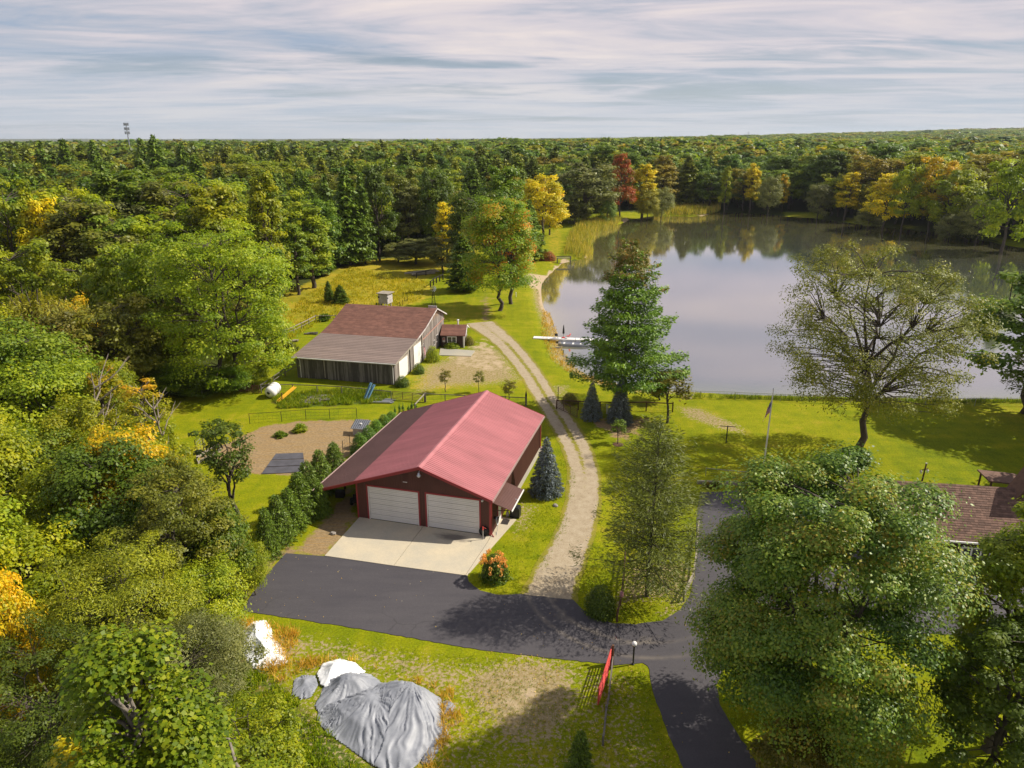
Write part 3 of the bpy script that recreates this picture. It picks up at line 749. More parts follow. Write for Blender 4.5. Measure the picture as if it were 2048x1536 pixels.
def hills(x, y):
    d = np.hypot(x, y)
    k = np.clip((d - 500) / 900, 0, 1); k = k * k * (3 - 2 * k)
    east = np.clip((x / (np.abs(y) + 1) + 0.05) / 0.7, 0, 1)
    far = np.clip((d - 1500) / 2500, 0, 1)
    return k * (10 * (fbm(x / 900 + 3, y / 900 + 1, 5, 3) - 0.5) + 8 * east - 7) + far * (16 * fbm(x / 700, y / 700, 9, 3) + 62 * east - 40)
def ground_z(x, y):
    x = np.asarray(x, float); y = np.asarray(y, float)
    ds = sdf(x, y, SHORE)
    z = 0.10 * (fbm(x / 9, y / 9, 2, 3) - 0.5) * np.clip((np.abs(ds) - 2) / 6, 0, 1) * np.clip((np.hypot(x + 5, y - 60) - 22) / 20, 0, 1)
    bank = np.clip(ds / 4.5, 0, 1); z = z + (WL - 0.02) * (1 - bank * bank * (3 - 2 * bank)) * (ds < 4.5) * (ds >= 0)
    z = np.where(ds < 0, WL - 0.02 + np.maximum(ds * 0.12, -2.5), z)
    return z + hills(x, y)
def gz(x, y): return float(ground_z(np.array([x]), np.array([y]))[0])

# ------------------------------------------------------------------ ground sheet
def axis_coords(lo, hi, step, out, growth=1.13):
    c = list(np.arange(lo, hi + 1e-6, step)); s = step; v = hi
    while v < out: s = min(s * growth, 400); v += s; c.append(v)
    s = step; v = lo; pre = []
    while v > -out: s = min(s * growth, 400); v -= s; pre.append(v)
    return np.array(pre[::-1] + c)
xs = axis_coords(-70, 62, 0.5, 9000); ys_hi = axis_coords(18, 130, 0.5, 12000)
ys = ys_hi[ys_hi > -300]
XX, YY = np.meshgrid(xs, ys); fx, fy = XX.ravel(), YY.ravel()
zz_ = ground_z(fx, fy)
nx, ny = len(xs), len(ys)
me = bpy.data.meshes.new('ground')
me.vertices.add(nx * ny); me.vertices.foreach_set('co', np.stack([fx, fy, zz_], 1).astype(np.float32).ravel())
ii = (np.arange(ny - 1)[:, None] * nx + np.arange(nx - 1)[None]).ravel()
Q = np.stack([ii, ii + 1, ii + nx + 1, ii + nx], 1).astype(np.int32)
me.loops.add(Q.size); me.loops.foreach_set('vertex_index', Q.ravel())
me.polygons.add(len(Q)); me.polygons.foreach_set('loop_start', np.arange(0, Q.size, 4, dtype=np.int32))
try: me.polygons.foreach_set('loop_total', np.full(len(Q), 4, dtype=np.int32))
except Exception: pass
me.polygons.foreach_set('use_smooth', np.ones(len(Q), bool))
def soft(polys, edge, z=0):
    r = np.zeros(fx.shape)
    for p in polys:
        d = sdf(fx, fy, polyG(p, z)); r = np.maximum(r, np.clip(0.5 - d / (2 * edge), 0, 1))
    return r
near = (np.hypot(fx, fy) < 420)
mead = soft([[(530, 720), (548, 672), (632, 632), (671, 630), (780, 628), (800, 615), (850, 600), (868, 580), (850, 562), (862, 548), (950, 520), (960, 490), (860, 500), (700, 515), (560, 580), (480, 640), (480, 740)]], 3.0)
mead = np.maximum(mead, 0.75 * soft([[(846, 740), (800, 775), (860, 790), (960, 770), (1000, 760), (1010, 730), (930, 720)]], 3))
mead = np.maximum(mead, 0.55 * soft([[(1090, 455), (1130, 450), (1135, 500), (1110, 540), (1085, 530)]], 3))
dsh = sdf(fx, fy, SHORE)
wshore = soft([[(1040, 560), (1100, 545), (1140, 640), (1150, 700), (1220, 745), (1380, 775), (1380, 800), (1200, 800), (1080, 745), (1050, 660)]], 3)
strawm = np.clip((4.0 - dsh) / 3.0, 0, 1) * wshore * (dsh > -1) * 0.75
strawm = np.maximum(strawm, 0.80 * soft([[(960, 1330), (1060, 1310), (1150, 1330), (1165, 1420), (1110, 1490), (1010, 1500), (965, 1440), (900, 1360)]], 1.5))
strawm = np.maximum(strawm, 0.55 * soft([[(470, 1245), (960, 1330), (950, 1370), (880, 1400), (760, 1340), (620, 1310), (560, 1350), (480, 1340)], [(850, 1360), (930, 1420), (920, 1500), (860, 1536), (700, 1500), (860, 1480)]], 1.0))
strawm = np.maximum(strawm, 0.65 * soft([[(1350, 812), (1400, 815), (1480, 850), (1500, 872), (1440, 860), (1370, 835)]], 1.0))
strawm = np.maximum(strawm, 0.6 * soft([[(1100, 770), (1140, 770), (1130, 800), (1110, 790)]], 1.0))
strawm = np.maximum(strawm, 0.72 * soft([[(840, 735), (900, 712), (965, 690), (1010, 700), (1050, 760), (980, 770), (880, 775), (830, 790)]], 2.5))
strawm = np.maximum(strawm, 0.52 * soft([[(1033, 1000), (1080, 1010), (1060, 1060), (1030, 1080), (1020, 1050)]], 1.0))
strawm = np.maximum(strawm, 0.55 * soft([[(1225, 1190), (1260, 1120), (1400, 1120), (1395, 1170), (1350, 1235), (1310, 1235), (1330, 1200), (1240, 1215), (1225, 1240)]], 0.8))
strawm = np.maximum(strawm, 0.40 * soft([[(430, 1235), (960, 1315), (1280, 1340), (1300, 1420), (1370, 1600), (700, 1650), (520, 1400)]], 1.0))
bare = soft([[(528, 852), (600, 842), (742, 840), (735, 870), (705, 905), (660, 950), (520, 950), (440, 930), (400, 915), (470, 880)]], 0.7)
bare = np.maximum(bare, 0.95 * soft([[(600, 1090), (640, 1050), (700, 975), (715, 1036), (650, 1113), (572, 1107), (500, 1170), (485, 1200), (480, 1180), (540, 1110)]], 1.0))
bare = np.maximum(bare, 0.72 * soft([[(1170, 840), (1300, 832), (1300, 850), (1260, 880), (1235, 884), (1200, 860)]], 1.5))
bare = np.maximum(bare, 0.55 * soft([[(955, 640), (965, 585), (985, 585), (985, 645)]], 1.2))
sand = soft([[(1045, 553), (1070, 548), (1099, 552), (1094, 566), (1086, 576), (1072, 574), (1052, 568)]], 0.8)
sand = np.maximum(sand, 0.46 * soft([[(985, 1350), (1040, 1325), (1110, 1345), (1120, 1400), (1060, 1440), (985, 1420), (965, 1380)]], 1.5))
sand = np.maximum(sand, 0.50 * soft([[(885, 712), (955, 680), (985, 655), (1000, 690), (1035, 740), (985, 752), (900, 735)]], 2.2))
sand = np.maximum(sand, np.clip((1.6 - dsh) / 1.0, 0, 1) * (fy > 130) * (fx < 100) * (dsh > -2) * 0.9)
weeds = soft([[(540, 795), (700, 775), (790, 785), (760, 805), (660, 812), (560, 818)]], 1.0)
weeds = np.maximum(weeds, 0.9 * soft([[(470, 1310), (560, 1360), (590, 1410), (640, 1440), (760, 1536), (700, 1700), (300, 1700), (380, 1400)]], 1.2))
weeds = np.maximum(weeds, 0.8 * np.clip((1.6 - dsh) / 1.6, 0, 1) * (fx > 20) * (fy < 100))
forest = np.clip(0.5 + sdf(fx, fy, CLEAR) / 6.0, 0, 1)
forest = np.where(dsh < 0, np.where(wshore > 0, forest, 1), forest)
def setcol(me, name, r, g, b):
    at = me.attributes.new(name, 'FLOAT_COLOR', 'POINT')
    at.data.foreach_set('color', np.stack([r, g, b, np.ones_like(r)], 1).astype(np.float32).ravel())
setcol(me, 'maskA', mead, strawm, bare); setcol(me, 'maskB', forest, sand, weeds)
me.materials.append(M['ground']); me.update()
tag(link('ground', me), kind='structure')

# ------------------------------------------------------------------ lake
def poly_sheet(name, outline, z, mat, skirt=0.0, grid=None):
    import bmesh
    bm = bmesh.new(); vs = [bm.verts.new((p[0], p[1], z)) for p in outline]
    bm.faces.new(vs); bmesh.ops.triangulate(bm, faces=bm.faces[:])
    if skirt:
        n = len(outline); lo = [bm.verts.new((p[0], p[1], z - skirt)) for p in outline]
        for i in range(n):
            j = (i + 1) % n; bm.faces.new((vs[i], lo[i], lo[j], vs[j]))
    bmesh.ops.recalc_face_normals(bm, faces=bm.faces[:])
    me = bpy.data.meshes.new(name); bm.to_mesh(me); bm.free()
    if me.polygons and sum(p.normal.z * p.area for p in me.polygons) < 0: me.flip_normals()
    me.materials.append(mat); return me
lx = np.arange(-5, 420, 2.0); ly = np.arange(80, 330, 2.0)
lx = np.concatenate([np.arange(0, 60, 1.0), np.arange(60, 430, 4.0)]); ly = np.concatenate([np.arange(84, 200, 1.5), np.arange(200, 345, 4.0)])
LX, LY = np.meshgrid(lx, ly); dl = sdf(LX.ravel(), LY.ravel(), SHORE)
me = bpy.data.meshes.new('lake'); n1_, n2_ = len(ly), len(lx)
ii = (np.arange(n1_ - 1)[:, None] * n2_ + np.arange(n2_ - 1)[None]).ravel(); Q = np.stack([ii, ii + 1, ii + n2_ + 1, ii + n2_], 1)
Q = Q[(dl[Q] < 3.0).any(1)]
me.from_pydata(np.stack([LX.ravel(), LY.ravel(), np.full(LX.size, WL)], 1).tolist(), [], Q.tolist())
at = me.attributes.new('depth', 'FLOAT', 'POINT'); west = np.clip(1 - (LX.ravel() - 25) / 40, 0, 1); north = np.clip((LY.ravel() - 165) / 80, 0, 1)
at.data.foreach_set('value', np.clip(-dl / (5 + 0 * west + 85 * north), 0, 1).astype(np.float32))
me.materials.append(M['water']); tag(link('lake', me), kind='structure')

# ------------------------------------------------------------------ paved surfaces
drive_px = [(572, 1107), (650, 1113), (935, 1152), (937, 1163), (960, 1182), (990, 1190), (1045, 1189), (1095, 1195), (1146, 1200), (1165, 1220), (1190, 1238), (1225, 1246), (1270, 1249), (1325, 1242), (1358, 1222), (1378, 1195), (1390, 1150),
            (1392, 1080), (1394, 1020), (1400, 985), (1440, 984), (1560, 975), (1640, 985), (1760, 1060), (1900, 1100), (2000, 1120), (2060, 1190), (2040, 1260), (1900, 1270), (1740, 1260), (1600, 1275), (1530, 1290), (1480, 1309), (1450, 1335), (1433, 1372), (1440, 1410), (1470, 1460), (1520, 1536), (1640, 1700), (1500, 1800), (1440, 1700), (1365, 1536), (1325, 1440), (1305, 1380), (1296, 1332), (1285, 1327), (1230, 1330), (1110, 1318), (960, 1300), (700, 1255), (483, 1222), (520, 1165)]
OUT = polyG(drive_px); DR = []
for i, p in enumerate(OUT):
    q = OUT[(i + 1) % len(OUT)]; L_ = math.hypot(q[0] - p[0], q[1] - p[1]); k = max(1, int(L_ / 0.35))
    for j in range(k):
        t_ = j / k; x = p[0] + (q[0] - p[0]) * t_; y = p[1] + (q[1] - p[1]) * t_
        if i not in (0, 1): x += (vnoise(x * 3, y * 3, 4) - 0.5) * 0.12; y += (vnoise(x * 3 + 9, y * 3, 6) - 0.5) * 0.12
        DR.append((x, y))
me = poly_sheet('asphalt_driveway', DR, 0.035, M['asphalt'], 0.15)
# finer interior so that the 'dust' attribute has somewhere to live
import bmesh
bm = bmesh.new(); bm.from_mesh(me); bmesh.ops.subdivide_edges(bm, edges=[e for e in bm.edges if e.calc_length() > 2.5], cuts=3, use_grid_fill=True); bm.to_mesh(me); bm.free()
co = np.array([v.co[:] for v in me.vertices]); dcurve = sdline(co[:, 0], co[:, 1], spline(polyG([(1095, 1180), (1105, 1205), (1135, 1240), (1190, 1268), (1260, 1282), (1330, 1275)]), False, 4))
at = me.attributes.new('dust', 'FLOAT', 'POINT'); at.data.foreach_set('value', (np.clip(1.05 - dcurve / 1.3, 0, 1) * 0.75).astype(np.float32))
tag(link('asphalt_driveway', me), kind='structure')

def ribbon(name, line, halfw, z, mat, cov_fn, ns=17):
    L = spline(line, False, 8); pts = np.array(L); n = len(pts); d = unit(np.gradient(pts, axis=0)); nrm = np.stack([d[:, 1], -d[:, 0]], 1)
    s = np.linspace(-1, 1, ns); hw = np.interp(np.linspace(0, 1, n), np.linspace(0, 1, len(halfw)), halfw)
    V = []; C = []
    for i in range(n):
        for k in range(ns):
            w_ = hw[i] * (1 + 0.12 * (vnoise(i * 0.6, k > ns / 2, 3) - 0.5)) * 1.12
            x = pts[i, 0] + nrm[i, 0] * s[k] * w_; y = pts[i, 1] + nrm[i, 1] * s[k] * w_
            V.append((x, y, z + gz_fast(x, y))); C.append(cov_fn(i / (n - 1), s[k]))
    Fq = [(i * ns + k, i * ns + k + 1, (i + 1) * ns + k + 1, (i + 1) * ns + k) for i in range(n - 1) for k in range(ns - 1)]
    me = bpy.data.meshes.new(name); me.from_pydata(V, [], Fq)
    if me.polygons[0].normal.z < 0: me.flip_normals()
    at = me.attributes.new('cover', 'FLOAT', 'POINT'); at.data.foreach_set('value', np.array(C, np.float32)); me.materials.append(mat)
    return tag(link(name, me), kind='structure')
def gz_fast(x, y): return float(0.10 * (fbm(np.array([x / 9]), np.array([y / 9]), 2, 3)[0] - 0.5) * np.clip((math.hypot(x + 5, y - 60) - 22) / 20, 0, 1))
def cov(tt, s):
    edge = np.clip((abs(s) - 0.62) / 0.36, 0, 1)
    mid = np.clip(1.15 - abs(s - 0.02) / 0.30, 0, 1) * np.clip((tt - 0.22) / 0.25, 0, 1) * (0.95 if tt < 0.85 else 0.6)
    return float(max(edge * 1.05, mid * 0.8))
ribbon('gravel_track', polyG([(1096, 1196), (1112, 1150), (1142, 1085), (1165, 1010), (1168, 950), (1155, 900), (1128, 850), (1092, 795), (1058, 742), (1020, 695), (985, 665), (958, 645)]), [2.0, 1.75, 1.6, 1.55, 1.55, 1.6, 1.6, 1.7, 1.9, 2.3, 2.8], 0.022, M['gravel'], cov)

# ------------------------------------------------------------------ garage (pole barn)
GA = R(-15.0); GO = (-13.98, 57.97)
gar = empty('garage', (GO[0], GO[1], 0), GA, 'large dark red two door garage with a pink red metal roof beside the gravel track', 'garage')
GL = 19.4; GW = 12.55
def rz_(u): return 3.83 + (u + 0.0) * (6.02 - 3.83) / 6.3 if u <= 6.3 else 6.02 - (u - 6.3) * (6.02 - 3.73) / 6.45
RT = 0.16
b = MB(); b.prism([(0.0, 0), (0.95, 0), (0.95, 3.30), (6.0 - 4.75 - 0.3 + 0, 3.30), (0.95, 3.31), (0.0, 3.31)], 1, 0, 0.15)  # left pier
b = MB()
b.box(0.0, 1.05, 0, 0.15, 0, 3.42); b.box(6.03, 6.66, 0, 0.15, 0, 3.42); b.box(11.64, GW, 0, 0.15, 0, 3.42)
b.prism([(0, 3.422), (GW, 3.422), (GW, rz_(GW) - 0.14), (6.3, 5.87), (0, rz_(0) - 0.14)], 1, 0, 0.15)
b.build('front_wall', M['siding'], gar)
MB().box(GW - 0.15, GW, 0.152, GL - 0.15, 0, rz_(GW) - 0.14).build('side_wall', M['siding'], gar)
MB().box(0, 0.15, 0.152, GL - 0.15, 0, rz_(0) - 0.14).build('side_wall', M['siding'], gar)
MB().prism([(0, 0), (GW, 0), (GW, rz_(GW) - 0.14), (6.3, 5.87), (0, rz_(0) - 0.14)], 1, GL - 0.15, GL).build('rear_wall', M['siding'], gar)
b = MB()
for i in range(54):
    u = 0.12 + i * 0.232
    if u > GW - 0.2: break
    zt = rz_(u) - 0.2
    if 1.0 < u < 6.1 or 6.6 < u < 11.7:
        b.box(u, u + 0.045, -0.028, -0.001, 3.60, zt)
    else: b.box(u, u + 0.045, -0.028, -0.001, 0.05, zt)
for i in range(82):
    v = 0.2 + i * 0.235
    if v > GL - 0.1: break
    b.box(GW + 0.001, GW + 0.028, v, v + 0.045, 0.05, rz_(GW) - 0.2)
tag(b.build('siding_rib', M['siding'], gar), kind='stuff')
# trim
for (u0, u1) in ((1.05, 6.03), (6.66, 11.64)):
    fr = MB(); fr.box(u0 - 0.06, u0 + 0.08, -0.06, -0.002, 0.02, 3.35); fr.box(u1 - 0.08, u1 + 0.06, -0.06, -0.002, 0.02, 3.35); fr.box(u0 - 0.06, u1 + 0.06, -0.06, -0.002, 3.352, 3.50)
    fr.build('door_frame', M['red_trim'], gar)
    dr = empty('garage_door'); dr.parent = gar
    rails = MB(); rails.box(u0 + 0.082, u0 + 0.16, -0.03, 0.05, 0.02, 3.34); rails.box(u1 - 0.16, u1 - 0.082, -0.03, 0.05, 0.02, 3.34); rails.box(u0 + 0.16, u1 - 0.16, -0.03, 0.05, 3.25, 3.34)
    rails.build('door_stop', M['white'], dr)
    pm = MB(); w_ = (u1 - u0) - 0.34; hpan = 3.16 / 6
    pm.box(0, w_, 0, 0.05, 0.014, hpan - 0.014)
    for k in range(3): pm.box(0.02, w_ - 0.02, -0.03, -0.001, 0.03 + k * hpan / 3, 0.03 + k * hpan / 3 + hpan / 3 - 0.06)
    pme = pm.mesh('door_panel'); pme.materials.append(M['white'])
    for k in range(6):
        o = link('door_panel', pme, dr); o.location = (u0 + 0.17, 0.055, 0.07 + k * hpan)
    MB().box(u0 + 0.16, u1 - 0.16, 0.03, 0.06, 0.0, 0.065).build('bottom_seal', M['rubber'], dr)
for u in (-0.03, GW - 0.10):
    MB().box(u, u + 0.15, -0.05, 0.11, 0, rz_(u + 0.07) - 0.22).build('corner_trim', M['red_trim'], gar)
MB().box(GW - 0.1, GW + 0.05, GL - 0.1, GL + 0.03, 0, 3.5).build('corner_trim', M['red_trim'], gar)
# roof: main slopes, lean-to slope, ribs, ridge cap, fascia
VF, VB = -0.40, GL + 0.35
def slab(name, u0, u1, mat, lift=0.0, parent=gar, th=0.09):
    z0, z1 = rz_(u0) + lift, rz_(u1) + lift
    return MB().prism([(u0, z0 - th), (u1, z1 - th), (u1, z1), (u0, z0)], 1, VF, VB).build(name, mat, parent)
slab('roof', 6.301, 12.85, M['red_roof']); slab('roof', -0.05, 6.299, M['red_roof']); slab('lean_to_roof', -4.05, -0.051, M['brown_roof'])
for (u0, u1, mt) in ((6.40, 12.84, M['red_roof']), (-0.05, 6.2, M['red_roof']), (-4.04, -0.055, M['brown_roof'])):
    b = MB(); k = 0; v = VF + 0.12
    while v < VB - 0.1:
        p = [(v, 0), (v + 0.12, 0), (v + 0.09, 0.042), (v + 0.03, 0.042)]
        bi = len(b.v)
        for uu in (u0, u1):
            for (vv, dz) in p: b.v.append((uu, vv, rz_(uu) + 0.001 + dz))
        b.f += [(bi + 1, bi + 5, bi + 6, bi + 2), (bi + 2, bi + 6, bi + 7, bi + 3), (bi + 3, bi + 7, bi + 4, bi)]
        if u0 > 6: b.f.append((bi + 5, bi + 4, bi + 7, bi + 6))
        v += 0.29
    tag(b.build('roof_rib', mt, gar), kind='stuff')
MB().prism([(6.3 - 0.28, rz_(6.02) + 0.038), (6.3, 6.075), (6.58, rz_(6.58) + 0.038), (6.58, rz_(6.58) + 0.052), (6.3, 6.10), (6.02, rz_(6.02) + 0.052)], 1, VF - 0.02, VB + 0.02).build('ridge_cap', M['red_roof'], gar)
def rake(v0, v1, a, c, mat):
    MB().prism([(a, rz_(a) - 0.24), (c, rz_(c) - 0.24), (c, rz_(c) + 0.035), (a, rz_(a) + 0.035)], 1, v0, v1).build('fascia', mat, gar)
rake(VF - 0.05, VF - 0.002, -4.08, 6.299, M['red_trim']); rake(VF - 0.05, VF - 0.002, 6.301, 12.88, M['red_trim'])
rake(VB + 0.002, VB + 0.05, -4.08, 6.299, M['red_trim']); rake(VB + 0.002, VB + 0.05, 6.301, 12.88, M['red_trim'])
g = MB(); zg = rz_(12.85)
g.prism([(12.87, zg - 0.17), (12.95, zg - 0.17), (12.97, zg - 0.05), (12.955, zg - 0.05), (12.94, zg - 0.14), (12.885, zg - 0.14), (12.885, zg + 0.0), (12.87, zg + 0.0)], 1, VF, VB)
g.build('gutter', M['gutter'], gar)
zl = rz_(-4.05)
MB().prism([(-4.22, zl - 0.15), (-4.06, zl - 0.15), (-4.06, zl), (-4.08, zl), (-4.08, zl - 0.12), (-4.19, zl - 0.12), (-4.19, zl - 0.01), (-4.22, zl - 0.01)], 1, VF, VB).build('gutter', M['gutter'], gar)
for v in (0.08, GL - 0.4):
    MB().tube((GW + 0.08, v, 0.2), (GW + 0.08, v, 3.4), 0.045, 6).tube((GW + 0.08, v, 3.4), (12.93, v, 3.58), 0.045, 6).tube((GW + 0.08, v, 0.2), (GW + 0.35, v - 0.25, 0.07), 0.045, 6).build('downspout', M['red_trim'], gar)
# lean-to posts and beam
for v in (0.0, 4.8, 9.6, 14.4, 19.2):
    MB().box(-3.92, -3.76, v - 0.08, v + 0.08, 0, 2.30).build('post', M['wood_brown'], gar)
MB().box(-3.94, -3.74, -0.2, GL, 2.302, 2.50 - 0.1).build('beam', M['wood_brown'], gar)
# gable vents, lights
for u in (4.85, 7.75):
    vt = MB(); vt.box(u - 0.28, u + 0.28, -0.05, -0.029, 4.25, 4.95)
    vt.build('vent_frame', M['siding'], gar)
    l = MB()
    for k in range(6): l.box(u - 0.22, u + 0.22, -0.075, -0.051, 4.32 + k * 0.1, 4.37 + k * 0.1)
    tag(l.build('vent_louvre', M['siding'], gar), kind='stuff')
MB().box(4.6, 5.0, -0.08, -0.052, 4.22, 4.27).build('vent_sill', M['white'], gar)
ln = empty('gable_lamp', (6.3, -0.45, 5.35)); ln.parent = gar
MB().tube((0, 0.45, 0.22), (0, 0.1, 0.28), 0.03).tube((0, 0.1, 0.28), (0, 0, 0.12), 0.03).build('lamp_arm', M['galv'], ln)
MB().lathe([(0.02, 0.16), (0.09, 0.13), (0.11, 0.0), (0.19, -0.08), (0.20, -0.12), (0.17, -0.12)], n=14).build('lamp_hood', M['alu'], ln, True)
MB().lathe([(0.0, -0.26), (0.1, -0.24), (0.15, -0.16), (0.14, -0.08)], n=12).build('lamp_glass', M['white'], ln, True)
ln = empty('spot_light', (11.95, -0.12, 3.5)); ln.parent = gar
MB().box(-0.05, 0.05, -0.02, 0.09, -0.05, 0.09).build('bracket', M['black'], ln); MB().lathe([(0.0, -0.16), (0.075, -0.16), (0.1, 0.0), (0.03, 0.08)], (-0.02, -0.08, 0), 10, 1).build('lamp_head', M['white'], ln, True)
# awning over the side door
aw = empty('awning', (GW, 0.5, 0)); aw.parent = gar
b = MB(); b.prism([(0.03, 2.96), (1.75, 2.42), (1.75, 2.46), (0.03, 3.02)], 1, 0.0, 4.1); b.build('awning_sheet', simple('brown_awning_sheet', (0.16, 0.08, 0.065), 0.45, 0.15, 0.8), aw)
b = MB()
for k in range(20):
    v = 0.05 + k * 0.205; b.prism([(0.04, 3.021), (1.74, 2.463), (1.74, 2.488), (0.04, 3.046)], 1, v, v + 0.05)
tag(b.build('awning_rib', bpy.data.materials['brown_awning_sheet'], aw), kind='stuff')
MB().box(0.1, 1.74, 2.0, 2.05, 2.50, 2.53).build('cross_strap', M['alu'], aw).rotation_euler = (0, 0, 0)
MB().box(1.755, 1.83, -0.02, 4.12, 2.36, 2.47).build('gutter', M['white'], aw)
for v in (0.05, 4.0): MB().beam((0.03, v, 2.2), (1.5, v, 2.46), 0.06, 0.06).build('brace', M['wood_brown'], aw)
dd = empty('side_door', (GW + 0.03, 2.15, 0)); dd.parent = gar
MB().box(0, 0.05, 0, 0.95, 0.08, 2.12).build('door_leaf', M['white'], dd)
MB().box(0, 0.07, -0.1, -0.002, 0.05, 2.2).box(0, 0.07, 0.952, 1.05, 0.05, 2.2).box(0, 0.07, -0.1, 1.05, 2.202, 2.3).build('door_casing', M['red_trim'], dd)
MB().tube((0.05, 0.12, 1.05), (0.12, 0.12, 1.05), 0.03).build('handle', M['alu'], dd)
MB().box(GW - 0.0, GW + 0.3, 7.6, GL, 0, 0.15).build('foundation_edge', M['concrete'], gar)
# apron: two slabs and a walk
def lg(u, v):
    c, s_ = math.cos(GA), math.sin(GA); return (GO[0] + u * c - v * s_, GO[1] + u * s_ + v * c)
ap = empty('concrete_apron', (GO[0], GO[1], 0), GA); tag(ap, kind='structure')
def slabq(name, pts, z, mat, parent, th=0.12):
    b = MB(); b.prism(pts, 2, z - th, z); return b.build(name, mat, parent)
slabq('slab', [(0.1, -0.02), (0.2, -6.55), (6.28, -6.42), (6.30, -0.02)], 0.07, M['concrete'], ap)
slabq('slab', [(6.34, -0.02), (6.32, -6.42), (12.3, -6.2), (12.57, -0.9), (12.55, -0.02)], 0.07, M['concrete'], ap)
slabq('slab', [(12.59, -0.05), (12.61, -0.9), (12.34, -6.2), (12.45, -6.22), (14.0, 3.3), (12.62, 3.4)], 0.065, M['concrete'], ap)
slabq('joint', [(0.15, -0.1), (0.25, -6.5), (12.4, -6.15), (13.9, 3.2), (12.6, 3.3), (12.4, -0.1)], 0.035, simple('joint_filler', (0.10, 0.085, 0.07), 0.9), ap)
m, t, b = newmat('apron_concrete'); co = t.nodes.new('ShaderNodeTexCoord').outputs['Object']
n_a = noise(t, co, 0.35, 5, 0.6); n_b = noise(t, co, 7, 4, 0.7); n_c = noise(t, vmap(t, co, (0.8, 3, 1), (0, 0, R(-20))), 1.3, 5, 0.7)
ca = mixc(t, ramp(t, [(0.35, 0), (0.65, 1)], n_a), (0.56, 0.475, 0.335), (0.46, 0.41, 0.315)); ca = mixc(t, 1.0, ca, ramp(t, [(0.3, 0.92), (0.7, 1.06)], n_b), 'MULTIPLY')
vl = t.nodes.new('ShaderNodeVectorMath'); vl.operation = 'LENGTH'; t.links.new(vmap(t, co, (0.42, 1.0, 0), (0, 0, 0), (-4.0, 1.1, 0)), vl.inputs[0])
ca = mixc(t, ramp(t, [(0.25, 0.0), (0.75, 0.85)], mth(t, 'SUBTRACT', mth(t, 'ADD', n_c, 0.55), vl.outputs['Value'])), ca, (0.13, 0.11, 0.095))
t.links.new(ca, b.inputs['Base Color']); b.inputs['Roughness'].default_value = 0.85; bump(t, b, n_b, 0.1, 0.01)
for o in ap.children:
    if o.name.startswith('slab'): o.data.materials[0] = m
stain = simple('oily_stain', (0.20, 0.185, 0.16), 0.85, 0.4, 1.2)

# things round the garage
def gthing(name, u, v, z, rz, label, cat, group=None):
    p = lg(u, v); return empty(name, (p[0], p[1], z), GA + rz, label, cat, group)
t_ = gthing('tyre', 12.0, -0.22, 0.07, 0, 'black tyre leaning on the garage front wall beside the right corner', 'tyre')
tm = MB().lathe([(0.26, -0.10), (0.40, -0.11), (0.45, -0.05), (0.45, 0.05), (0.40, 0.11), (0.26, 0.10), (0.22, 0.0), (0.26, -0.10)], (0, 0, 0.45), 20, 1); tm.build('tread', M['rubber'], t_, True)
MB().lathe([(0.0, -0.03), (0.2, -0.05), (0.25, -0.08), (0.25, 0.08)], (0, 0, 0.45), 16, 1).build('rim', M['dark_metal'], t_, True)
t_.rotation_euler = (R(-8), 0, GA)
t_ = gthing('hand_pump', 12.1, -0.75, 0.07, 0.3, 'red headed water hydrant on a pale pipe in front of the garage corner', 'hydrant')
MB().tube((0, 0, 0), (0, 0, 1.0), 0.035, 8).build('standpipe', M['offwhite'], t_); MB().tube((0, 0, 0.95), (0, 0, 1.22), 0.06, 8).tube((0, 0, 1.05), (0.0, -0.16, 0.98), 0.035, 6).build('pump_head', M['red_gate'], t_); MB().beam((0, 0, 1.2), (0.28, 0.05, 1.0), 0.04, 0.03).build('handle', M['red_gate'], t_)
t_ = gthing('hose_reel', 12.82, 1.0, 0.065, 0, 'coiled pale hose on a rack against the side wall of the garage', 'hose')
hp = []
for k in range(90):
    a = k * 0.5; r_ = 0.30 + 0.03 * math.sin(k * 1.7); hp.append((0.02 + 0.10 * (k / 90) + 0.02 * math.sin(k), r_ * math.cos(a), 0.95 + 0.42 * math.sin(a)))
link('hose', tubes_mesh('hose', [(hp, [0.018] * 90)], M['alu'], 5), t_); MB().box(-0.24, 0.18, -0.12, 0.12, 1.15, 1.3).build('bracket', M['dark_metal'], t_)
MB().tube((0.05, 0, 0.6), (0.12, -0.25, 0.1), 0.02).tube((0.12, -0.25, 0.1), (0.2, -0.8, 0.03), 0.02).build('hose_end', M['alu'], t_)
t_ = gthing('door_mat', 13.15, 2.6, 0.068, 0, 'dark brown mat on the walk before the white side door', 'mat')
MB().box(-0.33, 0.33, -0.45, 0.45, 0, 0.02).build('mat_body', M['wood_dark'], t_)
tag(t_, None)
t_ = gthing('covered_grill', 13.75, 3.9, 0, 0.0, 'black covered box shaped grill under the awning by the side door', 'grill')
gm = MB().prism([(-0.45, 0.0), (0.45, 0.0), (0.47, 0.75), (0.38, 1.05), (-0.30, 1.08), (-0.45, 0.85)], 1, -0.38, 0.38); o = gm.build('cover', M['black'], t_)
bv = o.modifiers.new('bevel', 'BEVEL'); bv.width = 0.06; bv.segments = 2
MB().box(-0.42, 0.42, -0.35, 0.35, -0.001, 0.06).build('base', M['dark_metal'], t_)
t_ = gthing('propane_bottle', 13.05, 3.75, 0.0, 0, 'small pale gas bottle standing between the side door and the black grill', 'gas bottle')
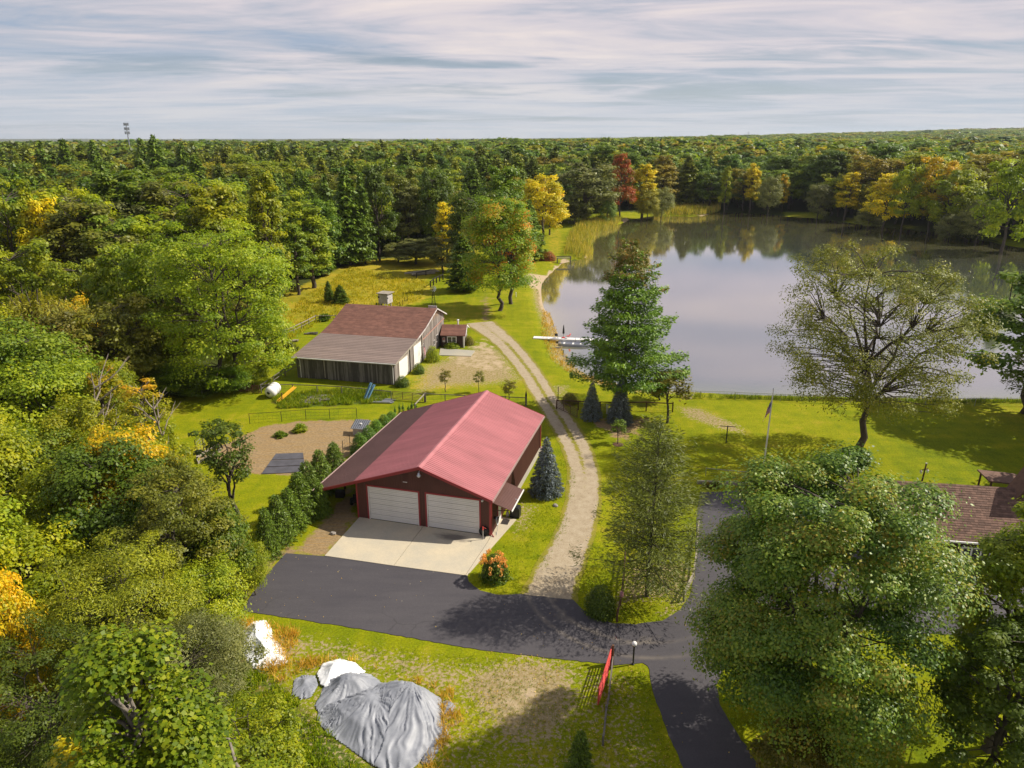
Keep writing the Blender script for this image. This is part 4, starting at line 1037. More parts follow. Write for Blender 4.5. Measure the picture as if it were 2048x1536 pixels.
MB().lathe([(0.12, 0.0), (0.15, 0.04), (0.155, 0.32), (0.11, 0.42), (0.0, 0.44)], n=14).build('tank_body', M['offwhite'], t_, True); MB().lathe([(0.09, 0.42), (0.09, 0.52), (0.085, 0.52), (0.085, 0.42)], n=12).build('collar', M['offwhite'], t_)
# motorcycle / machine in the lean-to
t_ = gthing('garden_tractor', -1.35, 2.6, 0, R(100), 'dark machine with handlebars parked in the shade of the lean-to', 'tractor')
MB().box(-0.75, 0.2, -0.28, 0.28, 0.35, 0.75).prism([(0.2, 0.35), (0.95, 0.38), (0.95, 0.8), (0.2, 0.92)], 1, -0.24, 0.24).build('tractor_body', M['black'], t_)
MB().box(-0.62, -0.15, -0.22, 0.22, 0.752, 0.86).box(-0.7, -0.62, -0.22, 0.22, 0.752, 1.15).build('seat', M['rubber'], t_)
for (x, y, r_) in ((-0.5, -0.42, 0.36), (-0.5, 0.42, 0.36), (0.65, -0.36, 0.24), (0.65, 0.36, 0.24)):
    w_ = empty('wheel', (x, y, r_)); w_.parent = t_
    MB().lathe([(r_ * 0.55, -0.1), (r_ * 0.92, -0.1), (r_, -0.04), (r_, 0.04), (r_ * 0.92, 0.1), (r_ * 0.55, 0.1)], n=18, axis=1).build('tyre', M['rubber'], w_, True)
    MB().lathe([(0.0, -0.05), (r_ * 0.55, -0.08), (r_ * 0.55, 0.08), (0, 0.05)], n=12, axis=1).build('rim', M['offwhite'], w_)
MB().tube((0.25, 0, 0.8), (0.0, 0, 1.15), 0.02).tube((-0.02, -0.2, 1.15), (-0.02, 0.2, 1.15), 0.025).build('steering_bar', M['dark_metal'], t_)
for (u, v, s_) in ((-3.5, 3.2, 1.0), (-1.0, 6.0, 1.3)):
    t_ = gthing('storage_crate', u, v, 0, 0.2, 'dark crate on the lean-to floor ' + ('next to the second post' if u < -3 else 'deep against the garage wall'), 'crate')
    b = MB()
    for k in range(4): b.box(-0.4 * s_, 0.4 * s_, -0.3 * s_, 0.3 * s_, 0.02 + k * 0.16 * s_, 0.15 * s_ + k * 0.16 * s_)
    b.build('slats', M['wood_dark'], t_); MB().box(-0.37 * s_, 0.37 * s_, -0.27 * s_, 0.27 * s_, 0.01, 0.6 * s_).build('box_core', M['black'], t_)

# ------------------------------------------------------------------ old barn
BA = R(-12.5); BO = (-16.3, 94.72); BWd = 14.7
barn = empty('barn', (BO[0], BO[1], 0), BA, 'old weathered grey plank barn with a brown shingle roof and grey lean-to roof', 'barn')
prof = [(-0.45, 3.22), (8.6, 4.30), (12.3, 5.0), (18.2, 6.75), (23.0, 4.75)]
def bz(v): return float(np.interp(v, [p[0] for p in prof], [p[1] for p in prof]))
U0, U1 = -BWd, 0.0
def plank_wall(name, along, a0, a1, fix, zfun, mat, pw=0.24, holes=(), th=0.05, seed=1, gap=0.012):
    r = random.Random(seed); b = MB(); a = a0
    while a < a1 - 0.02:
        w_ = min(pw * r.uniform(0.75, 1.25), a1 - a); zt = min(zfun(a), zfun(a + w_)) - 0.1; off = r.uniform(0, 0.018); c_ = a + w_ / 2
        segs = [(r.uniform(0.0, 0.10), zt)]
        for (h0, h1, z0, z1) in holes:
            if h0 < c_ < h1:
                segs = [(segs[0][0], z0), (z1, zt)] if z0 > 0.2 else [(z1, zt)]
        for (zA, zB) in segs:
            if zB - zA < 0.05: continue
            if along == 'u': b.box(a, a + w_ - gap, fix - off - th, fix - off, zA, zB)
            else: b.box(fix + off, fix + off + th, a, a + w_ - gap, zA, zB)
        a += w_
    return tag(b.build(name, mat, barn), kind='stuff')
b = MB(); b.prism([(0.02, 0), (22.6, 0), (22.6, bz(22.6) - 0.14), (18.2, 6.6), (12.3, 4.86), (8.6, 4.16), (0.02, bz(0) - 0.14)], 0, U0 + 0.02, U1 - 0.02)
b.build('barn_core', simple('dark_gap', (0.03, 0.026, 0.022), 0.9), barn)
D1 = (1.55, 5.2, 0.0, 2.85); D2 = (7.6, 11.0, 0.0, 3.35)
plank_wall('front_boards', 'u', U0, U1, 0.0, lambda a: bz(0) - 0.02, M['barn_front'], seed=2)
plank_wall('gable_boards', 'v', 0.0, 22.6, 0.0, lambda a: bz(a), M['barn_side'], holes=(D1, D2), seed=3, pw=0.28)
plank_wall('side_boards', 'v', 0.0, 22.6, U0 - 0.07, lambda a: bz(a), M['barn_front'], seed=4)
for (h0, h1, z0, z1), nm in ((D1, 'barn_door'), (D2, 'barn_door')):
    d_ = empty(nm); d_.parent = barn
    hp_ = (z1 - 0.05) / 5
    for k in range(5): MB().box(0.03, 0.09, h0 + 0.06, h1 - 0.06, 0.04 + k * hp_, 0.04 + (k + 1) * hp_ - 0.02).build('door_panel', M['white'], d_)
    MB().box(0.0, 0.13, h0 - 0.05, h0 + 0.05, 0, z1 + 0.02).box(0.0, 0.13, h1 - 0.05, h1 + 0.05, 0, z1 + 0.02).box(0.0, 0.13, h0 - 0.05, h1 + 0.05, z1 + 0.022, z1 + 0.14).build('door_frame', M['wood_pale'], d_)
for (v, z, s_) in ((18.6, 1.7, 0.42), (17.2, 1.35, 0.28)):
    w_ = empty('window', (0.0, v, z)); w_.parent = barn
    MB().box(0.06, 0.10, -s_, s_, -s_ * 1.2, s_ * 1.2).build('pane', M['glass'], w_)
    f_ = MB(); f_.box(0.07, 0.14, -s_ - 0.08, -s_, -s_ * 1.2 - 0.08, s_ * 1.2 + 0.08); f_.box(0.07, 0.14, s_, s_ + 0.08, -s_ * 1.2 - 0.08, s_ * 1.2 + 0.08); f_.box(0.07, 0.14, -s_, s_, s_ * 1.2, s_ * 1.2 + 0.08); f_.box(0.07, 0.14, -s_, s_, -s_ * 1.2 - 0.08, -s_ * 1.2); f_.box(0.11, 0.13, -0.02, 0.02, -s_ * 1.2, s_ * 1.2)
    f_.build('frame', M['offwhite'], w_)
RU0, RU1 = U0 - 0.45, 0.45
def bslab(name, v0, v1, mat, th=0.1): return MB().prism([(v0, bz(v0) - th), (v1, bz(v1) - th), (v1, bz(v1)), (v0, bz(v0))], 0, RU0, RU1).build(name, mat, barn)
bslab('lean_to_roof', -0.45, 8.599, M['barn_lean']); bslab('roof', 8.601, 12.299, M['barn_shingle']); bslab('roof', 12.301, 18.199, M['barn_shingle']); bslab('roof', 18.201, 23.0, M['barn_shingle'])
b = MB(); r_ = random.Random(5)
for k in range(16):
    v = -0.43 + k * 0.565; b.prism([(v, bz(v) + 0.002), (v + 0.55, bz(v + 0.55) + 0.002), (v + 0.55, bz(v + 0.55) + 0.012), (v, bz(v) + 0.035)], 0, RU0, RU1)
tag(b.build('roof_course', M['barn_lean'], barn), kind='stuff')
b = MB()
v = 8.62
while v < 18.0:
    u = RU0 - r_.random() * 0.9
    while u < RU1:
        w_ = r_.uniform(0.7, 1.3); u0_ = max(u, RU0); u1_ = min(u + w_ - 0.02, RU1)
        if u1_ > u0_: b.prism([(v, bz(v) + 0.002), (v + 0.27, bz(v + 0.27) + 0.002), (v + 0.27, bz(v + 0.27) + 0.010), (v, bz(v) + 0.022 + r_.random() * 0.012)], 0, u0_, u1_)
        u += w_
    v += 0.28
tag(b.build('shingle_course', M['barn_shingle'], barn), kind='stuff')
for (va, vb) in ((-0.47, 8.6), (8.6, 12.3), (12.3, 18.2), (18.2, 23.02)):
    MB().prism([(va, bz(va) - 0.17), (vb, bz(vb) - 0.17), (vb, bz(vb) + 0.04), (va, bz(va) + 0.04)], 0, RU1 + 0.002, RU1 + 0.05).build('bargeboard', M['wood_pale'] if va < 8 else M['offwhite'], barn)
MB().box(RU0, RU1, -0.58, -0.455, 3.06, 3.19).build('gutter', M['white'], barn)
for u in (U0 + 0.55, -0.15): MB().tube((u, -0.5, 3.05), (u, -0.14, 2.7), 0.05).tube((u, -0.14, 2.7), (u, -0.14, 0.1), 0.05).build('downspout', M['white'], barn)
MB().box(U0 + 4.2, U0 + 4.32, -0.13, -0.075, 0.3, 3.0).build('patch_board', M['wood_pale'], barn)
MB().beam((0.16, 11.6, 3.35), (0.16, 22.4, 4.1), 0.10, 0.16).build('track_rail', simple('pink_faded_rail', (0.42, 0.24, 0.19), 0.8), barn)
MB().box(0.10, 0.2, 5.9, 6.1, 0.0, 3.5).build('pilaster', M['wood_grey'], barn); MB().box(0.10, 0.2, 11.3, 11.5, 0.0, 4.2).build('pilaster', M['wood_pale'], barn)
MB().box(-1.3, 0.1, 18.9, 19.05, 6.5, 6.95).build('hay_hood', M['offwhite'], barn)

def flag_mesh(w, h, cols, nz=26, nu=8, sag=0.35, seed=1):
    """limp hanging flag: fly edge falls beside the pole in folds"""
    V = []; C = []
    for i in range(nz + 1):
        for j in range(nu + 1):
            s = i / nz; t = j / nu
            x = 0.05 + (w * 0.34) * s * (0.4 + 0.6 * math.sin(t * 2.2)); y = 0.11 * math.sin(s * 14 + t * 2.0) * (0.3 + s)
            V.append((x + 0.02 * math.sin(t * 9), y, -t * h - s * h * 0.75 * (1 - 0.15 * t)))
    Fq = [(i * (nu + 1) + j, (i + 1) * (nu + 1) + j, (i + 1) * (nu + 1) + j + 1, i * (nu + 1) + j + 1) for i in range(nz) for j in range(nu)]
    return V, Fq
def flag(parent, w, h, seed=1):
    V = []; nz, nu = 30, 13
    for i in range(nz + 1):
        for j in range(nu + 1):
            s = i / nz; t = j / nu
            drop = s * h * 1.15
            V.append((0.04 + w * 0.30 * math.sin(s * 1.5) * (0.6 + 0.4 * t), 0.10 * math.sin(s * 17 + t) * s ** 0.5 + 0.03 * math.sin(t * 5), -t * h - drop * (0.9 + 0.1 * math.sin(t * 4))))
    Fq = [(i * (nu + 1) + j, (i + 1) * (nu + 1) + j, (i + 1) * (nu + 1) + j + 1, i * (nu + 1) + j + 1) for i in range(nz) for j in range(nu)]
    me = bpy.data.meshes.new('flag_cloth'); me.from_pydata(V, [], Fq)
    for c in ((0.55, 0.03, 0.05), (0.75, 0.73, 0.75), (0.03, 0.04, 0.16)):
        me.materials.append(simple('flag_colour', c, 0.8, 0.08))
    mi = []
    for i in range(nz):
        for j in range(nu):
            if i < nz * 0.4 and j < 7: mi.append(1 if (i % 3 == 1 and j % 2 == 1) else 2)
            else: mi.append(j % 2)
    me.polygons.foreach_set('material_index', mi); me.polygons.foreach_set('use_smooth', [True] * len(mi)); me.update()
    return link('flag_cloth', me, parent)
c_, s_ = math.cos(BA), math.sin(BA)
def lb(u, v): return (BO[0] + u * c_ - v * s_, BO[1] + u * s_ + v * c_)
p = lb(0.35, 10.7); t_ = empty('barn_flag', (p[0], p[1], 0), BA, 'limp striped flag hanging before the taller white barn door', 'flag')
MB().tube((-0.2, 0, 2.45), (0.35, -0.3, 3.1), 0.025).build('staff', M['white'], t_); o = flag(t_, 1.5, 0.9); o.location = (0.33, -0.3, 3.05); o.rotation_euler = (0, 0, R(-40))

# hut beside the barn
p = lb(0.6, 19.2); HA = BA + R(20)
hut = empty('hut', (p[0], p[1], 0), BA + R(10), 'small dark hut with brown roof and white window attached to the barn', 'shed')
HW, HD, hz0, hz1 = 3.7, 4.9, 2.15, 3.15
b = MB(); b.prism([(0, 0), (HD, 0), (HD, hz0), (HD / 2, hz1 - 0.06), (0, hz0)], 0, 0, HW); b.build('wall', M['house_wall'], hut)
b = MB(); r_ = random.Random(9); a = 0.0
while a < HD:
    w_ = 0.22; zt = hz0 + (hz1 - hz0) * (1 - abs(a + 0.1 - HD / 2) / (HD / 2)) - 0.1; b.box(HW + 0.002, HW + 0.04, a, min(a + w_ - 0.012, HD), 0.02, zt); a += w_
tag(b.build('gable_boards', M['barn_side'], hut), kind='stuff')
for sgn in (0, 1):
    v0, v1 = (-0.35, HD / 2) if sgn == 0 else (HD + 0.35, HD / 2)
    z0 = hz0 - 0.13; MB().prism([(v0, z0), (v1, hz1), (v1, hz1 + 0.09), (v0, z0 + 0.09)] if sgn == 0 else [(v1, hz1), (v0, z0), (v0, z0 + 0.09), (v1, hz1 + 0.09)], 0, -0.1, HW + 0.35).build('roof', M['barn_shingle'], hut)
    MB().prism([(v0, z0 - 0.08), (v1, hz1 - 0.08), (v1, hz1 + 0.11), (v0, z0 + 0.11)] if sgn == 0 else [(v1, hz1 - 0.08), (v0, z0 - 0.08), (v0, z0 + 0.11), (v1, hz1 + 0.11)], 0, HW + 0.352, HW + 0.40).build('bargeboard', M['white'], hut)
b = MB()
for k in range(11):
    v = -0.33 + k * 0.255; zA = hz0 - 0.13 + 0.09 + (v + 0.35) / (HD / 2 + 0.35) * (hz1 - hz0 + 0.13); zB = zA + 0.255 / (HD / 2 + 0.35) * (hz1 - hz0 + 0.13)
    b.prism([(v, zA + 0.001), (v + 0.25, zB + 0.001), (v + 0.25, zB + 0.008), (v, zA + 0.025)], 0, -0.1, HW + 0.35)
tag(b.build('shingle_course', M['barn_shingle'], hut), kind='stuff')
w_ = empty('window', (1.75, -0.02, 1.35)); w_.parent = hut
for k in (-1, 1): MB().box(k * 0.36 - 0.3, k * 0.36 + 0.3, -0.03, -0.005, -0.42, 0.42).build('pane', M['glass'], w_)
f_ = MB(); f_.box(-0.78, 0.78, -0.07, -0.004, 0.42, 0.54); f_.box(-0.78, 0.78, -0.07, -0.004, -0.54, -0.42)
for x in (-0.78, -0.05, 0.67): f_.box(x, x + 0.11, -0.07, -0.031, -0.42, 0.42)
f_.build('frame', M['white'], w_)
MB().box(0.25, 0.65, -0.05, -0.005, 0.9, 1.7).build('sign_panel', M['offwhite'], hut); MB().box(0.33, 0.57, -0.07, -0.052, 1.25, 1.6).build('sign_mark', M['red_trim'], hut)
MB().box(HW - 0.12, HW + 0.1, -0.08, 0.06, 0, hz0).build('corner_post', M['white'], hut)
MB().tube((2.5, HD / 2 + 0.3, hz1 - 0.2), (2.5, HD / 2 + 0.3, hz1 + 0.75), 0.13, 10).lathe([(0.2, 0.75), (0.22, 0.8), (0.0, 0.95)], (2.5, HD / 2 + 0.3, hz1), 10).build('flue', M['white'], hut)
MB().box(HW + 0.042, HW + 0.07, 1.9, 2.9, 0.05, 2.0).build('door', M['offwhite'], hut)
padp = polyG([(881, 697), (950, 702), (942, 713), (878, 711)])
me = poly_sheet('concrete_pad', padp, 0.08, M['concrete'], 0.15); tag(link('concrete_pad', me), kind='structure')

# ------------------------------------------------------------------ house at the right edge
hA = R(-8.5); hO = (30.6, 49.9)
house = empty('house', (hO[0], hO[1], 0), hA, 'dark brown house with red brown shingle roof behind the big maple at the right edge', 'house')
HL, HDp, he, hr = 19.0, 9.6, 2.9, 5.5
def hz(v): return he + (hr - he) * (v / (HDp / 2)) if v <= HDp / 2 else hr - (hr - he) * ((v - HDp / 2) / (HDp / 2))
MB().prism([(0.4, 0), (HDp - 0.4, 0), (HDp - 0.4, hz(HDp - 0.4) - 0.14), (HDp / 2, hr - 0.14), (0.4, hz(0.4) - 0.14)], 0, 0.4, HL).build('wall', M['house_wall'], house)
MB().prism([(0, he - 0.12), (HDp / 2, hr - 0.12), (HDp / 2, hr), (0, he)], 0, 0, HL).build('roof', M['house_shingle'], house)
MB().prism([(HDp / 2, hr - 0.12), (HDp, he - 0.12), (HDp, he), (HDp / 2, hr)], 0, 0, HL).build('roof', M['house_shingle'], house)
b = MB(); r_ = random.Random(8); v = 0.0; k = 0
while v < HDp / 2 - 0.05:
    u = -r_.random() * 0.5
    while u < HL:
        w_ = r_.uniform(0.25, 0.55); a0, a1 = max(u, 0), min(u + w_ - 0.015, HL)
        if a1 > a0: b.prism([(v, hz(v) + 0.002), (v + 0.19, hz(v + 0.19) + 0.002), (v + 0.19, hz(v + 0.19) + 0.008), (v, hz(v) + 0.026 + r_.random() * 0.012)], 0, a0, a1)
        u += w_
    v += 0.2
tag(b.build('shingle_course', M['house_shingle'], house), kind='stuff')
MB().box(-0.05, HL, -0.13, -0.003, he - 0.14, he - 0.01).build('gutter', M['white'], house)
for (u, n_) in ((1.6, 2), (5.0, 3), (9.0, 2), (12.5, 3)):
    w_ = empty('window', (u, 0.4, 1.55)); w_.parent = house
    MB().box(0, 0.7 * n_, -0.05, -0.002, -0.55, 0.55).build('pane', M['glass'], w_)
    f_ = MB(); f_.box(-0.09, 0.7 * n_ + 0.09, -0.1, -0.003, 0.552, 0.65); f_.box(-0.09, 0.7 * n_ + 0.09, -0.1, -0.003, -0.65, -0.552)
    for q in range(n_ + 1): f_.box(q * 0.7 - 0.06, q * 0.7 + 0.06, -0.09, -0.051, -0.55, 0.55)
    f_.build('frame', M['white'], w_)
# taller wing with a steep gable
MB().prism([(10.3, 0), (18.6, 0), (18.6, 7.5), (11.3, 7.85), (10.3, 5.3)], 1, 4.0, 5.4).build('wing_wall', M['house_wall'], house)
for pts in ([(9.8, 4.55), (11.3, 7.87), (11.3, 8.05), (9.8, 4.73)], [(11.3, 7.87), (18.8, 7.5), (18.8, 7.68), (11.3, 8.05)]):
    MB().prism(pts, 1, 3.75, 5.6).build('wing_roof', M['house_shingle'], house)
    MB().prism([(pts[0][0], pts[0][1] - 0.12), (pts[1][0], pts[1][1] - 0.12), pts[2], pts[3]], 1, 3.67, 3.748).build('bargeboard', M['wood_brown'], house)
MB().prism([(11.2, 3.2), (14.5, 3.0), (14.5, 3.12), (11.2, 3.32)], 1, 10.6, 13.0).build('porch_roof', M['house_shingle'], house)
for v in (10.8, 12.8): MB().tube((11.5, v, 0), (11.5, v, 3.2), 0.09).build('porch_post', M['wood_brown'], house)

# edging wall, shrubs by the court
t_ = empty('retaining_edge', (0, 0, 0), 0, 'low timber edging along the mulch strip at the head of the court', 'edging')
a_, b_ = G(1400, 967), G(1450, 971)
MB().beam((a_[0] - 0.3, a_[1], 0.17), (b_[0] + 6, b_[1] - 0.4, 0.17), 0.22, 0.34).build('timber', M['wood_pale'], t_)

# ------------------------------------------------------------------ fences and gates
def fence(name, pts, label, cat='fence', post_h=1.25, step=3.0, post=0.07, rails=((1.15, 0.04, 0.09),), mat='wood_grey', wires=0, wire_mat='dark_metal', endpost=None, jitter=0.04, posts_at=None, round_=False, group=None, rail_mat=None, seed=0):
    r = random.Random(seed + len(name)); o = empty(name, (pts[0][0], pts[0][1], 0), 0, label, cat, group); ox, oy = pts[0][0], pts[0][1]
    P_ = []
    for i in range(len(pts) - 1):
        a, b2 = pts[i], pts[i + 1]; L_ = math.hypot(b2[0] - a[0], b2[1] - a[1]); n = max(1, round(L_ / step))
        for k in range(n): P_.append((a[0] + (b2[0] - a[0]) * k / n, a[1] + (b2[1] - a[1]) * k / n))
    P_.append(tuple(pts[-1][:2]))
    tilts = []
    for i, p in enumerate(P_):
        b_ = MB(); z0 = gz(*p); h_ = post_h * (1 + r.uniform(-jitter, jitter)); tx, ty = r.uniform(-.03, .03), r.uniform(-.03, .03)
        rad = (endpost or post) if i in (0, len(P_) - 1) else post
        if round_: b_.tube((p[0] - ox, p[1] - oy, z0 - 0.2), (p[0] - ox + tx, p[1] - oy + ty, z0 + h_), rad, 7, rad * 0.9)
        else: b_.beam((p[0] - ox, p[1] - oy, z0 - 0.2), (p[0] - ox + tx, p[1] - oy + ty, z0 + h_), rad * 1.8, rad * 1.8)
        b_.build('post', M[mat], o)
    for i in range(len(P_) - 1):
        p, q = P_[i], P_[i + 1]
        for (z, wd, hh) in rails:
            za, zb = gz(*p) + z + r.uniform(-jitter, jitter), gz(*q) + z + r.uniform(-jitter, jitter)
            MB().beam((p[0] - ox, p[1] - oy, za), (q[0] - ox, q[1] - oy, zb), wd, hh).build('rail', M[rail_mat or mat], o)
    if wires:
        b_ = MB()
        for i in range(len(P_) - 1):
            p, q = P_[i], P_[i + 1]
            for k in range(wires):
                z = 0.12 + (post_h - 0.2) * k / max(wires - 1, 1)
                b_.beam((p[0] - ox, p[1] - oy, gz(*p) + z), (q[0] - ox, q[1] - oy, gz(*q) + z), 0.012, 0.012)
            L_ = math.hypot(q[0] - p[0], q[1] - p[1]); n = max(2, int(L_ / 0.5))
            for k in range(1, n):
                x = p[0] + (q[0] - p[0]) * k / n - ox; y = p[1] + (q[1] - p[1]) * k / n - oy; zg_ = gz(x + ox, y + oy)
                b_.beam((x, y, zg_ + 0.1), (x, y, zg_ + post_h - 0.1), 0.008, 0.008, (1, 0, 0))
        tag(b_.build('wire_mesh', M[wire_mat], o), kind='stuff')
    return o
def gate(name, p, q, label, mat, h=1.2, bars=6, r_=0.028, ups=2, z0=0.15):
    o = empty(name, (p[0], p[1], gz(p[0], p[1])), math.atan2(q[1] - p[1], q[0] - p[0]), label, 'gate'); L_ = math.hypot(q[0] - p[0], q[1] - p[1])
    for k in range(bars):
        z = z0 + (h - z0) * k / (bars - 1); MB().tube((0, 0, z), (L_, 0, z), r_ * (1.3 if k in (0, bars - 1) else 1), 6).build('bar', M[mat], o)
    for k in range(ups + 2):
        x = L_ * k / (ups + 1); MB().tube((x, 0, z0 - 0.02), (x, 0, h + 0.02), r_ * 1.3, 6).build('upright', M[mat], o)
    return o
g_ = lambda x, y: G(x, y)[:2]
fence('pasture_fence', [g_(523, 786), g_(587, 786), g_(684, 790), g_(783, 800)], 'grey post and top rail fence with wire mesh in front of the old barn', step=3.0, wires=5, post=0.06, rails=((1.18, 0.05, 0.10),))
gate('farm_gate', g_(786, 799), g_(845, 804), 'brown tube gate closing the pasture fence beside the end of the old barn', 'rust_gate', 1.15, 6)
fence('corner_fence', [g_(849, 805), g_(831, 826)], 'short pale diagonal rail fence running back from the gate towards the garage', step=3, post=0.09, rails=((1.15, 0.09, 0.12),), mat='wood_grey', rail_mat='wood_pale')
fence('yard_fence', [g_(851, 804), g_(930, 808), g_(1052, 812)], 'post and rail fence with wire behind the garage ridge, ending at the track', step=2.7, wires=5, post=0.06, rails=((1.15, 0.05, 0.10),), endpost=0.11)
fence('pole_fence', [g_(523, 787), g_(571, 752), g_(597, 739)], 'grey pole fence running back from the white tank to the barn corner', step=3.2, post=0.075, rails=((1.15, 0.09, 0.09), (0.6, 0.07, 0.07)), round_=True)
gate('farm_gate', g_(480, 786), g_(519, 788), 'brown tube gate at the left end of the pasture fence beside the white tank', 'rust_gate', 1.15, 6)
fence('paddock_fence', [g_(545, 682), g_(588, 665), g_(632, 643), g_(672, 642)], 'pale weathered log rail fence bordering the yellow meadow left of the barn', step=3.0, post=0.08, rails=((1.05, 0.11, 0.12), (0.5, 0.05, 0.06)), mat='wood_grey', rail_mat='wood_pale', round_=True)
fence('meadow_fence', [g_(795, 620), g_(815, 602)], 'short wire fence between the white cistern and the windmill', step=2.0, post=0.04, rails=(), wires=3, mat='dark_metal')
fence('garden_fence', [g_(500, 848), g_(564, 843), g_(612, 839), g_(660, 838), g_(714, 836)], 'thin wire fence along the far side of the bare garden plot', step=3.6, post_h=1.35, post=0.03, rails=((1.33, 0.02, 0.03),), mat='dark_metal', wires=4)
fence('garden_side_fence', [g_(686, 905), g_(700, 893)], 'two thin stakes with wire at the garden corner beside the round shrubs', step=1.2, post_h=1.4, post=0.03, rails=(), wires=4, mat='wood_dark')
fence('lake_fence', [g_(1352, 794), g_(1400, 797), g_(1470, 799), g_(1560, 803), g_(1700, 808), g_(1850, 811), g_(2048, 813), g_(2200, 815)], 'low chain link fence on the grassy bank of the lake', step=5.2, post_h=1.05, post=0.032, rails=((1.05, 0.035, 0.035),), mat='galv', wires=6)
fence('spruce_fence', [g_(1113, 818), g_(1200, 822), g_(1292, 822), g_(1345, 824)], 'brown board fence with wire behind the two blue spruces', step=3.2, post_h=1.3, post=0.075, rails=((1.18, 0.05, 0.13),), mat='wood_brown', wires=4)
gate('open_gate', g_(1114, 817), g_(1154, 837), 'open red brown tube gate beside the track left of the blue spruces', 'rust_gate', 1.25, 6)
fence('white_post', [g_(1213, 828), g_(1215, 829)], 'short white post in the fence between the two blue spruces', 'post', step=9, post_h=1.3, post=0.04, rails=(), mat='white')
fence('court_fence', [g_(1411, 952), g_(1500, 960)], 'thin grey rail fence above the timber edging by the court', step=2.4, post_h=0.9, post=0.03, rails=((0.88, 0.03, 0.04),), mat='galv', wires=4)
# garden wire gate and raised bed
gate('garden_gate', g_(396, 912), g_(410, 898), 'pale wire garden gate standing at the left end of the garden plot', 'galv', 1.6, 5, 0.02, 1)
fence('garden_arch', [g_(394, 914), g_(408, 902)], 'tall thin frame over the pale garden gate', 'frame', step=5, post_h=2.0, post=0.035, rails=((1.95, 0.04, 0.04),), mat='dark_metal')
t_ = empty('raised_bed', (*g_(430, 908), 0), 0, 'raised bed edged with pale planks beside the garden gate', 'planter')
a_, b_, c2_, d2_ = g_(394, 917), g_(436, 890), g_(396, 928), g_(442, 902); o_ = g_(430, 908)
for p, q in ((a_, b_), (c2_, d2_), (a_, c2_), (b_, d2_)): MB().beam((p[0] - o_[0], p[1] - o_[1], 0.15), (q[0] - o_[0], q[1] - o_[1], 0.15), 0.07, 0.3).build('plank', M['wood_pale'], t_)
# left wood edge rails
fence('wood_edge_fence', [g_(95, 885), g_(150, 868), g_(190, 848)], 'pale rail fence half hidden in the trees at the left', step=3, post=0.08, rails=((1.0, 0.1, 0.12),), mat='wood_grey', rail_mat='wood_pale')
fence('drive_edge_rail', [g_(513, 1128), g_(545, 1095), g_(572, 1068)], 'pale split rail showing below the dark hedge at the edge of the drive', 'fence', step=2.6, post_h=0.9, post=0.07, rails=((0.75, 0.09, 0.12),), mat='wood_grey', rail_mat='wood_pale')
# red gate near the drive
p, q = g_(1222, 1326), g_(1196, 1412)
gate('red_gate', p, q, 'bright red tube gate standing open on the grass beside the drive', 'red_gate', 1.3, 7, 0.035, 3, 0.12)
fence('gate_post', [g_(1224, 1328), g_(1225, 1329)], 'stout timber post the red gate hangs on', 'post', step=9, post_h=1.5, post=0.10, rails=(), mat='wood_brown', round_=True)
fence('rail_fence', [g_(1225, 1332), g_(1217, 1400), g_(1212, 1430), g_(1206, 1490)], 'low collapsing split rail fence running towards the viewer from the red gate', step=3.0, post_h=0.7, post=0.07, rails=((0.45, 0.09, 0.10), (0.15, 0.08, 0.09)), mat='wood_grey', round_=True, jitter=0.2)
fence('island_fence', [g_(1234, 1243), g_(1241, 1210), g_(1247, 1160), g_(1250, 1120)], 'old split rail fence beside the dark round bush on the island', step=2.4, post_h=1.1, post=0.08, rails=((0.9, 0.08, 0.09), (0.45, 0.08, 0.09)), mat='wood_brown', round_=True, jitter=0.12)
fence('island_fence', [g_(1367, 1203), g_(1386, 1160), g_(1392, 1115), g_(1396, 1060)], 'pale split rail fence along the right side of the island by the court', step=2.4, post_h=1.0, post=0.09, rails=((0.8, 0.09, 0.12), (0.4, 0.09, 0.12)), mat='wood_pale', round_=True, jitter=0.15)
fence('meadow_rail', [g_(861, 575), g_(873, 566), g_(886, 560)], 'short black post and rail fence in front of the far pines', 'fence', step=2.4, post_h=1.5, post=0.14, rails=((1.35, 0.12, 0.2),), mat='wood_dark')
fence('meadow_rail', [g_(833, 556), g_(852, 551), g_(862, 548)], 'black rail fence at the far edge of the yellow meadow under the dark pine', 'fence', step=3, post_h=1.3, post=0.12, rails=((1.15, 0.1, 0.18),), mat='wood_dark')
fence('far_rail', [g_(1126, 446), g_(1160, 450)], 'distant low rail fence where the lakeside lawn meets the wood', 'fence', step=3, post_h=1.2, post=0.1, rails=((1.0, 0.1, 0.15),), mat='wood_pale')
r_ = random.Random(4)
def logs(name, x, y, n, L, label, mat='wood_pale', ang=0.3, rad=0.12, stack=True, cat='logs'):
    c = g_(x, y); o = empty(name, (c[0], c[1], gz(*c)), ang, label, cat)
    for k in range(n):
        a = r_.uniform(-0.22, 0.22); xx = r_.uniform(-0.3, 0.3); yy = (k % 4) * rad * 2.3 - rad * 3; z = rad + (k // 4) * rad * 1.8
        l = L * r_.uniform(0.6, 1.1); MB().tube((xx - l / 2 * math.cos(a), yy - l / 2 * math.sin(a), z), (xx + l / 2 * math.cos(a), yy + l / 2 * math.sin(a), z + 0.03), rad * r_.uniform(0.7, 1.1), 7).build('log', M[mat], o)
    return o
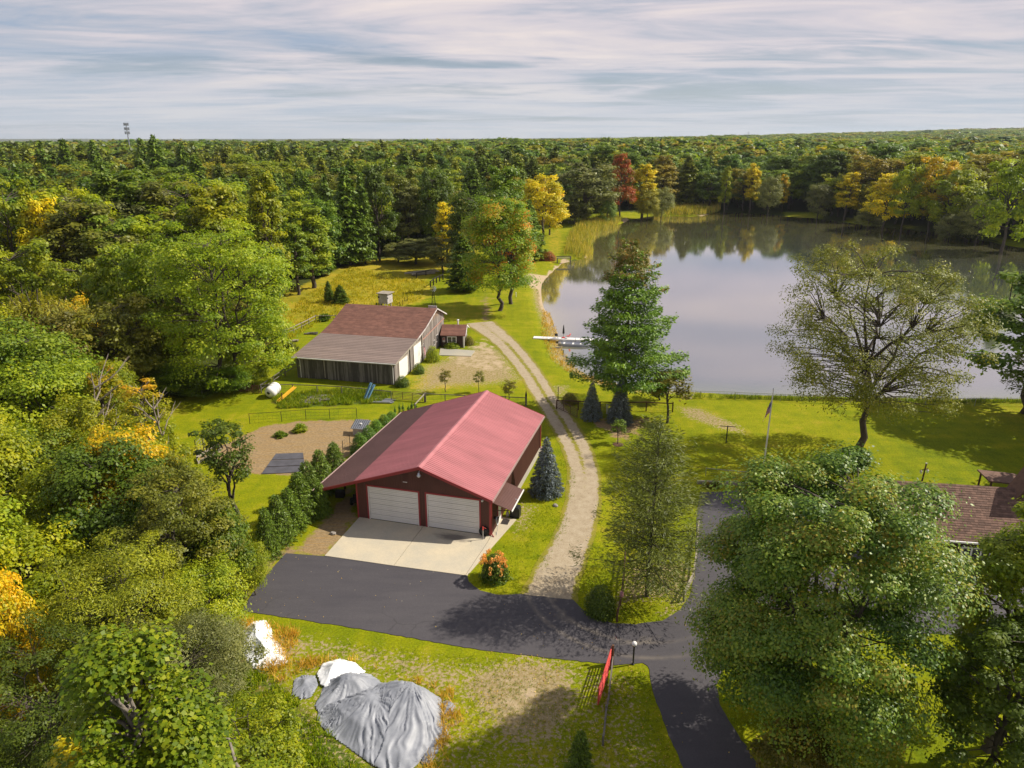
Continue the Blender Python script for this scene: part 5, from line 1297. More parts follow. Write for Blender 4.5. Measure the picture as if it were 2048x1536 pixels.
def boards(name, x, y, n, L, W_, label, mat='wood_grey', ang=0.1, cat='lumber'):
    c = g_(x, y); o = empty(name, (c[0], c[1], 0), ang, label, cat)
    for k in range(n):
        w_ = W_ / 5; yy = (k % 5) * w_ * 1.05 - W_ / 2; z = 0.10 + (k // 5) * 0.07; a = r_.uniform(-0.08, 0.08); l = L * r_.uniform(0.7, 1.0)
        MB().beam((-l / 2, yy - a, z), (l / 2, yy + a, z), w_ * 0.9, 0.05).build('board', M[mat], o)
    return o
logs('log_pile', 553, 697, 9, 3.4, 'pale weathered log pile in long grass at the left of the barn', ang=0.55)
logs('log_pile', 578, 686, 6, 3.0, 'smaller pale log pile nearest the log rail fence', ang=0.7)
logs('log_pile', 844, 549, 9, 8.0, 'heap of long bleached logs at the far edge of the meadow', ang=0.6, rad=0.22)
logs('log_pile', 625, 668, 5, 2.2, 'few grey stones and logs on the grass left of the barn', 'wood_grey', 0.1)
boards('board_stack', 640, 797, 12, 3.6, 2.2, 'stack of grey boards in the weeds before the barn')
boards('board_stack', 622, 803, 8, 3.0, 1.6, 'lower loose grey boards left of the board stack')
boards('board_stack', 765, 802, 8, 3.4, 1.6, 'flat scrap sheets in the weeds beside the pasture gate', 'galv', -0.1, 'scrap')
# tank
c = g_(549, 792); t_ = empty('white_tank', (c[0], c[1], 0.1), R(112), 'white water tank lying in the grass beside the pasture fence corner', 'tank')
MB().lathe([(0.0, -1.05), (0.45, -1.0), (0.72, -0.85), (0.78, -0.6), (0.78, -0.2), (0.75, -0.18), (0.75, -0.12), (0.78, -0.1), (0.78, 0.3), (0.75, 0.32), (0.75, 0.38), (0.78, 0.4), (0.78, 0.7), (0.68, 0.9), (0.3, 1.0), (0, 1.0)], (0, 0, 0.85), 24, 0).build('tank_body', M['white'], t_, True)
MB().lathe([(0.22, -1.06), (0.22, -1.1), (0.0, -1.12)], (0, 0, 1.05), 14, 0).build('lid', M['black'], t_); MB().box(-0.6, -0.4, -0.5, 0.5, 0, 0.2).box(0.4, 0.6, -0.5, 0.5, 0, 0.2).build('cradle', M['wood_grey'], t_)
t_.rotation_euler = (0, R(-14), R(75))
# yellow chute, blue slides
a_, b_ = g_(556, 806), g_(592, 790); c = a_; t_ = empty('yellow_beam', (c[0], c[1], 0), 0, 'long yellow chute propped up in the weeds beside the white tank', 'chute')
d_ = Vector((b_[0] - a_[0], b_[1] - a_[1], 1.1)); MB().beam((0, 0, 0.15), d_, 0.42, 0.08).build('chute_floor', M['yellow'], t_)
n_ = Vector((-d_.y, d_.x, 0)).normalized() * 0.2
MB().beam(Vector((0, 0, 0.22)) + n_, d_ + n_ + Vector((0, 0, 0.08)), 0.05, 0.2).build('chute_side', M['yellow'], t_); MB().beam(Vector((0, 0, 0.22)) - n_, d_ - n_ + Vector((0, 0, 0.08)), 0.05, 0.2).build('chute_side', M['yellow'], t_)
MB().tube((0.5, 0.3, 0), (0.5, 0.3, 1.3), 0.06).build('prop', M['rust_gate'], t_)
for k, (x0, y0, x1, y1) in enumerate(((729, 801, 740, 772), (735, 801, 746, 777))):
    a_ = g_(x0, y0); h_ = 1.9; t_ = empty('blue_slide', (a_[0], a_[1], 0), 0, ('taller' if k == 0 else 'shorter') + ' of two pale blue slides leaning on the pasture fence', 'slide', 'pale blue slides by the fence')
    top = (0.9, 0.7, h_ + 0.25 - 0.25 * k); MB().beam((0, 0, 0.1), top, 0.26, 0.05).build('slide_bed', M['blue_plastic'], t_)
    for s_ in (-0.12, 0.12): MB().beam((s_ * 0.8, -s_ * 0.6, 0.18), (top[0] + s_ * 0.8, top[1] - s_ * 0.6, top[2] + 0.08), 0.05, 0.16).build('slide_side', M['blue_plastic'], t_)
# coop with ribbed roof
c = g_(722, 867); t_ = empty('garden_shed', (c[0], c[1], 0), R(-12), 'tiny white shed with ribbed grey roof at the back corner of the garden', 'shed')
MB().box(-0.75, 0.75, -0.5, 0.6, 0, 0.85).build('wall', M['offwhite'], t_); MB().prism([(-0.7, 0.80), (0.85, 1.35), (0.85, 1.40), (-0.7, 0.85)], 0, -0.95, 0.95).build('roof', M['galv'], t_)
for k in range(8): MB().prism([(-0.7, 0.851), (0.85, 1.401), (0.85, 1.44), (-0.7, 0.89)], 0, -0.9 + k * 0.24, -0.84 + k * 0.24).build('roof_rib', M['dark_metal'], t_)
MB().box(-0.1, 0.12, 0.0, 0.2, 1.13, 1.26).build('white_cap', M['white'], t_)
# weed fabric sheets in the garden
fb = [(552, 908), (606, 906), (612, 946), (522, 950)]
for k in range(3):
    f0, f1 = k / 3, (k + 1) / 3 - 0.03
    L0, R0 = np.array(g_(*fb[0])), np.array(g_(*fb[1])); L1, R1 = np.array(g_(*fb[3])), np.array(g_(*fb[2]))
    q = [L0 + (L1 - L0) * f0, R0 + (R1 - R0) * f0, R0 + (R1 - R0) * f1, L0 + (L1 - L0) * f1]
    me = poly_sheet('weed_fabric', [tuple(x) for x in q], 0.05 + 0.01 * k, M['sheet_black'], 0.04)
    tag(link('weed_fabric', me), ('rearmost', 'middle', 'nearest')[k] + ' of three grey weed fabric strips laid across the garden', 'ground sheet', 'grey weed fabric strips')
# cistern on stilts
c = g_(772, 617); A_ = R(-20); t_ = empty('water_tank_house', (c[0], c[1], 0), A_, 'weathered white box on stilts with overhanging roof beyond the barn ridge', 'tank house')
for sx_ in (-1, 1):
    for sy_ in (-1, 1): MB().box(sx_ * 0.75 - 0.07, sx_ * 0.75 + 0.07, sy_ * 0.75 - 0.07, sy_ * 0.75 + 0.07, 0, 1.25).build('leg', M['offwhite'], t_)
for k in range(4):
    a = k * math.pi / 2; ca_, sa_ = math.cos(a), math.sin(a)
    for j in range(6):
        x = -0.98 + j * 0.335; b = MB(); b.box(x, x + 0.31, -1.03, -0.98, 1.2, 3.15); 
        b.v = [(p[0] * ca_ - p[1] * sa_, p[0] * sa_ + p[1] * ca_, p[2]) for p in b.v]; b.build('board', M['offwhite'], t_)
MB().box(-0.97, 0.97, -0.97, 0.97, 1.22, 3.14).build('box_core', M['black'], t_)
MB().box(-1.3, 1.35, -1.3, 1.35, 3.16, 3.28).build('roof', M['wood_pale'], t_); MB().box(-1.1, -0.75, -1.06, -1.032, 2.3, 2.6).box(0.9, 1.04, -1.0, -0.7, 2.2, 2.5).build('hatch', M['dark_metal'], t_)
# windmill
c = g_(868, 629); t_ = empty('windmill', (c[0], c[1], 0), 0.2, 'small steel lattice windmill on the lawn beyond the barn ridge', 'windmill')
H_ = 5.0
b = MB()
cn = [(-0.55, -0.55), (0.55, -0.55), (0.55, 0.55), (-0.55, 0.55)]
for (x, y) in cn: MB().tube((x, y, 0), (x * 0.1, y * 0.1, H_), 0.035, 5).build('leg', M['dark_metal'], t_)
for lv in range(6):
    z0, z1 = H_ * lv / 6, H_ * (lv + 1) / 6; s0, s1 = 1 - 0.9 * lv / 6, 1 - 0.9 * (lv + 1) / 6
    for i in range(4):
        p, q = cn[i], cn[(i + 1) % 4]; b.tube((p[0] * s0, p[1] * s0, z0), (q[0] * s1, q[1] * s1, z1), 0.015, 4); b.tube((p[0] * s1, p[1] * s1, z1), (q[0] * s1, q[1] * s1, z1), 0.02, 4)
b.build('brace', M['dark_metal'], t_)
rt = empty('rotor', (0, -0.2, H_ + 0.1)); rt.parent = t_
MB().lathe([(0, -0.05), (0.1, -0.04), (0.1, 0.04), (0, 0.05)], n=10, axis=1).build('hub', M['alu'], rt)
for k in range(10):
    a = k * 0.628; MB().quad((0.1 * math.cos(a), -0.02, 0.1 * math.sin(a)), (0.62 * math.cos(a - .12), -0.06, 0.62 * math.sin(a - .12)), (0.62 * math.cos(a + .22), 0.05, 0.62 * math.sin(a + .22)), (0.1 * math.cos(a + .3), 0.02, 0.1 * math.sin(a + .3))).build('blade', M['alu'], rt)
MB().beam((0, 0, 0), (0, 1.0, 0.0), 0.03, 0.03).prism([(0.7, -0.2), (1.35, -0.3), (1.35, 0.3), (0.7, 0.2)], 0, -0.01, 0.01).build('tail_vane', M['alu'], rt)

# ------------------------------------------------------------------ lawn furniture
c = g_(1528, 928); t_ = empty('flagpole', (c[0], c[1], 0), 0, 'tall white flagpole rising behind the big maple', 'flagpole')
ft = HT(779, c[1]); MB().tube((0, 0, 0), (0, 0, ft), 0.09, 10, 0.05).build('pole', M['white'], t_); MB().lathe([(0, -0.1), (0.09, 0), (0, 0.1)], (0, 0, ft + 0.08), 8).build('finial', M['alu'], t_)
ff = empty('striped_flag', (c[0], c[1], 0), 0, 'limp red and white striped flag with blue canton on the white pole', 'flag')
o = flag(ff, 2.0, 1.25); fz_ = HT(800, c[1]); o.location = (-0.05, -0.1, fz_); o.rotation_euler = (0, 0, R(170)); o.scale = (1, 1, 1.05)
MB().tube((0, -0.1, fz_ - 1.2), (0, -0.1, fz_ + 0.1), 0.012).build('halyard', M['white'], ff)
c = g_(1452, 886); t_ = empty('clothes_post', (c[0], c[1], 0), 0, 'dark T shaped clothes post standing alone on the lawn', 'clothes post')
MB().tube((0, 0, 0), (0, 0, 2.05), 0.06, 8).build('pole', M['dark_metal'], t_); MB().tube((-0.85, 0.1, 2.05), (0.85, -0.1, 2.0), 0.04, 6).build('crossbar', M['dark_metal'], t_); MB().lathe([(0.0, 0.06), (0.1, 0.02), (0.1, -0.02)], (0, 0, 2.06), 8).build('cap', M['dark_metal'], t_)
c = g_(1844, 962); t_ = empty('feeder_post', (c[0], c[1], 0), 0.2, 'rustic wooden post with bird feeders behind the house roof', 'bird feeder')
MB().tube((0, 0, 0), (0.1, 0, 1.9), 0.09, 7, 0.07).build('post', M['wood_brown'], t_); MB().beam((-0.45, 0, 1.2), (0.4, 0, 1.35), 0.07, 0.07).build('arm', M['wood_brown'], t_)
for x in (-0.4, 0.36): MB().lathe([(0.0, 0.0), (0.1, 0.03), (0.1, 0.26), (0.14, 0.28), (0.0, 0.38)], (x, -0.05, 0.9), 8).build('feeder', M['offwhite'], t_)
MB().box(0.02, 0.18, -0.08, 0.08, 1.9, 1.98).build('cap', M['offwhite'], t_)
c = g_(1266, 1329); t_ = empty('lamp_post', (c[0], c[1], 0), 0, 'short black lamp post with white globe at the corner of the drive', 'lamp post')
MB().tube((0, 0, 0), (0, 0, 1.45), 0.055, 8).lathe([(0.1, 0.0), (0.1, 0.06), (0.05, 0.1)], (0, 0, 0), 10).build('pole', M['black'], t_); MB().lathe([(0.05, 1.42), (0.12, 1.46), (0.14, 1.52)], n=10).build('collar', M['black'], t_); MB().lathe([(0.1, 1.5), (0.17, 1.6), (0.17, 1.7), (0.1, 1.8), (0.0, 1.83)], n=14).build('globe', M['white'], t_, True)
c = g_(1228, 1322); t_ = empty('small_flag', (c[0], c[1], 1.45), 0, 'small faded flag on a stick at the top of the red gate post', 'flag')
MB().tube((0, 0, 0), (-0.05, 0.05, 0.75), 0.012, 5).build('stick', M['wood_pale'], t_); o = flag(t_, 0.42, 0.26); o.location = (-0.05, 0.05, 0.72)
c = g_(1239, 1210); t_ = empty('mail_tube', (c[0] + 0.1, c[1] - 0.05, 0.8), 0, 'faded pink cap on the island fence post beside the dark round bush', 'post cap')
MB().lathe([(0.13, 0.0), (0.15, 0.12), (0.13, 0.34), (0.07, 0.42), (0, 0.44)], n=10).build('cap_body', M['pink'], t_, True)
c = g_(1116, 797); t_ = empty('post_marker', (c[0], c[1], 0), 0, 'slim dark post with a small cap at the left end of the spruce fence', 'post'); MB().tube((0, 0, 0), (0, 0, 1.5), 0.05).build('pole', M['wood_dark'], t_); MB().lathe([(0.08, 1.5), (0.0, 1.68)], n=6).build('cap', M['dark_metal'], t_)
c = g_(1052, 811); t_ = empty('tall_post', (c[0], c[1], 0), 0, 'tall dark gate post with a small finial where the yard fence meets the track', 'post'); MB().box(-0.12, 0.12, -0.12, 0.12, 0, 1.6).build('pole', M['wood_dark'], t_); MB().prism([(-0.1, 1.602), (0.1, 1.602), (0.0, 2.1)], 1, -0.04, 0.04).build('finial', M['rust_gate'], t_)
c = g_(1113, 890); 
def stone(x, y, s, label):
    c = g_(x, y); t = empty('stone', (c[0], c[1], 0.02), x, label, 'stone'); rr = np.random.default_rng(int(x))
    pr = []; b = MB(); b.lathe([(0.0, -0.1), (s, -0.05), (s * 1.05, s * 0.3), (s * 0.6, s * 0.6), (0, s * 0.65)], n=9); b.v = [(p[0] * (1 + rr.normal() * 0.12), p[1] * (0.75 + rr.normal() * 0.1), p[2]) for p in b.v]
    o = b.build('boulder', M['stone'], t); return t
stone(1111, 1012, 0.28, 'pale round stone in the grass between the garage and the track')
stone(666, 1068, 0.3, 'brown stone at the foot of the front lean-to post'); 

# ------------------------------------------------------------------ dock, boat, parasol, lakeside bits
a_ = G(1067, 676, 0); b_ = G(1262, 684, 0)
L_ = math.hypot(b_[0] - a_[0], b_[1] - a_[1]); t_ = empty('dock', (a_[0], a_[1], 0.0), math.atan2(b_[1] - a_[1], b_[0] - a_[0]), 'long white boarded dock reaching into the lake from the left shore', 'dock')
n_ = int(L_ / 0.34)
dp = MB().box(0, 0.32, -0.65, 0.65, 0.1, 0.16).mesh('dock_board'); dp.materials.append(M['white'])
for k in range(n_): o = link('dock_board', dp, t_); o.location = (k * 0.34, 0, 0)
for y in (-0.6, 0.6): MB().box(0, n_ * 0.34, y - 0.04, y + 0.04, -0.06, 0.098).build('stringer', M['alu'], t_)
for k in range(1, 7):
    for y in (-0.7, 0.7): MB().tube((k * 2.4, y, -2.2), (k * 2.4, y, 0.45), 0.035, 6).build('pile', M['galv'], t_)
da = math.atan2(b_[1] - a_[1], b_[0] - a_[0]); dv = Vector((math.cos(da), math.sin(da), 0)); dn_ = Vector((-dv.y, dv.x, 0))
p = Vector(a_) + dv * 7.0 - dn_ * 1.65; t_ = empty('rowing_boat', (p.x, p.y, WL), da, 'low pale aluminium boat moored along the near side of the dock', 'boat')
b = MB(); st = [(-2.6, 0.55, 0.0), (-1.5, 0.72, -0.02), (0, 0.78, -0.03), (1.5, 0.66, 0.0), (2.4, 0.32, 0.08), (2.75, 0.04, 0.2)]
for (x, w_, zb) in st: b.v += [(x, -w_, 0.42), (x, -w_ * 0.75, zb), (x, w_ * 0.75, zb), (x, w_, 0.42), (x, w_ * 0.93, 0.42), (x, w_ * 0.68, zb + 0.06), (x, -w_ * 0.68, zb + 0.06), (x, -w_ * 0.93, 0.42)]
for i in range(len(st) - 1):
    for k in range(8): j = (k + 1) % 8; b.f.append((i * 8 + k, i * 8 + j, (i + 1) * 8 + j, (i + 1) * 8 + k))
b.f.append(tuple(range(8))[::-1]); b.build('hull', M['alu'], t_)
for x in (-1.6, -0.1, 1.2): MB().box(x - 0.14, x + 0.14, -0.6, 0.6, 0.28, 0.33).build('thwart', M['white'], t_)
MB().box(-2.6, 2.2, 0.70, 0.80, 0.40, 0.47).build('gunwale', M['dark_metal'], t_)
p = Vector(a_) + dv * 5.1 + dn_ * 0.25; t_ = empty('closed_parasol', (p.x, p.y, 0.16), 0, 'closed dark parasol standing on the dock in a red base', 'parasol')
MB().tube((0, 0, 0), (0, 0, 2.3), 0.03).build('pole', M['dark_metal'], t_); MB().lathe([(0.10, 0.75), (0.20, 0.8), (0.15, 1.5), (0.06, 2.2), (0.0, 2.35)], n=9).build('canopy', M['black'], t_); MB().lathe([(0.0, 0.0), (0.3, 0.0), (0.28, 0.12), (0.06, 0.2)], n=14).build('base', M['red_gate'], t_)
for k, dx in enumerate((3.9, 5.9)):
    p = Vector(a_) + dv * dx + dn_ * 0.2; t_ = empty('dock_chair', (p.x, p.y, 0.16), da + 1.2 * k, ('dark' if k == 0 else 'red') + ' low chair on the dock ' + ('left' if k == 0 else 'right') + ' of the closed parasol', 'chair')
    mt = 'dark_metal' if k == 0 else 'red_gate'
    MB().box(-0.25, 0.25, -0.25, 0.25, 0.36, 0.41).build('seat', M[mt], t_); MB().beam((0, -0.25, 0.4), (0, -0.42, 0.85), 0.5, 0.04).build('backrest', M[mt], t_)
    for x in (-0.22, 0.22):
        for y in (-0.22, 0.22): MB().tube((x, y, 0), (x, y, 0.36), 0.02, 5).build('leg', M['galv'], t_)
c = G(1127, 523, 0); t_ = empty('lakeside_bench', (c[0], c[1], -0.1), 0.05, 'grey wooden bench shaped landing at the edge of the reeds', 'bench')
MB().box(-1.9, 2.1, -0.5, 0.5, 1.0, 1.12).build('seat', M['wood_grey'], t_)
for x in (-1.7, 1.9):
    for y in (-0.4, 0.4): MB().box(x - 0.09, x + 0.09, y - 0.09, y + 0.09, -0.6, 0.999 if x < 0 else 1.4).build('leg', M['wood_grey'], t_)
MB().box(-1.9, 2.1, 0.42, 0.48, 1.3, 1.5).build('backrest', M['wood_grey'], t_)
c = g_(1032, 594); t_ = empty('white_stake', (c[0], c[1], 0), 0, 'small white stake on the lawn right of the orange topped maple', 'stake'); MB().tube((0, 0, 0), (0, 0, 1.0), 0.07).build('pole', M['white'], t_); MB().lathe([(0.09, 1.0), (0.0, 1.1)], n=8).build('cap', M['white'], t_)
logs('driftwood', 1110, 692, 7, 2.6, 'tangle of dark driftwood branches on the brown bank below the dock', 'wood_grey', 0.4, 0.05)

# ------------------------------------------------------------------ tarps
def tarp(name, outline_px, peaks, mat, label, cat='tarp', z0=0.03, base=0.35, res=0.06, fold=0.05, seed=1, freq=9, zoff=0.0, edge=1.0, parent=None):
    P_ = np.array(polyG(outline_px)); x0, y0 = P_.min(0) - 0.2; x1, y1 = P_.max(0) + 0.2
    gx = np.arange(x0, x1, res); gy = np.arange(y0, y1, res); X, Y = np.meshgrid(gx, gy)
    xx = X.ravel() + (vnoise(X.ravel() * 1.7, Y.ravel() * 1.7, seed) - 0.5) * 0.3 + (fbm(X.ravel() * 0.6 + 4, Y.ravel() * 0.6, seed + 1, 2) - 0.5) * 1.5; yy = Y.ravel() + (vnoise(X.ravel() * 1.7 + 7, Y.ravel() * 1.7, seed + 3) - 0.5) * 0.3 + (fbm(X.ravel() * 0.6 + 9, Y.ravel() * 0.6 + 3, seed + 2, 2) - 0.5) * 1.5
    d = -sdf(xx, yy, [tuple(p) for p in P_])
    z = base * np.clip(d / 1.3, 0, 1)
    best = np.full(z.shape, 1e9); ang = np.zeros(z.shape); rd = np.zeros(z.shape)
    for i, (px_, py_, h_, r_0) in enumerate(peaks):
        c = G(px_, py_); dx, dy = xx - c[0], yy - c[1]; dd = np.hypot(dx, dy)
        z = np.maximum(z, h_ * np.clip(1 - dd / r_0, 0, 1) * np.clip(d / 1.2, 0, 1))
        m_ = dd / r_0 < best; best = np.where(m_, dd / r_0, best); ang = np.where(m_, np.arctan2(dy, dx) + i * 2, ang); rd = np.where(m_, dd, rd)
    q = ang * freq + 3.2 * fbm(xx * 0.7, yy * 0.7, seed + 5, 3)
    f1 = 1 - np.abs(2 * (vnoise(q, rd * 0.35, seed + 9)) - 1); f2 = 1 - np.abs(2 * vnoise(q * 2.3, rd * 0.8, seed + 13) - 1)
    z = z + fold * (f1 ** 2 * 1.8 + f2 * 0.7 - 0.8) * np.clip(rd / 0.7, 0.1, 1) + 0.05 * (vnoise(xx * 2.2, yy * 2.2, seed + 2) - 0.5)
    z = np.maximum(z * np.clip(d / 0.15, 0, 1) ** 0.5, 0.0) + z0 + zoff
    ok = (d > 0); n_x = len(gx); ii = (np.arange(len(gy) - 1)[:, None] * n_x + np.arange(n_x - 1)[None]).ravel(); Q = np.stack([ii, ii + 1, ii + n_x + 1, ii + n_x], 1); Q = Q[ok[Q].all(1)]
    used = np.unique(Q); rm = -np.ones(len(z), int); rm[used] = np.arange(len(used))
    me = bpy.data.meshes.new(name); me.from_pydata(np.stack([xx[used], yy[used], z[used]], 1).tolist(), [], rm[Q].tolist()); me.materials.append(mat)
    me.polygons.foreach_set('use_smooth', [True] * len(me.polygons)); me.update()
    return tag(link(name, me), label, cat)
tarp('tarpaulin', [(640, 1415), (668, 1398), (720, 1384), (760, 1368), (800, 1364), (850, 1378), (885, 1400), (885, 1440), (900, 1470), (868, 1490), (850, 1515), (825, 1545), (790, 1560), (740, 1530), (700, 1500), (655, 1470), (632, 1440)],
     [(828, 1402, 1.5, 5.0), (742, 1418, 1.05, 4.2), (690, 1430, 0.5, 2.0)], M['tarp_grey'], 'largest grey silver tarpaulin draped over a mound at the bottom of the picture', seed=4, fold=0.075, freq=10, base=0.3)
tarp('tarpaulin', [(640, 1392), (650, 1362), (690, 1342), (745, 1350), (768, 1368), (740, 1392), (690, 1410), (640, 1435), (628, 1412)], [(700, 1372, 0.9, 3.0)], M['tarp_grey'], 'smaller grey tarpaulin behind the large one, under the white sheet', seed=7, fold=0.08, freq=13, base=0.2)
tarp('tarpaulin', [(633, 1352), (645, 1330), (680, 1320), (712, 1328), (735, 1348), (700, 1360), (682, 1362), (655, 1384), (640, 1372)], [(680, 1348, 0.9, 2.0), (712, 1345, 0.7, 1.2)], M['tarp_white'], 'white plastic sheet over the top of the grey tarpaulin mound', seed=9, fold=0.06, z0=0.12)
tarp('tarpaulin', [(588, 1360), (605, 1350), (632, 1352), (638, 1372), (625, 1395), (600, 1402), (582, 1392)], [(612, 1368, 0.55, 1.1)], M['tarp_grey'], 'small crumpled grey tarpaulin at the left end of the tarpaulin mounds', seed=12, fold=0.07)
tarp('tarpaulin', [(886, 1402), (900, 1398), (914, 1415), (905, 1432), (886, 1428)], [(898, 1412, 0.4, 0.8)], M['tarp_grey'], 'little crumpled corner of tarpaulin at the right of the large grey one', seed=14)
tarp('tarpaulin', [(850, 1495), (880, 1472), (885, 1490), (862, 1530), (840, 1530)], [(865, 1500, 0.45, 1.0)], M['tarp_grey'], 'torn grey tarpaulin strip at the lower right of the large one', seed=17)
tarp('tarpaulin', [(486, 1262), (505, 1244), (532, 1240), (543, 1254), (548, 1276), (562, 1290), (572, 1306), (578, 1327), (545, 1334), (510, 1343), (492, 1322), (480, 1292)], [(512, 1272, 0.9, 2.6), (528, 1302, 0.8, 2.2)], M['tarp_white'], 'bright white tarpaulin over a separate mound beside the drive', seed=21, fold=0.06, base=0.55, edge=0.6)

# ------------------------------------------------------------------ cell tower and far masts
X_, Y_ = (266 - 1024) / FPX * 830 / cP * 1.0, 800.0
X_ = (266 - 1024) / PXM(Y_)
t_ = empty('cell_tower', (X_, Y_, 0), 0.3, 'lone phone mast standing above the wood on the horizon at the left', 'mast')
tz_ = HT(247, Y_); MB().tube((0, 0, -2), (0, 0, tz_), 0.75, 8, 0.45).build('mast_pole', M['galv'], t_)
for lv, zt in enumerate((tz_ - 0.5, tz_ - 5.0, tz_ - 9.0)):
    for k in range(9):
        a = k * 2 * math.pi / 9 + lv * 0.3; r0 = 2.2; MB().box(r0 * math.cos(a) - 0.25, r0 * math.cos(a) + 0.25, r0 * math.sin(a) - 0.25, r0 * math.sin(a) + 0.25, zt - 1.6, zt + 1.2).build('antenna', M['galv'], t_)
    MB().lathe([(2.0, 0), (2.05, 0.2), (1.8, 0.2)], (0, 0, zt - 0.2), 12).build('platform', M['dark_metal'], t_)
for k, (px_, py_, yd) in enumerate(((1493, 265, 1500), (1118, 276, 1400), (800, 281, 1300))):
    X_ = (px_ - 1024) / PXM(yd); zt = HT(py_, yd) + 2; t_ = empty('far_mast', (X_, yd, gz(X_, yd)), 0, 'tiny far lattice mast on the horizon ' + ('right of the lake centre', 'above the middle of the wood', 'above the barn ridge')[k], 'mast')
    MB().tube((0, 0, 0), (0, 0, zt - gz(X_, yd)), 0.5, 5, 0.3).build('mast_pole', M['galv'], t_); MB().beam((-3, 0, zt - gz(X_, yd) - 3), (3, 0, zt - gz(X_, yd) - 3), 0.4, 0.4).build('cross_arm', M['galv'], t_)

# ------------------------------------------------------------------ tree stock
def stock():
    K = {}
    K['D'] = [decid(11 + i, 20, 12.5, 0.05, 80, 130, 0.58, s_, F['wood_leaf'], cr=0.125) for i, s_ in enumerate(('round', 'column', 'round', 'vase'))]
    K['C'] = [decid(31 + i, 20, 7.5, 0.05, 70, 125, 0.48, 'column', F['lime'], cr=0.15) for i in range(2)]
    K['P'] = [conifer(41 + i, 22, 9.5, 0.08, 0.95, 8, 78, 0.80, F['wood_pine'], 0.05, 0.70, 0.25, 0.25, up=0.8, aspect=0.55) for i in range(3)]
    K['N'] = [decid(51 + i, 9, 7.5, 0.0, 85, 200, 0.24, 'round', F['green'], cr=0.15) for i in range(3)]
    K['fD'] = [decid(61 + i, 20, 12.5, 0.2, 30, 52, 1.5, 'round', F['wood_leaf'], cr=0.17, aspect=0.85) for i in range(3)]
    K['fP'] = [conifer(71 + i, 22, 9.5, 0.10, 1.7, 7, 22, 1.7, F['wood_pine'], 0.05, 0.65, 0.25, 0.25, up=0.8, aspect=0.6) for i in range(2)]
    return K
K = stock()
def spot(bx, by, ty, wpx):
    g = G(bx, by); Y = g[1]; h = HT(ty, Y); dm = Y * cP + (CAMH - 0.5 * max(h, 0)) * sP
    return (bx - 1024) / FPX * dm, Y, h, wpx * dm / FPX      # bx = middle of the crown
def T(kind, bx, by, ty, wpx, mat, label, idx=0, group=None, h0=None, name='broadleaf_tree', rz=None, w0=None):
    """a stock tree scaled to its spot"""
    X, Y, h, w = spot(bx, by, ty, wpx)
    base = {'D': (20, 12.5), 'C': (20, 7.5), 'P': (22, 9.5), 'N': (9, 7.5), 'S': (6, 3.6), 'H': (5.5, 3.0)}[kind]
    me = K[kind][idx % len(K[kind])]
    sxy = w / (base[1] * 1.02); szz = h / base[0]
    return place(me, name, X, Y, gz(X, Y), sxy, szz, (bx * 0.37) % 6.28 if rz is None else rz, mat, label, 'tree', group)
def hero(fn, name, bx, by, ty, wpx, label, rz=0.0, group=None, cat='tree', **kw):
    X, Y, h, w = spot(bx, by, ty, wpx)
    m_ = fn(h=h, w=w, **kw)
    return place(m_, name, X, Y, gz(X, Y), 1, None, rz, None, label, cat, group)

# --- big individual trees
hero(decid, 'maple_tree', 1640, 1480, 925, 462, 'huge silvery green maple overhanging the drive at the right', seed=101, base=0.0, clumps=190, per=900, leaf=0.17, shape='round', mat=F['maple'], cr=0.105, flat=0.55, clump_tint=0.45, fork=0.15, trunks=2, zpow=0.95)
hero(decid, 'elm_tree', 1752, 912, 497, 372, 'tall airy olive elm standing alone between the lawn and the lake', seed=102, base=0.13, clumps=330, per=170, leaf=0.22, shape='round', mat=F['elm'], cr=0.060, flat=0.85, clump_tint=0.4, fork=0.22, trunks=1, lean=-0.02, limbvis=0.95, aspect=0.5, zpow=0.95)
hero(conifer, 'white_pine_tree', 1254, 822, 487, 236, 'tall layered dark green pine standing on the near lake shore', seed=103, base=0.2, gap=1.15, nbr=9, per=520, tuft=0.36, mat=F['wpine'], droop=-0.04, prof=0.62, irregular=0.36, upturn=0.16, plate=0.20, inner=0.22, topmat=F['wpinetop'], up=0.8, minr=0.10, thick=1.2, aspect=0.45)
hero(conifer, 'fine_pine_tree', 1306, 1192, 835, 285, 'airy pale green pine on the island between gravel track and court', seed=104, base=0.12, gap=0.62, nbr=8, per=330, tuft=0.33, mat=F['larch'], droop=-0.18, prof=0.75, irregular=0.5, upturn=0.30, plate=0.3, inner=0.12, aspect=0.15, up=0.4, tr=0.17, minr=0.12, thick=1.3)
hero(decid, 'maple_tree', 998, 622, 400, 140, 'round green maple with orange red crown top beside the track end', seed=105, base=0.03, clumps=150, per=300, leaf=0.34, shape='round', mat=F['orange_edge'], cr=0.125, trunks=1, fork=0.16, top_tint=0.05, clump_tint=0.6)
# orange-red shoulder of the same maple is a small red maple right behind it
hero(decid, 'maple_tree', 1022, 608, 404, 92, 'orange red leaved maple right behind the round green one', seed=106, base=0.25, clumps=60, per=220, leaf=0.34, shape='round', mat=F['orange_top'], cr=0.12, trunks=1)
hero(decid, 'broadleaf_tree', 440, 776, 452, 262, 'very large spreading light green tree left of the old barn', seed=107, base=0.0, clumps=200, per=190, leaf=0.33, shape='round', mat=F['lime'], cr=0.09, clump_tint=0.4, fork=0.15, trunks=2)
hero(decid, 'poplar_tree', 428, 1950, 1235, 1, 'young poplar with large yellow green leaves close to the viewer', seed=108) if False else None
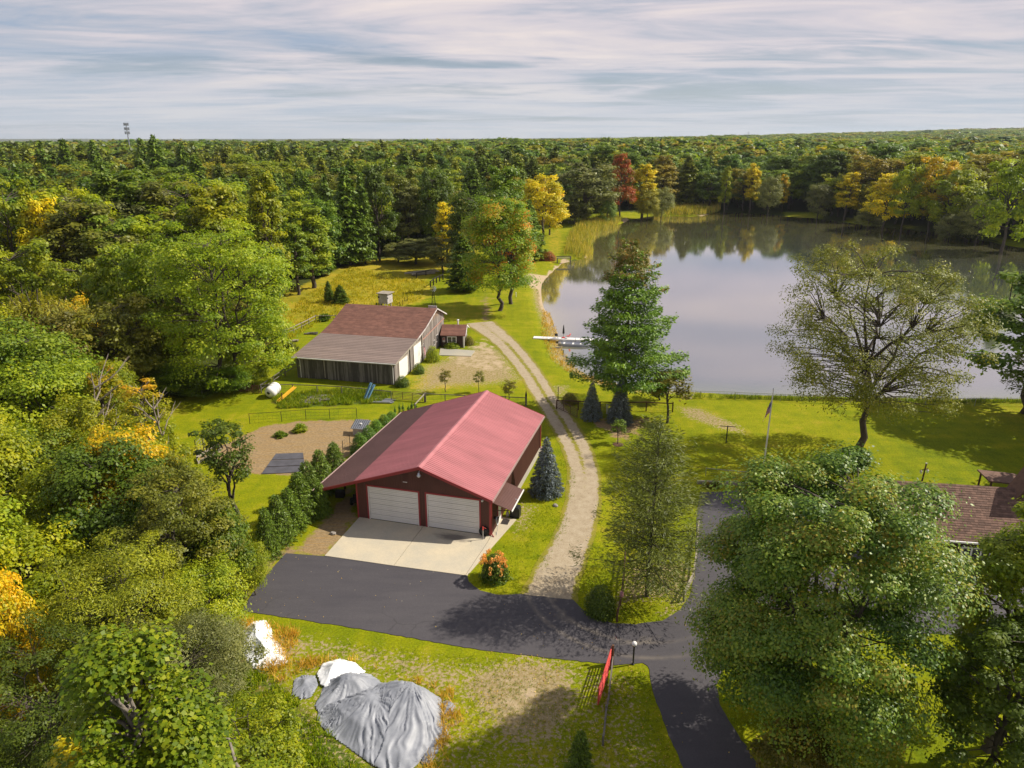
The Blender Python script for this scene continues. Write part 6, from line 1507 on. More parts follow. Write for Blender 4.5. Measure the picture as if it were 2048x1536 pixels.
# near poplar, its top about 17 m from the camera
ph = 21.2
place(decid(108, ph, 8.6, 0.25, 230, 230, 0.125, 'cone', F['poplar'], M['bark_pale'], cr=0.085, flat=0.9, clump_tint=0.35, aspect=0.85), 'poplar_tree', -8.9, 13.6, 0, 1, None, 0.4, None, 'young poplar with large glossy leaves nearest the viewer at the bottom left', 'tree')
place(decid(109, 18.6, 3.0, 0.45, 34, 90, 0.15, 'cone', F['yellow'], M['bark_pale'], cr=0.10, flat=0.9, aspect=0.85), 'poplar_tree', -11.7, 15.2, 0, 1, None, 0.4, None, 'narrow yellow leaved poplar left of the large leaved one at the bottom', 'tree')
hero(willow, 'willow_tree', 80, 800, 560, 215, 'weeping willow with pale drooping strands at the left edge', seed=110, mat=F['willow'], strands=420, per=26)
hero(decid, 'broadleaf_tree', 2040, 1500, 985, 270, 'yellow green tree at the lower right edge before the house', seed=111, base=0.0, clumps=150, per=300, leaf=0.20, mat=F['lime'], cr=0.10, shape='column')
hero(decid, 'broadleaf_tree', 2010, 1620, 1230, 230, 'dark green tree in the bottom right corner', seed=121, base=0.0, clumps=110, per=260, leaf=0.19, mat=F['dark'], cr=0.11, shape='round')
hero(decid, 'oak_tree', 2120, 858, 560, 330, 'spreading tree reaching in from the right edge over the lake', seed=112, base=0.28, clumps=90, per=140, leaf=0.30, mat=F['golden'], cr=0.075, shape='round', sparse=0.2) if False else None
X, Y, h, w = spot(2150, 862, 560, 380)
place(conifer(112, 17, 15, 0.30, 1.3, 6, 190, 0.4, F['larch'], -0.02, 0.55, 0.35, 0.1, plate=0.2, inner=0.45, up=0.8), 'pine_tree', X, Y, 0, 1, None, 0.5, None, 'open branched pine reaching in from the right edge over the lake', 'tree')
for k, (x, y, h_, w_) in enumerate(((64, 84, 17, 15), (72, 72, 18, 16), (60, 62, 15, 12))):
    place(K['D'][k], 'broadleaf_tree', x, y, 0, w_ / 12.5, h_ / 20, k, F['green'], ('shade tree off the right edge beyond the lawn', 'second shade tree right of the house lawn', 'shade tree right of the house gable')[k], 'tree')
# --- blue spruces, cedars, hedge
K['S'] = [conifer(201 + i, 6, 3.6, 0.03, 0.20, 13, 44, 0.22, F['blue'], 0.12, 0.85, 0.10, 0.12, inner=0.35, plate=0.05, aspect=0.32, up=0.35, minr=0.08, tr=0.09) for i in range(2)]
K['H'] = [conifer(211 + i, 5.5, 3.0, 0.02, 0.22, 11, 46, 0.24, F['pine'], 0.22, 0.6, 0.25, 0.0, inner=0.3, plate=0.1, aspect=0.3, up=0.25, minr=0.15, tr=0.07) for i in range(2)]
T('S', 1093, 988, 876, 76, None, 'blue spruce beside the long side wall of the garage', 0, name='spruce_tree')
T('S', 1184, 838, 764, 48, None, 'smaller left one of the two blue spruces beside the open brown gate', 1, name='spruce_tree')
T('S', 1241, 846, 756, 58, None, 'larger right one of the two blue spruces under the tall pine', 0, name='spruce_tree', rz=2.0)
GH = 'dark evergreen hedge trees left of the garage'
for k, (bx, by, ty, w_, l) in enumerate(((668, 958, 884, 58, 'nearest the garage lean-to roof'), (640, 985, 900, 60, 'second from the lean-to roof'), (615, 1012, 922, 66, 'third from the lean-to roof'), (598, 1040, 945, 74, 'widest, in the middle of the hedge'), (578, 1062, 975, 66, 'in front of the widest hedge tree'), (555, 1085, 990, 66, 'second from the drive corner'), (532, 1112, 1015, 56, 'at the drive end of the hedge'), (640, 1030, 965, 46, 'behind the front lean-to post'))):
    T('H', bx, by, ty, w_, None, 'dark evergreen hedge tree ' + l, k, GH, name='hemlock_tree')
cedar = [shrub(221 + i, 3.0, 2.3, 5200, 0.15, F['cedar'], 30, 0.25, aspect=0.45) for i in range(2)]
def bush(me, name, bx, by, ty, wpx, label, h0, w0, mat=None, group=None, rz=0.0, cat='shrub', z=None):
    X, Y, h, w = spot(bx, by, ty, wpx); return place(me, name, X, Y, gz(X, Y) if z is None else z, w / w0, h / h0, rz, mat, label, cat, group)
GC = 'round clipped cedars along the garage lean-to'
for k, (bx, by, ty, w_, l) in enumerate(((719, 908, 862, 42, 'nearest the viewer'), (736, 893, 848, 40, 'second from the viewer'), (752, 876, 836, 40, 'third from the viewer'), (768, 862, 826, 38, 'fourth from the viewer'), (783, 850, 820, 34, 'at the far end of the row'))):
    bush(cedar[k % 2], 'cedar_shrub', bx, by, ty, w_, 'round clipped cedar ' + l + ', behind the lean-to roof', 3.0, 2.25, None, GC, k)
slim = shrub(231, 2.6, 0.9, 1500, 0.12, F['cedar'], 16, 0.8, aspect=0.4)
for k, (bx, by, ty) in enumerate(((790, 838, 810), (799, 835, 803), (806, 833, 804), (817, 831, 808), (824, 828, 800), (832, 824, 806))):
    bush(slim, 'arborvitae_shrub', bx, by, ty, 11, 'slim pointed arborvitae beyond the lean-to roof, ' + ('first', 'second', 'third', 'fourth', 'fifth', 'last')[k] + ' from the left', 2.6, 0.9, None, 'slim arborvitae behind the garage', k)
for k, (bx, by) in enumerate(((753, 617), (758, 616), (763, 617))):
    bush(slim, 'arborvitae_shrub', bx, by, by - 15, 7, ('left', 'middle', 'right')[k] + ' of three slim dark evergreens at the foot of the white box on stilts', 2.6, 0.9, None, 'slim evergreens by the cistern', k)
# --- shrubs
bb = [shrub(241 + i, 2, 2.4, 2600, 0.17, F['green'], 24) for i in range(2)]
bush(shrub(243, 2.2, 2.4, 4200, 0.15, F['dark'], 34), 'round_bush', 1202, 1224, 1168, 64, 'dense dark round bush on the island beside the gravel track', 2.2, 2.4)
hy = bush(shrub(244, 2.1, 2.5, 4200, 0.17, F['dark'], 34), 'hydrangea_bush', 990, 1158, 1106, 60, 'hydrangea bush with faded pink blooms beside the apron corner', 2.1, 2.5)
rg = np.random.default_rng(3); cs = []; 
for k in range(46):
    a = rg.random() * 6.28; e = 0.15 + 0.85 * rg.random() ** 0.7; q = np.array([math.cos(a) * 1.2 * math.sqrt(1 - e * e * 0.8) - 0.15, math.sin(a) * 1.2 * math.sqrt(1 - e * e * 0.8), 2.05 * (0.35 + 0.65 * e)]); cs.append(q[None] + unit(rg.normal(size=(26, 3))) * 0.13)
cs = np.concatenate(cs); bl = leaf_mesh('bloom', cs, rg.normal(size=cs.shape) + np.array([0, 0, 0.8]), 0.11, 0.10, rg.random(len(cs)), F['bloom'], rng=rg); link('blooms', bl, hy)
bush(bb[0], 'yellow_bush', 865, 722, 689, 30, 'bright yellow green bush against the sunny gable of the old barn', 2, 2.4, F['yelgreen'])
bush(bb[1], 'dark_bush', 836, 746, 724, 26, 'dark spiky bush between the two white barn doors', 2, 2.4, F['dark'])
bush(bb[0], 'dark_bush', 804, 772, 750, 30, 'dark rounded bush at the front corner of the old barn', 2, 2.4, F['dark'], rz=2)
bush(bb[1], 'low_bush', 903, 695, 681, 34, 'low bright green bush under the white hut window', 2, 2.4, F['lime'])
bush(bb[0], 'rust_bush', 937, 689, 670, 24, 'brown green round bush at the right corner of the hut', 2, 2.4, F['rust'])
bush(bb[0], 'red_bush', 1140, 806, 784, 34, 'reddish brown bush behind the open brown gate', 2, 2.4, F['rust'])
bush(bb[1], 'red_bush', 1095, 520, 500, 34, 'red tinged bush on the lakeside lawn beside the reeds', 2, 2.4, F['red'])
bush(bb[0], 'young_bush', 952, 806, 788, 24, 'thin green bush right behind the yard fence', 2, 2.4, F['olive'])
gp = [shrub(246 + i, 2, 2.4, 900, 0.5, F['green'], 16, full=False, spiky=1.0, aspect=0.35) for i in range(2)]
for k, (bx, by, ty, w_, mt, l) in enumerate(((600, 862, 846, 30, 'lime', 'green squash plants in the middle of the garden plot'), (560, 873, 862, 26, 'green', 'low green plants at the left of the garden plot'), (1430, 975, 962, 20, 'rust', 'small rusty shrub in the mulch strip'), (1415, 974, 963, 16, 'rust', 'smallest rusty shrub in the mulch strip by the timber edging'), (575, 700, 676, 40, 'olive', 'rough olive weeds beside the log piles'), (650, 641, 626, 26, 'green', 'small green bush at the paddock rail behind the barn ridge'), (1225, 832, 818, 16, 'green', 'tiny green plant between the two blue spruces'))):
    bush(gp[k % 2], 'garden_plant', bx, by, ty, w_, l, 2, 2.4, F[mt], None, k, 'plant')
# saplings
sap = [decid(251 + i, 4, 2.2, 0.35, 26, 60, 0.17, 'round', F['olive'], cr=0.17, fork=0.35) for i in range(2)]
K['sap'] = sap
def S_(bx, by, ty, w_, mt, l, k=0):
    X, Y, h, w = spot(bx, by, ty, w_); return place(sap[k], 'sapling_tree', X, Y, gz(X, Y), w / 2.2, h / 4, k, F[mt], l, 'tree')
S_(890, 784, 740, 26, 'rust', 'brownish staked sapling left of the others on the barn forecourt')
S_(957, 786, 744, 22, 'olive', 'upright olive green sapling in the middle of the forecourt lawn', 1)
S_(1018, 806, 762, 30, 'rust', 'bushy reddish sapling just behind the garage ridge')
S_(1236, 888, 842, 30, 'green', 'small staked green sapling in a mulch ring below the blue spruces', 1)
S_(1337, 846, 748, 86, 'rust', 'small tree with drying brown leaves beside the lakeside path', 1)
S_(1320, 800, 752, 62, 'olive', 'olive leaved small tree behind the one with drying brown leaves', 0)
X, Y = g_(1236, 889); mr = MB().lathe([(0.0, 0.05), (0.5, 0.04), (0.62, 0.0)], n=14); t_ = empty('mulch_ring', (X, Y, gz(X, Y) + 0.01), 0, 'small brown mulch ring round the foot of the staked sapling', 'mulch'); mr.build('mulch', M['wood_brown'], t_)
hero(decid, 'broadleaf_tree', 462, 1098, 835, 108, 'slender tree with a dark green crown on a bare stem before the garden', seed=260, base=0.45, clumps=60, per=85, leaf=0.22, mat=F['dark'], cr=0.12, shape='vase', sparse=0.1, fork=0.35)
# small spruce at the bottom
X, Y, h, w = spot(1160, 1560, 1462, 62); place(K['H'][0], 'spruce_tree', X, Y, 0, w / 3.0, h / 5.5, 1, None, 'small dark green spruce at the bottom edge left of the drive', 'tree')

# --- the left thicket and tree belt
L = [('N', 60, 1255, 1050, 215, 'yelgreen', 'bushy yellow green tree at the left edge, level with the garage doors'), ('N', 10, 1440, 1140, 150, 'golden', 'orange topped tree cut by the left edge'), ('N', 160, 1140, 915, 190, 'yelgreen', 'yellow green tree below the bare white branches'),
     ('N', 60, 1060, 860, 190, 'green', 'dense green tree at the left edge below the large maple'), ('N', 75, 905, 650, 240, 'green', 'big round green maple at the left edge'), ('N', 250, 1060, 850, 150, 'yelgreen', 'yellowish tree between the two bare branched trees'), ('N', 190, 1030, 870, 120, 'green', 'green bushy tree left of the yellowish one'),
      ('N', 440, 1205, 1020, 130, 'green', 'green tree just left of the hedge'), ('N', 415, 1300, 1130, 150, 'lime', 'fresh green bush at the drive corner'), ('N', 505, 1190, 1085, 70, 'lime', 'light green bush at the left tip of the drive'),
     ('D', 235, 800, 595, 150, 'olive', 'olive brown elm before the big light green tree'), ('D', 30, 640, 372, 120, 'yelgreen', 'tall yellowish tree at the left edge beyond the willow'), ('D', 160, 620, 372, 140, 'yelgreen', 'yellow topped maple in front of the dark pines'), ('D', 105, 640, 408, 110, 'yellow', 'maple with bright yellow crown at the left'), ('D', 260, 650, 452, 150, 'olive', 'rounded olive tree in the middle of the left wood'),
     ('D', 60, 720, 490, 150, 'yelgreen', 'yellow green tree behind the willow'), ('D', 165, 730, 515, 130, 'lime', 'light green tree right of the willow'), ('D', 250, 740, 500, 130, 'lime', 'bright leaved tree left of the very large one'), ('D', 330, 745, 470, 140, 'lime', 'light green tree touching the very large one'), ('C', 535, 600, 338, 80, 'yelgreen', 'tall yellowish poplar behind the very large tree'),
     ('C', 620, 576, 395, 92, 'lime', 'bright poplar at the meadow edge with visible trunk'), ('C', 455, 610, 388, 82, 'lime', 'pale poplar left of the yellowish one'), ('C', 590, 590, 440, 66, 'green', 'shorter poplar between the two bright ones'), ('D', 520, 650, 505, 110, 'green', 'green tree behind the very large one, near the meadow'), ('D', 395, 640, 470, 110, 'green', 'green tree in the second row left of the poplars'),
     ('D', 755, 522, 338, 82, 'dark', 'dark crowned tree on a tall bare trunk at the meadow edge'), ('C', 815, 505, 366, 62, 'grey', 'grey green tree right of the bare trunked one'), ('D', 870, 505, 345, 72, 'dark', 'dark rounded tree right behind the yellow one'), ('C', 893, 532, 398, 56, 'yellow', 'small bright yellow tree in the middle distance'),
     ('D', 830, 528, 480, 92, 'grey', 'wide grey green thicket at the meadow edge'), ('D', 795, 524, 484, 56, 'grey', 'grey green round shrub tree left of the thicket'), ('D', 885, 545, 475, 70, 'grey', 'grey green thicket right of the log heap'), ('D', 945, 545, 380, 100, 'dark', 'dark oak behind the orange topped maple'), ('D', 1000, 520, 340, 110, 'green', 'tall green tree rising behind the orange topped maple'),
     ('D', 1085, 482, 348, 92, 'yellow', 'golden yellow tree at the top of the lakeside lawn'), ('D', 1100, 470, 365, 60, 'golden', 'orange tinged tree beside the golden one'), ('D', 1172, 446, 325, 132, 'grey', 'very large dark blue green oak at the head of the lawn'), ('D', 1242, 440, 312, 56, 'red', 'dark red leaved tree behind the yellow lakeside one'), ('C', 1286, 436, 318, 58, 'yellow', 'tall yellow green tree above the far reeds'),
     ('N', 1296, 438, 372, 44, 'willow', 'yellowish willow at the far reeds'), ('N', 1325, 436, 368, 44, 'grey', 'grey willow right of the yellowish one at the far reeds'), ('N', 1215, 448, 395, 34, 'pine', 'small dark evergreen at the head of the lake'), ('N', 1150, 447, 412, 60, 'grey', 'grey green shrub tree at the end of the lakeside lawn'),
     ('C', 1452, 425, 328, 26, 'yelgreen', 'slim lime yellow tree on the far shore'), ('C', 1504, 424, 322, 36, 'yellow', 'slim golden tree on the far shore next to the slim lime one'), ('N', 1540, 428, 350, 44, 'grey', 'round grey willow on the far shore'), ('C', 1568, 424, 345, 22, 'golden', 'small orange tree right of the grey willow'), ('N', 1640, 436, 362, 48, 'grey', 'broad grey willow on the far shore'),
     ('C', 1695, 440, 340, 48, 'yellow', 'bright yellow tree on the far shore, left of the broader yellow one'), ('D', 1775, 456, 345, 84, 'yellow', 'broad bright yellow tree on the far right shore'), ('D', 1872, 462, 305, 84, 'golden', 'tall orange yellow tree behind the far right shore'), ('D', 1905, 470, 338, 96, 'yelgreen', 'large yellow green tree on the far right shore'), ('D', 1815, 462, 318, 62, 'yelgreen', 'tall olive yellow tree between the yellow ones'),
     ('N', 1903, 478, 415, 50, 'grey', 'hanging grey willow at the water on the right shore'), ('N', 1962, 482, 392, 72, 'grey', 'largest hanging grey willow on the right shore'), ('D', 2025, 500, 292, 112, 'yelgreen', 'tall yellow green tree at the right edge of the far shore'), ('N', 1740, 452, 410, 50, 'grey', 'low grey shrub tree at the water on the far shore')]
for k, (kd, bx, by, ty, w_, mt, l) in enumerate(L):
    T(kd, bx, by, ty, w_, F[mt], l, k)
hero(decid, 'broadleaf_tree', 372, 1215, 950, 215, 'large brownish olive leaved tree in the left thicket by the hedge', seed=270, base=0.02, clumps=110, per=260, leaf=0.19, mat=F['olive'], cr=0.10, clump_tint=0.5)
hero(decid, 'willow_shrub_tree', 245, 1370, 1105, 295, 'dense dome shaped yellow green willow shrub in the left thicket', seed=271, base=0.02, clumps=150, per=260, leaf=0.17, mat=F['dome'], cr=0.10, aspect=0.35, clump_tint=0.3)
hero(decid, 'olive_shrub_tree', 340, 1450, 1240, 330, 'silvery grey shrub below the dome shaped one', seed=272, base=0.02, clumps=140, per=220, leaf=0.14, mat=F['grey'], cr=0.09, aspect=0.4)
hero(decid, 'olive_shrub_tree', 100, 1530, 1290, 330, 'dark olive shrub in the bottom left corner', seed=273, base=0.02, clumps=140, per=220, leaf=0.15, mat=F['dark'], cr=0.09, aspect=0.45)
hero(decid, 'wild_shrub_tree', 500, 1610, 1420, 200, 'leafy yellow green bush at the bottom edge left of the tarpaulins', seed=274, base=0.02, clumps=90, per=180, leaf=0.16, mat=F['yelgreen'], cr=0.10)
hero(decid, 'wild_shrub_tree', 470, 1375, 1262, 110, 'silver leaved shrub half covering the bright white tarpaulin', seed=275, base=0.02, clumps=60, per=70, leaf=0.15, mat=F['grey'], cr=0.11, sparse=0.3)
hero(decid, 'wild_shrub_tree', 1590, 1560, 1465, 170, 'small rust tinged tree at the bottom edge under the maple', seed=276, base=0.1, clumps=60, per=130, leaf=0.18, mat=F['rust'], cr=0.11)
for k, (bx, by, ty, w_, mt) in enumerate(((300, 792, 725, 120, 'dark'), (352, 790, 730, 100, 'green'), (402, 788, 735, 100, 'dark'), (455, 784, 735, 90, 'green'), (505, 772, 728, 70, 'lime'), (250, 800, 720, 120, 'rust'), (545, 700, 640, 60, 'green'))):
    T('N', bx, by, ty, w_, F[mt], 'understory bush below the big trees left of the barn, ' + ('second', 'third', 'fourth', 'fifth', 'rightmost', 'leftmost', 'highest')[k] + ' along the lawn edge', k, 'understory bushes at the lawn edge')
F['gtop'] = foliage('orange_topped_leaves', [(0.07, 0.10, 0.008), (0.13, 0.16, 0.010), (0.22, 0.20, 0.012), (0.42, 0.23, 0.02)], transl=0.4)
hero(decid, 'broadleaf_tree', 218, 935, 722, 105, 'upright tree turning golden yellow in the thicket', seed=291, base=0.1, clumps=70, per=150, leaf=0.22, mat=F['gtop'], cr=0.12, shape='cone', top_tint=0.35)
hero(decid, 'broadleaf_tree', 298, 985, 757, 88, 'slender tree with orange crown top on a pale stem beside the lawn', seed=292, base=0.30, clumps=46, per=85, leaf=0.22, mat=F['gtop'], bark=M['bark_pale'], cr=0.13, shape='round', top_tint=0.6, sparse=0.1)
hero(decid, 'broadleaf_tree', 350, 1010, 870, 96, 'low open yellow green tree between the orange topped one and the garden gate', seed=293, base=0.1, clumps=50, per=90, leaf=0.22, mat=F['yelgreen'], bark=M['bark_pale'], cr=0.13, sparse=0.1)
# pines at the meadow edge
for k, (bx, by, ty, w_, l) in enumerate(((695, 530, 335, 96, 'tall layered pine at the left end of the meadow edge'), (655, 535, 350, 70, 'pine left of the tall layered one at the meadow edge'), (725, 528, 345, 60, 'slim pine between the tall layered one and the bare trunked tree'), (926, 582, 468, 84, 'flat topped dark pine beside the black rail fence'), (1058, 520, 400, 74, 'light green pine right of the orange topped maple'), (1035, 535, 425, 60, 'smaller pine right behind the orange topped maple'))):
    T('P', bx, by, ty, w_, F['pine'], l, k, name='pine_tree')
for k, (bx, by, ty, w_) in enumerate(((657, 604, 562, 26), (680, 607, 570, 40))):
    T('P', bx, by, ty, w_, F['dark'], ('left', 'right')[k] + ' of two small flat cedars standing in the yellow meadow', k, name='cedar_tree')
# dead / bare branched trees
def bare(seed, h, w, n=9):
    r = np.random.default_rng(seed); lines = []; tr = h * 0.016
    main = arc((0, 0, -0.2), (r.normal() * 0.05 * h, 0, h), 0, 9, r, 0.012 * h); lines.append((main, np.linspace(tr, tr * 0.2, 9)))
    for k in range(n):
        i = r.integers(3, 8); p = main[i]; a = r.random() * 6.28; l = w * (0.25 + 0.35 * r.random()); q = p + np.array([math.cos(a) * l, math.sin(a) * l, l * (0.6 + 0.6 * r.random())]); br = arc(p, q, -0.05 * l, 5, r, 0.03 * l); lines.append((br, np.linspace(tr * 0.5, tr * 0.12, 5)))
        for j in range(3):
            s = br[r.integers(1, 4)]; a2 = a + r.normal() * 0.8; l2 = l * 0.45; lines.append((arc(s, s + np.array([math.cos(a2) * l2, math.sin(a2) * l2, l2 * 0.8]), 0, 4, r, 0.03 * l2), np.linspace(tr * 0.22, tr * 0.06, 4)))
    return tubes_mesh('branches', lines, M['dead_wood'], 5)
for k, (bx, by, ty, l) in enumerate(((192, 975, 745, 'bare dead tree with pale forked branches in the left thicket'), (322, 1000, 790, 'pale thin trunks with few leaves beside the lawn'), (70, 1010, 905, 'leaning dead branch low in the left thicket'))):
    X, Y, h, w = spot(bx, by, ty, 90); t_ = empty('dead_tree', (X, Y, 0), k, l, 'tree'); link('branches', bare(280 + k, h, h * 0.5), t_)

for k, (px_, ty, Y_, w_, l) in enumerate(((318, 271, 285, 40, 'tallest pine top breaking the skyline right of the phone mast'), (292, 278, 300, 30, 'pine top just right of the phone mast on the skyline'), (140, 279, 290, 34, 'pine top on the skyline left of the phone mast'), (197, 281, 310, 32, 'second pine top on the skyline left of the phone mast'), (95, 284, 280, 30, 'broken pine top on the skyline far left'), (552, 287, 320, 30, 'pine top on the skyline above the tall poplars'), (372, 286, 300, 26, 'slim pine top on the skyline right of the tallest one'), (1045, 274, 700, 60, 'big round crown on the middle of the skyline'), (1217, 274, 620, 36, 'round crown breaking the skyline above the lake head'))):
    h_ = HT(ty, Y_); dm = Y_ * cP + (CAMH - 0.5 * h_) * sP; X_ = (px_ - 1024) / FPX * dm
    if k < 7: place(K['P'][k % 3], 'pine_tree', X_, Y_, 0, h_ / 22 * 1.0, h_ / 22, k, F['pine'], l, 'tree')
    else: z_ = gz(X_, Y_); place(K['D'][k % 2 * 2], 'broadleaf_tree', X_, Y_, z_, w_ * dm / FPX / 12.5, (h_ - z_) / 20, k, F['green'], l, 'tree')
# ------------------------------------------------------------------ the wood all round
rng = np.random.default_rng(77)
def scatter(ymax, step, ymin=40, jit=0.42, xlim=None):
    pts = []
    nx_ = int(2 * ymax * 0.95 / step); xsx = (np.arange(nx_) - nx_ / 2) * step; ysx = np.arange(ymin, ymax, step)
    A, B = np.meshgrid(xsx, ysx); A = A.ravel() + rng.normal(size=A.size) * step * jit * 0.7; B = B.ravel() + rng.normal(size=B.size) * step * jit * 0.7
    return A, B
A, B = scatter(640, 8.6, 46)
keep = (np.abs(A) < B * 0.80 + 26) & (B < 640)
A, B = A[keep], B[keep]
dcl = sdf(A, B, CLEAR); dlk = sdf(A, B, SHORE)
keep = (dcl > 1.0) & (dlk > 3.0); A, B, dcl, dlk = A[keep], B[keep], dcl[keep], dlk[keep]
hp_ = np.array(ALLTREES); keep = np.ones(len(A), bool)
for (x, y) in hp_: keep &= np.hypot(A - x, B - y) > (3.2 if y < 120 else 5.0)
A, B, dcl, dlk = A[keep], B[keep], dcl[keep], dlk[keep]
dist = np.hypot(A, B)
wd = fbm(A / 70, B / 70, 31, 3)
pinef = np.clip(0.22 + (-A - 20) / 160 * 0.7 + (wd - 0.5) * 2.6 - np.clip(B - 330, 0, 400) / 500, 0, 1)
pinef = np.where((A > 30) & (B > 180), 0.04 + 0.25 * (wd > 0.62), pinef); pinef = np.where(B < 130, 0.0, pinef)
isp = rng.random(len(A)) < pinef
hgt = 15.5 + 8.5 * rng.random(len(A)) ** 1.3 + 8 * (fbm(A / 40, B / 40, 8, 2) - 0.5)
hgt = np.where((A > 40) & (B > 170), hgt * 1.06, hgt); hgt = np.where(isp, hgt * 1.08, hgt); hgt = np.where(B < 125, hgt * 0.60, hgt)
edge = np.minimum(dcl, dlk); hgt *= np.where(edge < 9, 0.72 + 0.2 * rng.random(len(A)), 1)
order = np.argsort(dist); NIND = 225
vis = np.abs(A) < B * 0.74 + 12
ind = [i for i in order if vis[i]][:NIND]; indset = set(ind)
mats_i = ['green', 'dark', 'lime', 'yelgreen', 'olive', 'rust', 'golden', 'grey']
desc = {'green': 'green leafy tree', 'dark': 'dark green leafy tree', 'lime': 'light green leafy tree', 'yelgreen': 'yellow green leafy tree', 'olive': 'olive brown leafy tree', 'rust': 'rust tinged leafy tree', 'golden': 'orange yellow leafy tree', 'grey': 'grey green leafy tree', 'pine': 'dark pine'}
for i in ind:
    x, y = A[i], B[i]; h_ = hgt[i]
    zone = 'of the lower left thicket' if y < 80 else ('of the wood left of the barn' if x < -30 and y < 165 else ('of the wood behind the meadow' if x < 25 else 'of the belt beyond the lake'))
    zone = ('at the front edge ' if edge[i] < 11 else 'in the depth ') + zone
    size_ = 'tall ' if h_ > 20 else ('low ' if h_ < 14 else '')
    if isp[i]:
        place(K['P'][rng.integers(3)], 'pine_tree', x, y, gz(x, y), h_ / 22 * rng.uniform(1.05, 1.4), h_ / 22, rng.random() * 6.28, F['pine'], size_ + 'dark pine ' + zone, 'tree', size_ + 'dark pines ' + zone)
    else:
        pr = np.array([0.30, 0.12, 0.24, 0.18, 0.05, 0.04, 0.02, 0.05]); 
        if y < 80: pr = np.array([0.26, 0.06, 0.26, 0.28, 0.05, 0.03, 0.06, 0.0])
        mt = mats_i[rng.choice(8, p=pr / pr.sum())]
        if y < 105: me_, b0, w0 = K['N'][rng.integers(3)], 9, 7.5
        else: me_, b0, w0 = K['D'][rng.integers(4)], 20, 12.5
        ww = (h_ * 0.68) * rng.uniform(0.85, 1.2)
        place(me_, 'broadleaf_tree', x, y, gz(x, y), ww / w0, h_ / b0, rng.random() * 6.28, F[mt], size_ + desc[mt] + ' ' + zone, 'tree', size_ + desc[mt] + 's ' + zone)
# everything farther: one mass
rest = np.array([i for i in range(len(A)) if i not in indset])
PX_, PY_, PH_, PP_ = [A[rest]], [B[rest]], [hgt[rest]], [isp[rest]]
A2, B2 = scatter(2000, 12.0, 640); k_ = np.abs(A2) < B2 * 0.78 + 20; A2, B2 = A2[k_], B2[k_]
A3, B3 = scatter(4600, 24.0, 2000); k_ = np.abs(A3) < B3 * 0.78; A3, B3 = A3[k_], B3[k_]
for (a, b2, sc_) in ((A2, B2, 1.0), (A3, B3, 1.15)):
    w2 = fbm(a / 260, b2 / 260, 41, 3); p2 = rng.random(len(a)) < np.where(a < b2 * 0.05, np.clip(0.35 + (w2 - .5) * 2, 0, .8), 0.06)
    PX_.append(a); PY_.append(b2); PP_.append(p2); PH_.append((16 + 10 * rng.random(len(a)) ** 1.6 + 11 * (fbm(a / 120, b2 / 120, 5, 2) - .5)) * sc_)
PX_, PY_, PH_, PP_ = map(np.concatenate, (PX_, PY_, PH_, PP_)); PD_ = np.hypot(PX_, PY_)
# stock collection: far and mid trees, crown+trunk joined
stockcol = bpy.data.collections.new('tree_stock')
def joined(name, pair, mat):
    cr, tk = pair
    bm = bmesh.new(); bm.from_mesh(cr); n0 = len(bm.faces); bm.from_mesh(tk); bm.faces.ensure_lookup_table()
    me = bpy.data.meshes.new(name); 
    for f_ in bm.faces[n0:]: f_.material_index = 1
    bm.to_mesh(me); bm.free(); me.materials.append(mat); me.materials.append(M['bark']); return me
stk = []
for nm, lst, mt in (('a', K['D'][:3], F['wood_leaf']), ('b', K['P'][:2], F['wood_pine']), ('c', K['fD'], F['wood_leaf']), ('d', K['fP'], F['wood_pine'])):
    for j, pr in enumerate(lst):
        o = bpy.data.objects.new('stock_%s%d' % (nm, j), joined('stock_tree', pr, mt)); stockcol.objects.link(o); stk.append(o)
# order is alphabetical: a0 a1 a2 b0 b1 c0 c1 c2 d0 d1
nearf = PD_ < 430
ti = np.where(nearf, np.where(PP_, 3 + rng.integers(0, 2, len(PX_)), rng.integers(0, 3, len(PX_))), np.where(PP_, 8 + rng.integers(0, 2, len(PX_)), 5 + rng.integers(0, 3, len(PX_))))
PZ_ = ground_z(PX_, PY_)
wid = np.where(PP_, 1.1, 1.0) * rng.uniform(1.0, 1.5, len(PX_)) * np.where(PD_ > 2000, 2.6, np.where(PD_ > 640, 1.6, 1.05))
sc = PH_ / np.where(PP_, 22.0, 20.0)
me = bpy.data.meshes.new('distant_woodland'); me.vertices.add(len(PX_)); me.vertices.foreach_set('co', np.stack([PX_, PY_, PZ_], 1).astype(np.float32).ravel())
for nm, typ, arr in (('ti', 'INT', ti.astype(np.int32)), ('rz', 'FLOAT', (rng.random(len(PX_)) * 6.28).astype(np.float32))):
    at = me.attributes.new(nm, typ, 'POINT'); at.data.foreach_set('value', arr)
at = me.attributes.new('sc', 'FLOAT_VECTOR', 'POINT'); at.data.foreach_set('vector', np.stack([sc * wid, sc * wid, sc], 1).astype(np.float32).ravel())
wo_ = link('distant_woodland', me); tag(wo_, 'unbroken autumn woodland stretching to the horizon', 'woodland', None, 'stuff')
gn = bpy.data.node_groups.new('plant_wood', 'GeometryNodeTree')
gn.interface.new_socket('Geometry', in_out='INPUT', socket_type='NodeSocketGeometry'); gn.interface.new_socket('Geometry', in_out='OUTPUT', socket_type='NodeSocketGeometry')
gi = gn.nodes.new('NodeGroupInput'); go_ = gn.nodes.new('NodeGroupOutput')
ci = gn.nodes.new('GeometryNodeCollectionInfo'); ci.inputs['Collection'].default_value = stockcol; ci.inputs['Separate Children'].default_value = True; ci.inputs['Reset Children'].default_value = True
ip = gn.nodes.new('GeometryNodeInstanceOnPoints'); ip.inputs['Pick Instance'].default_value = True
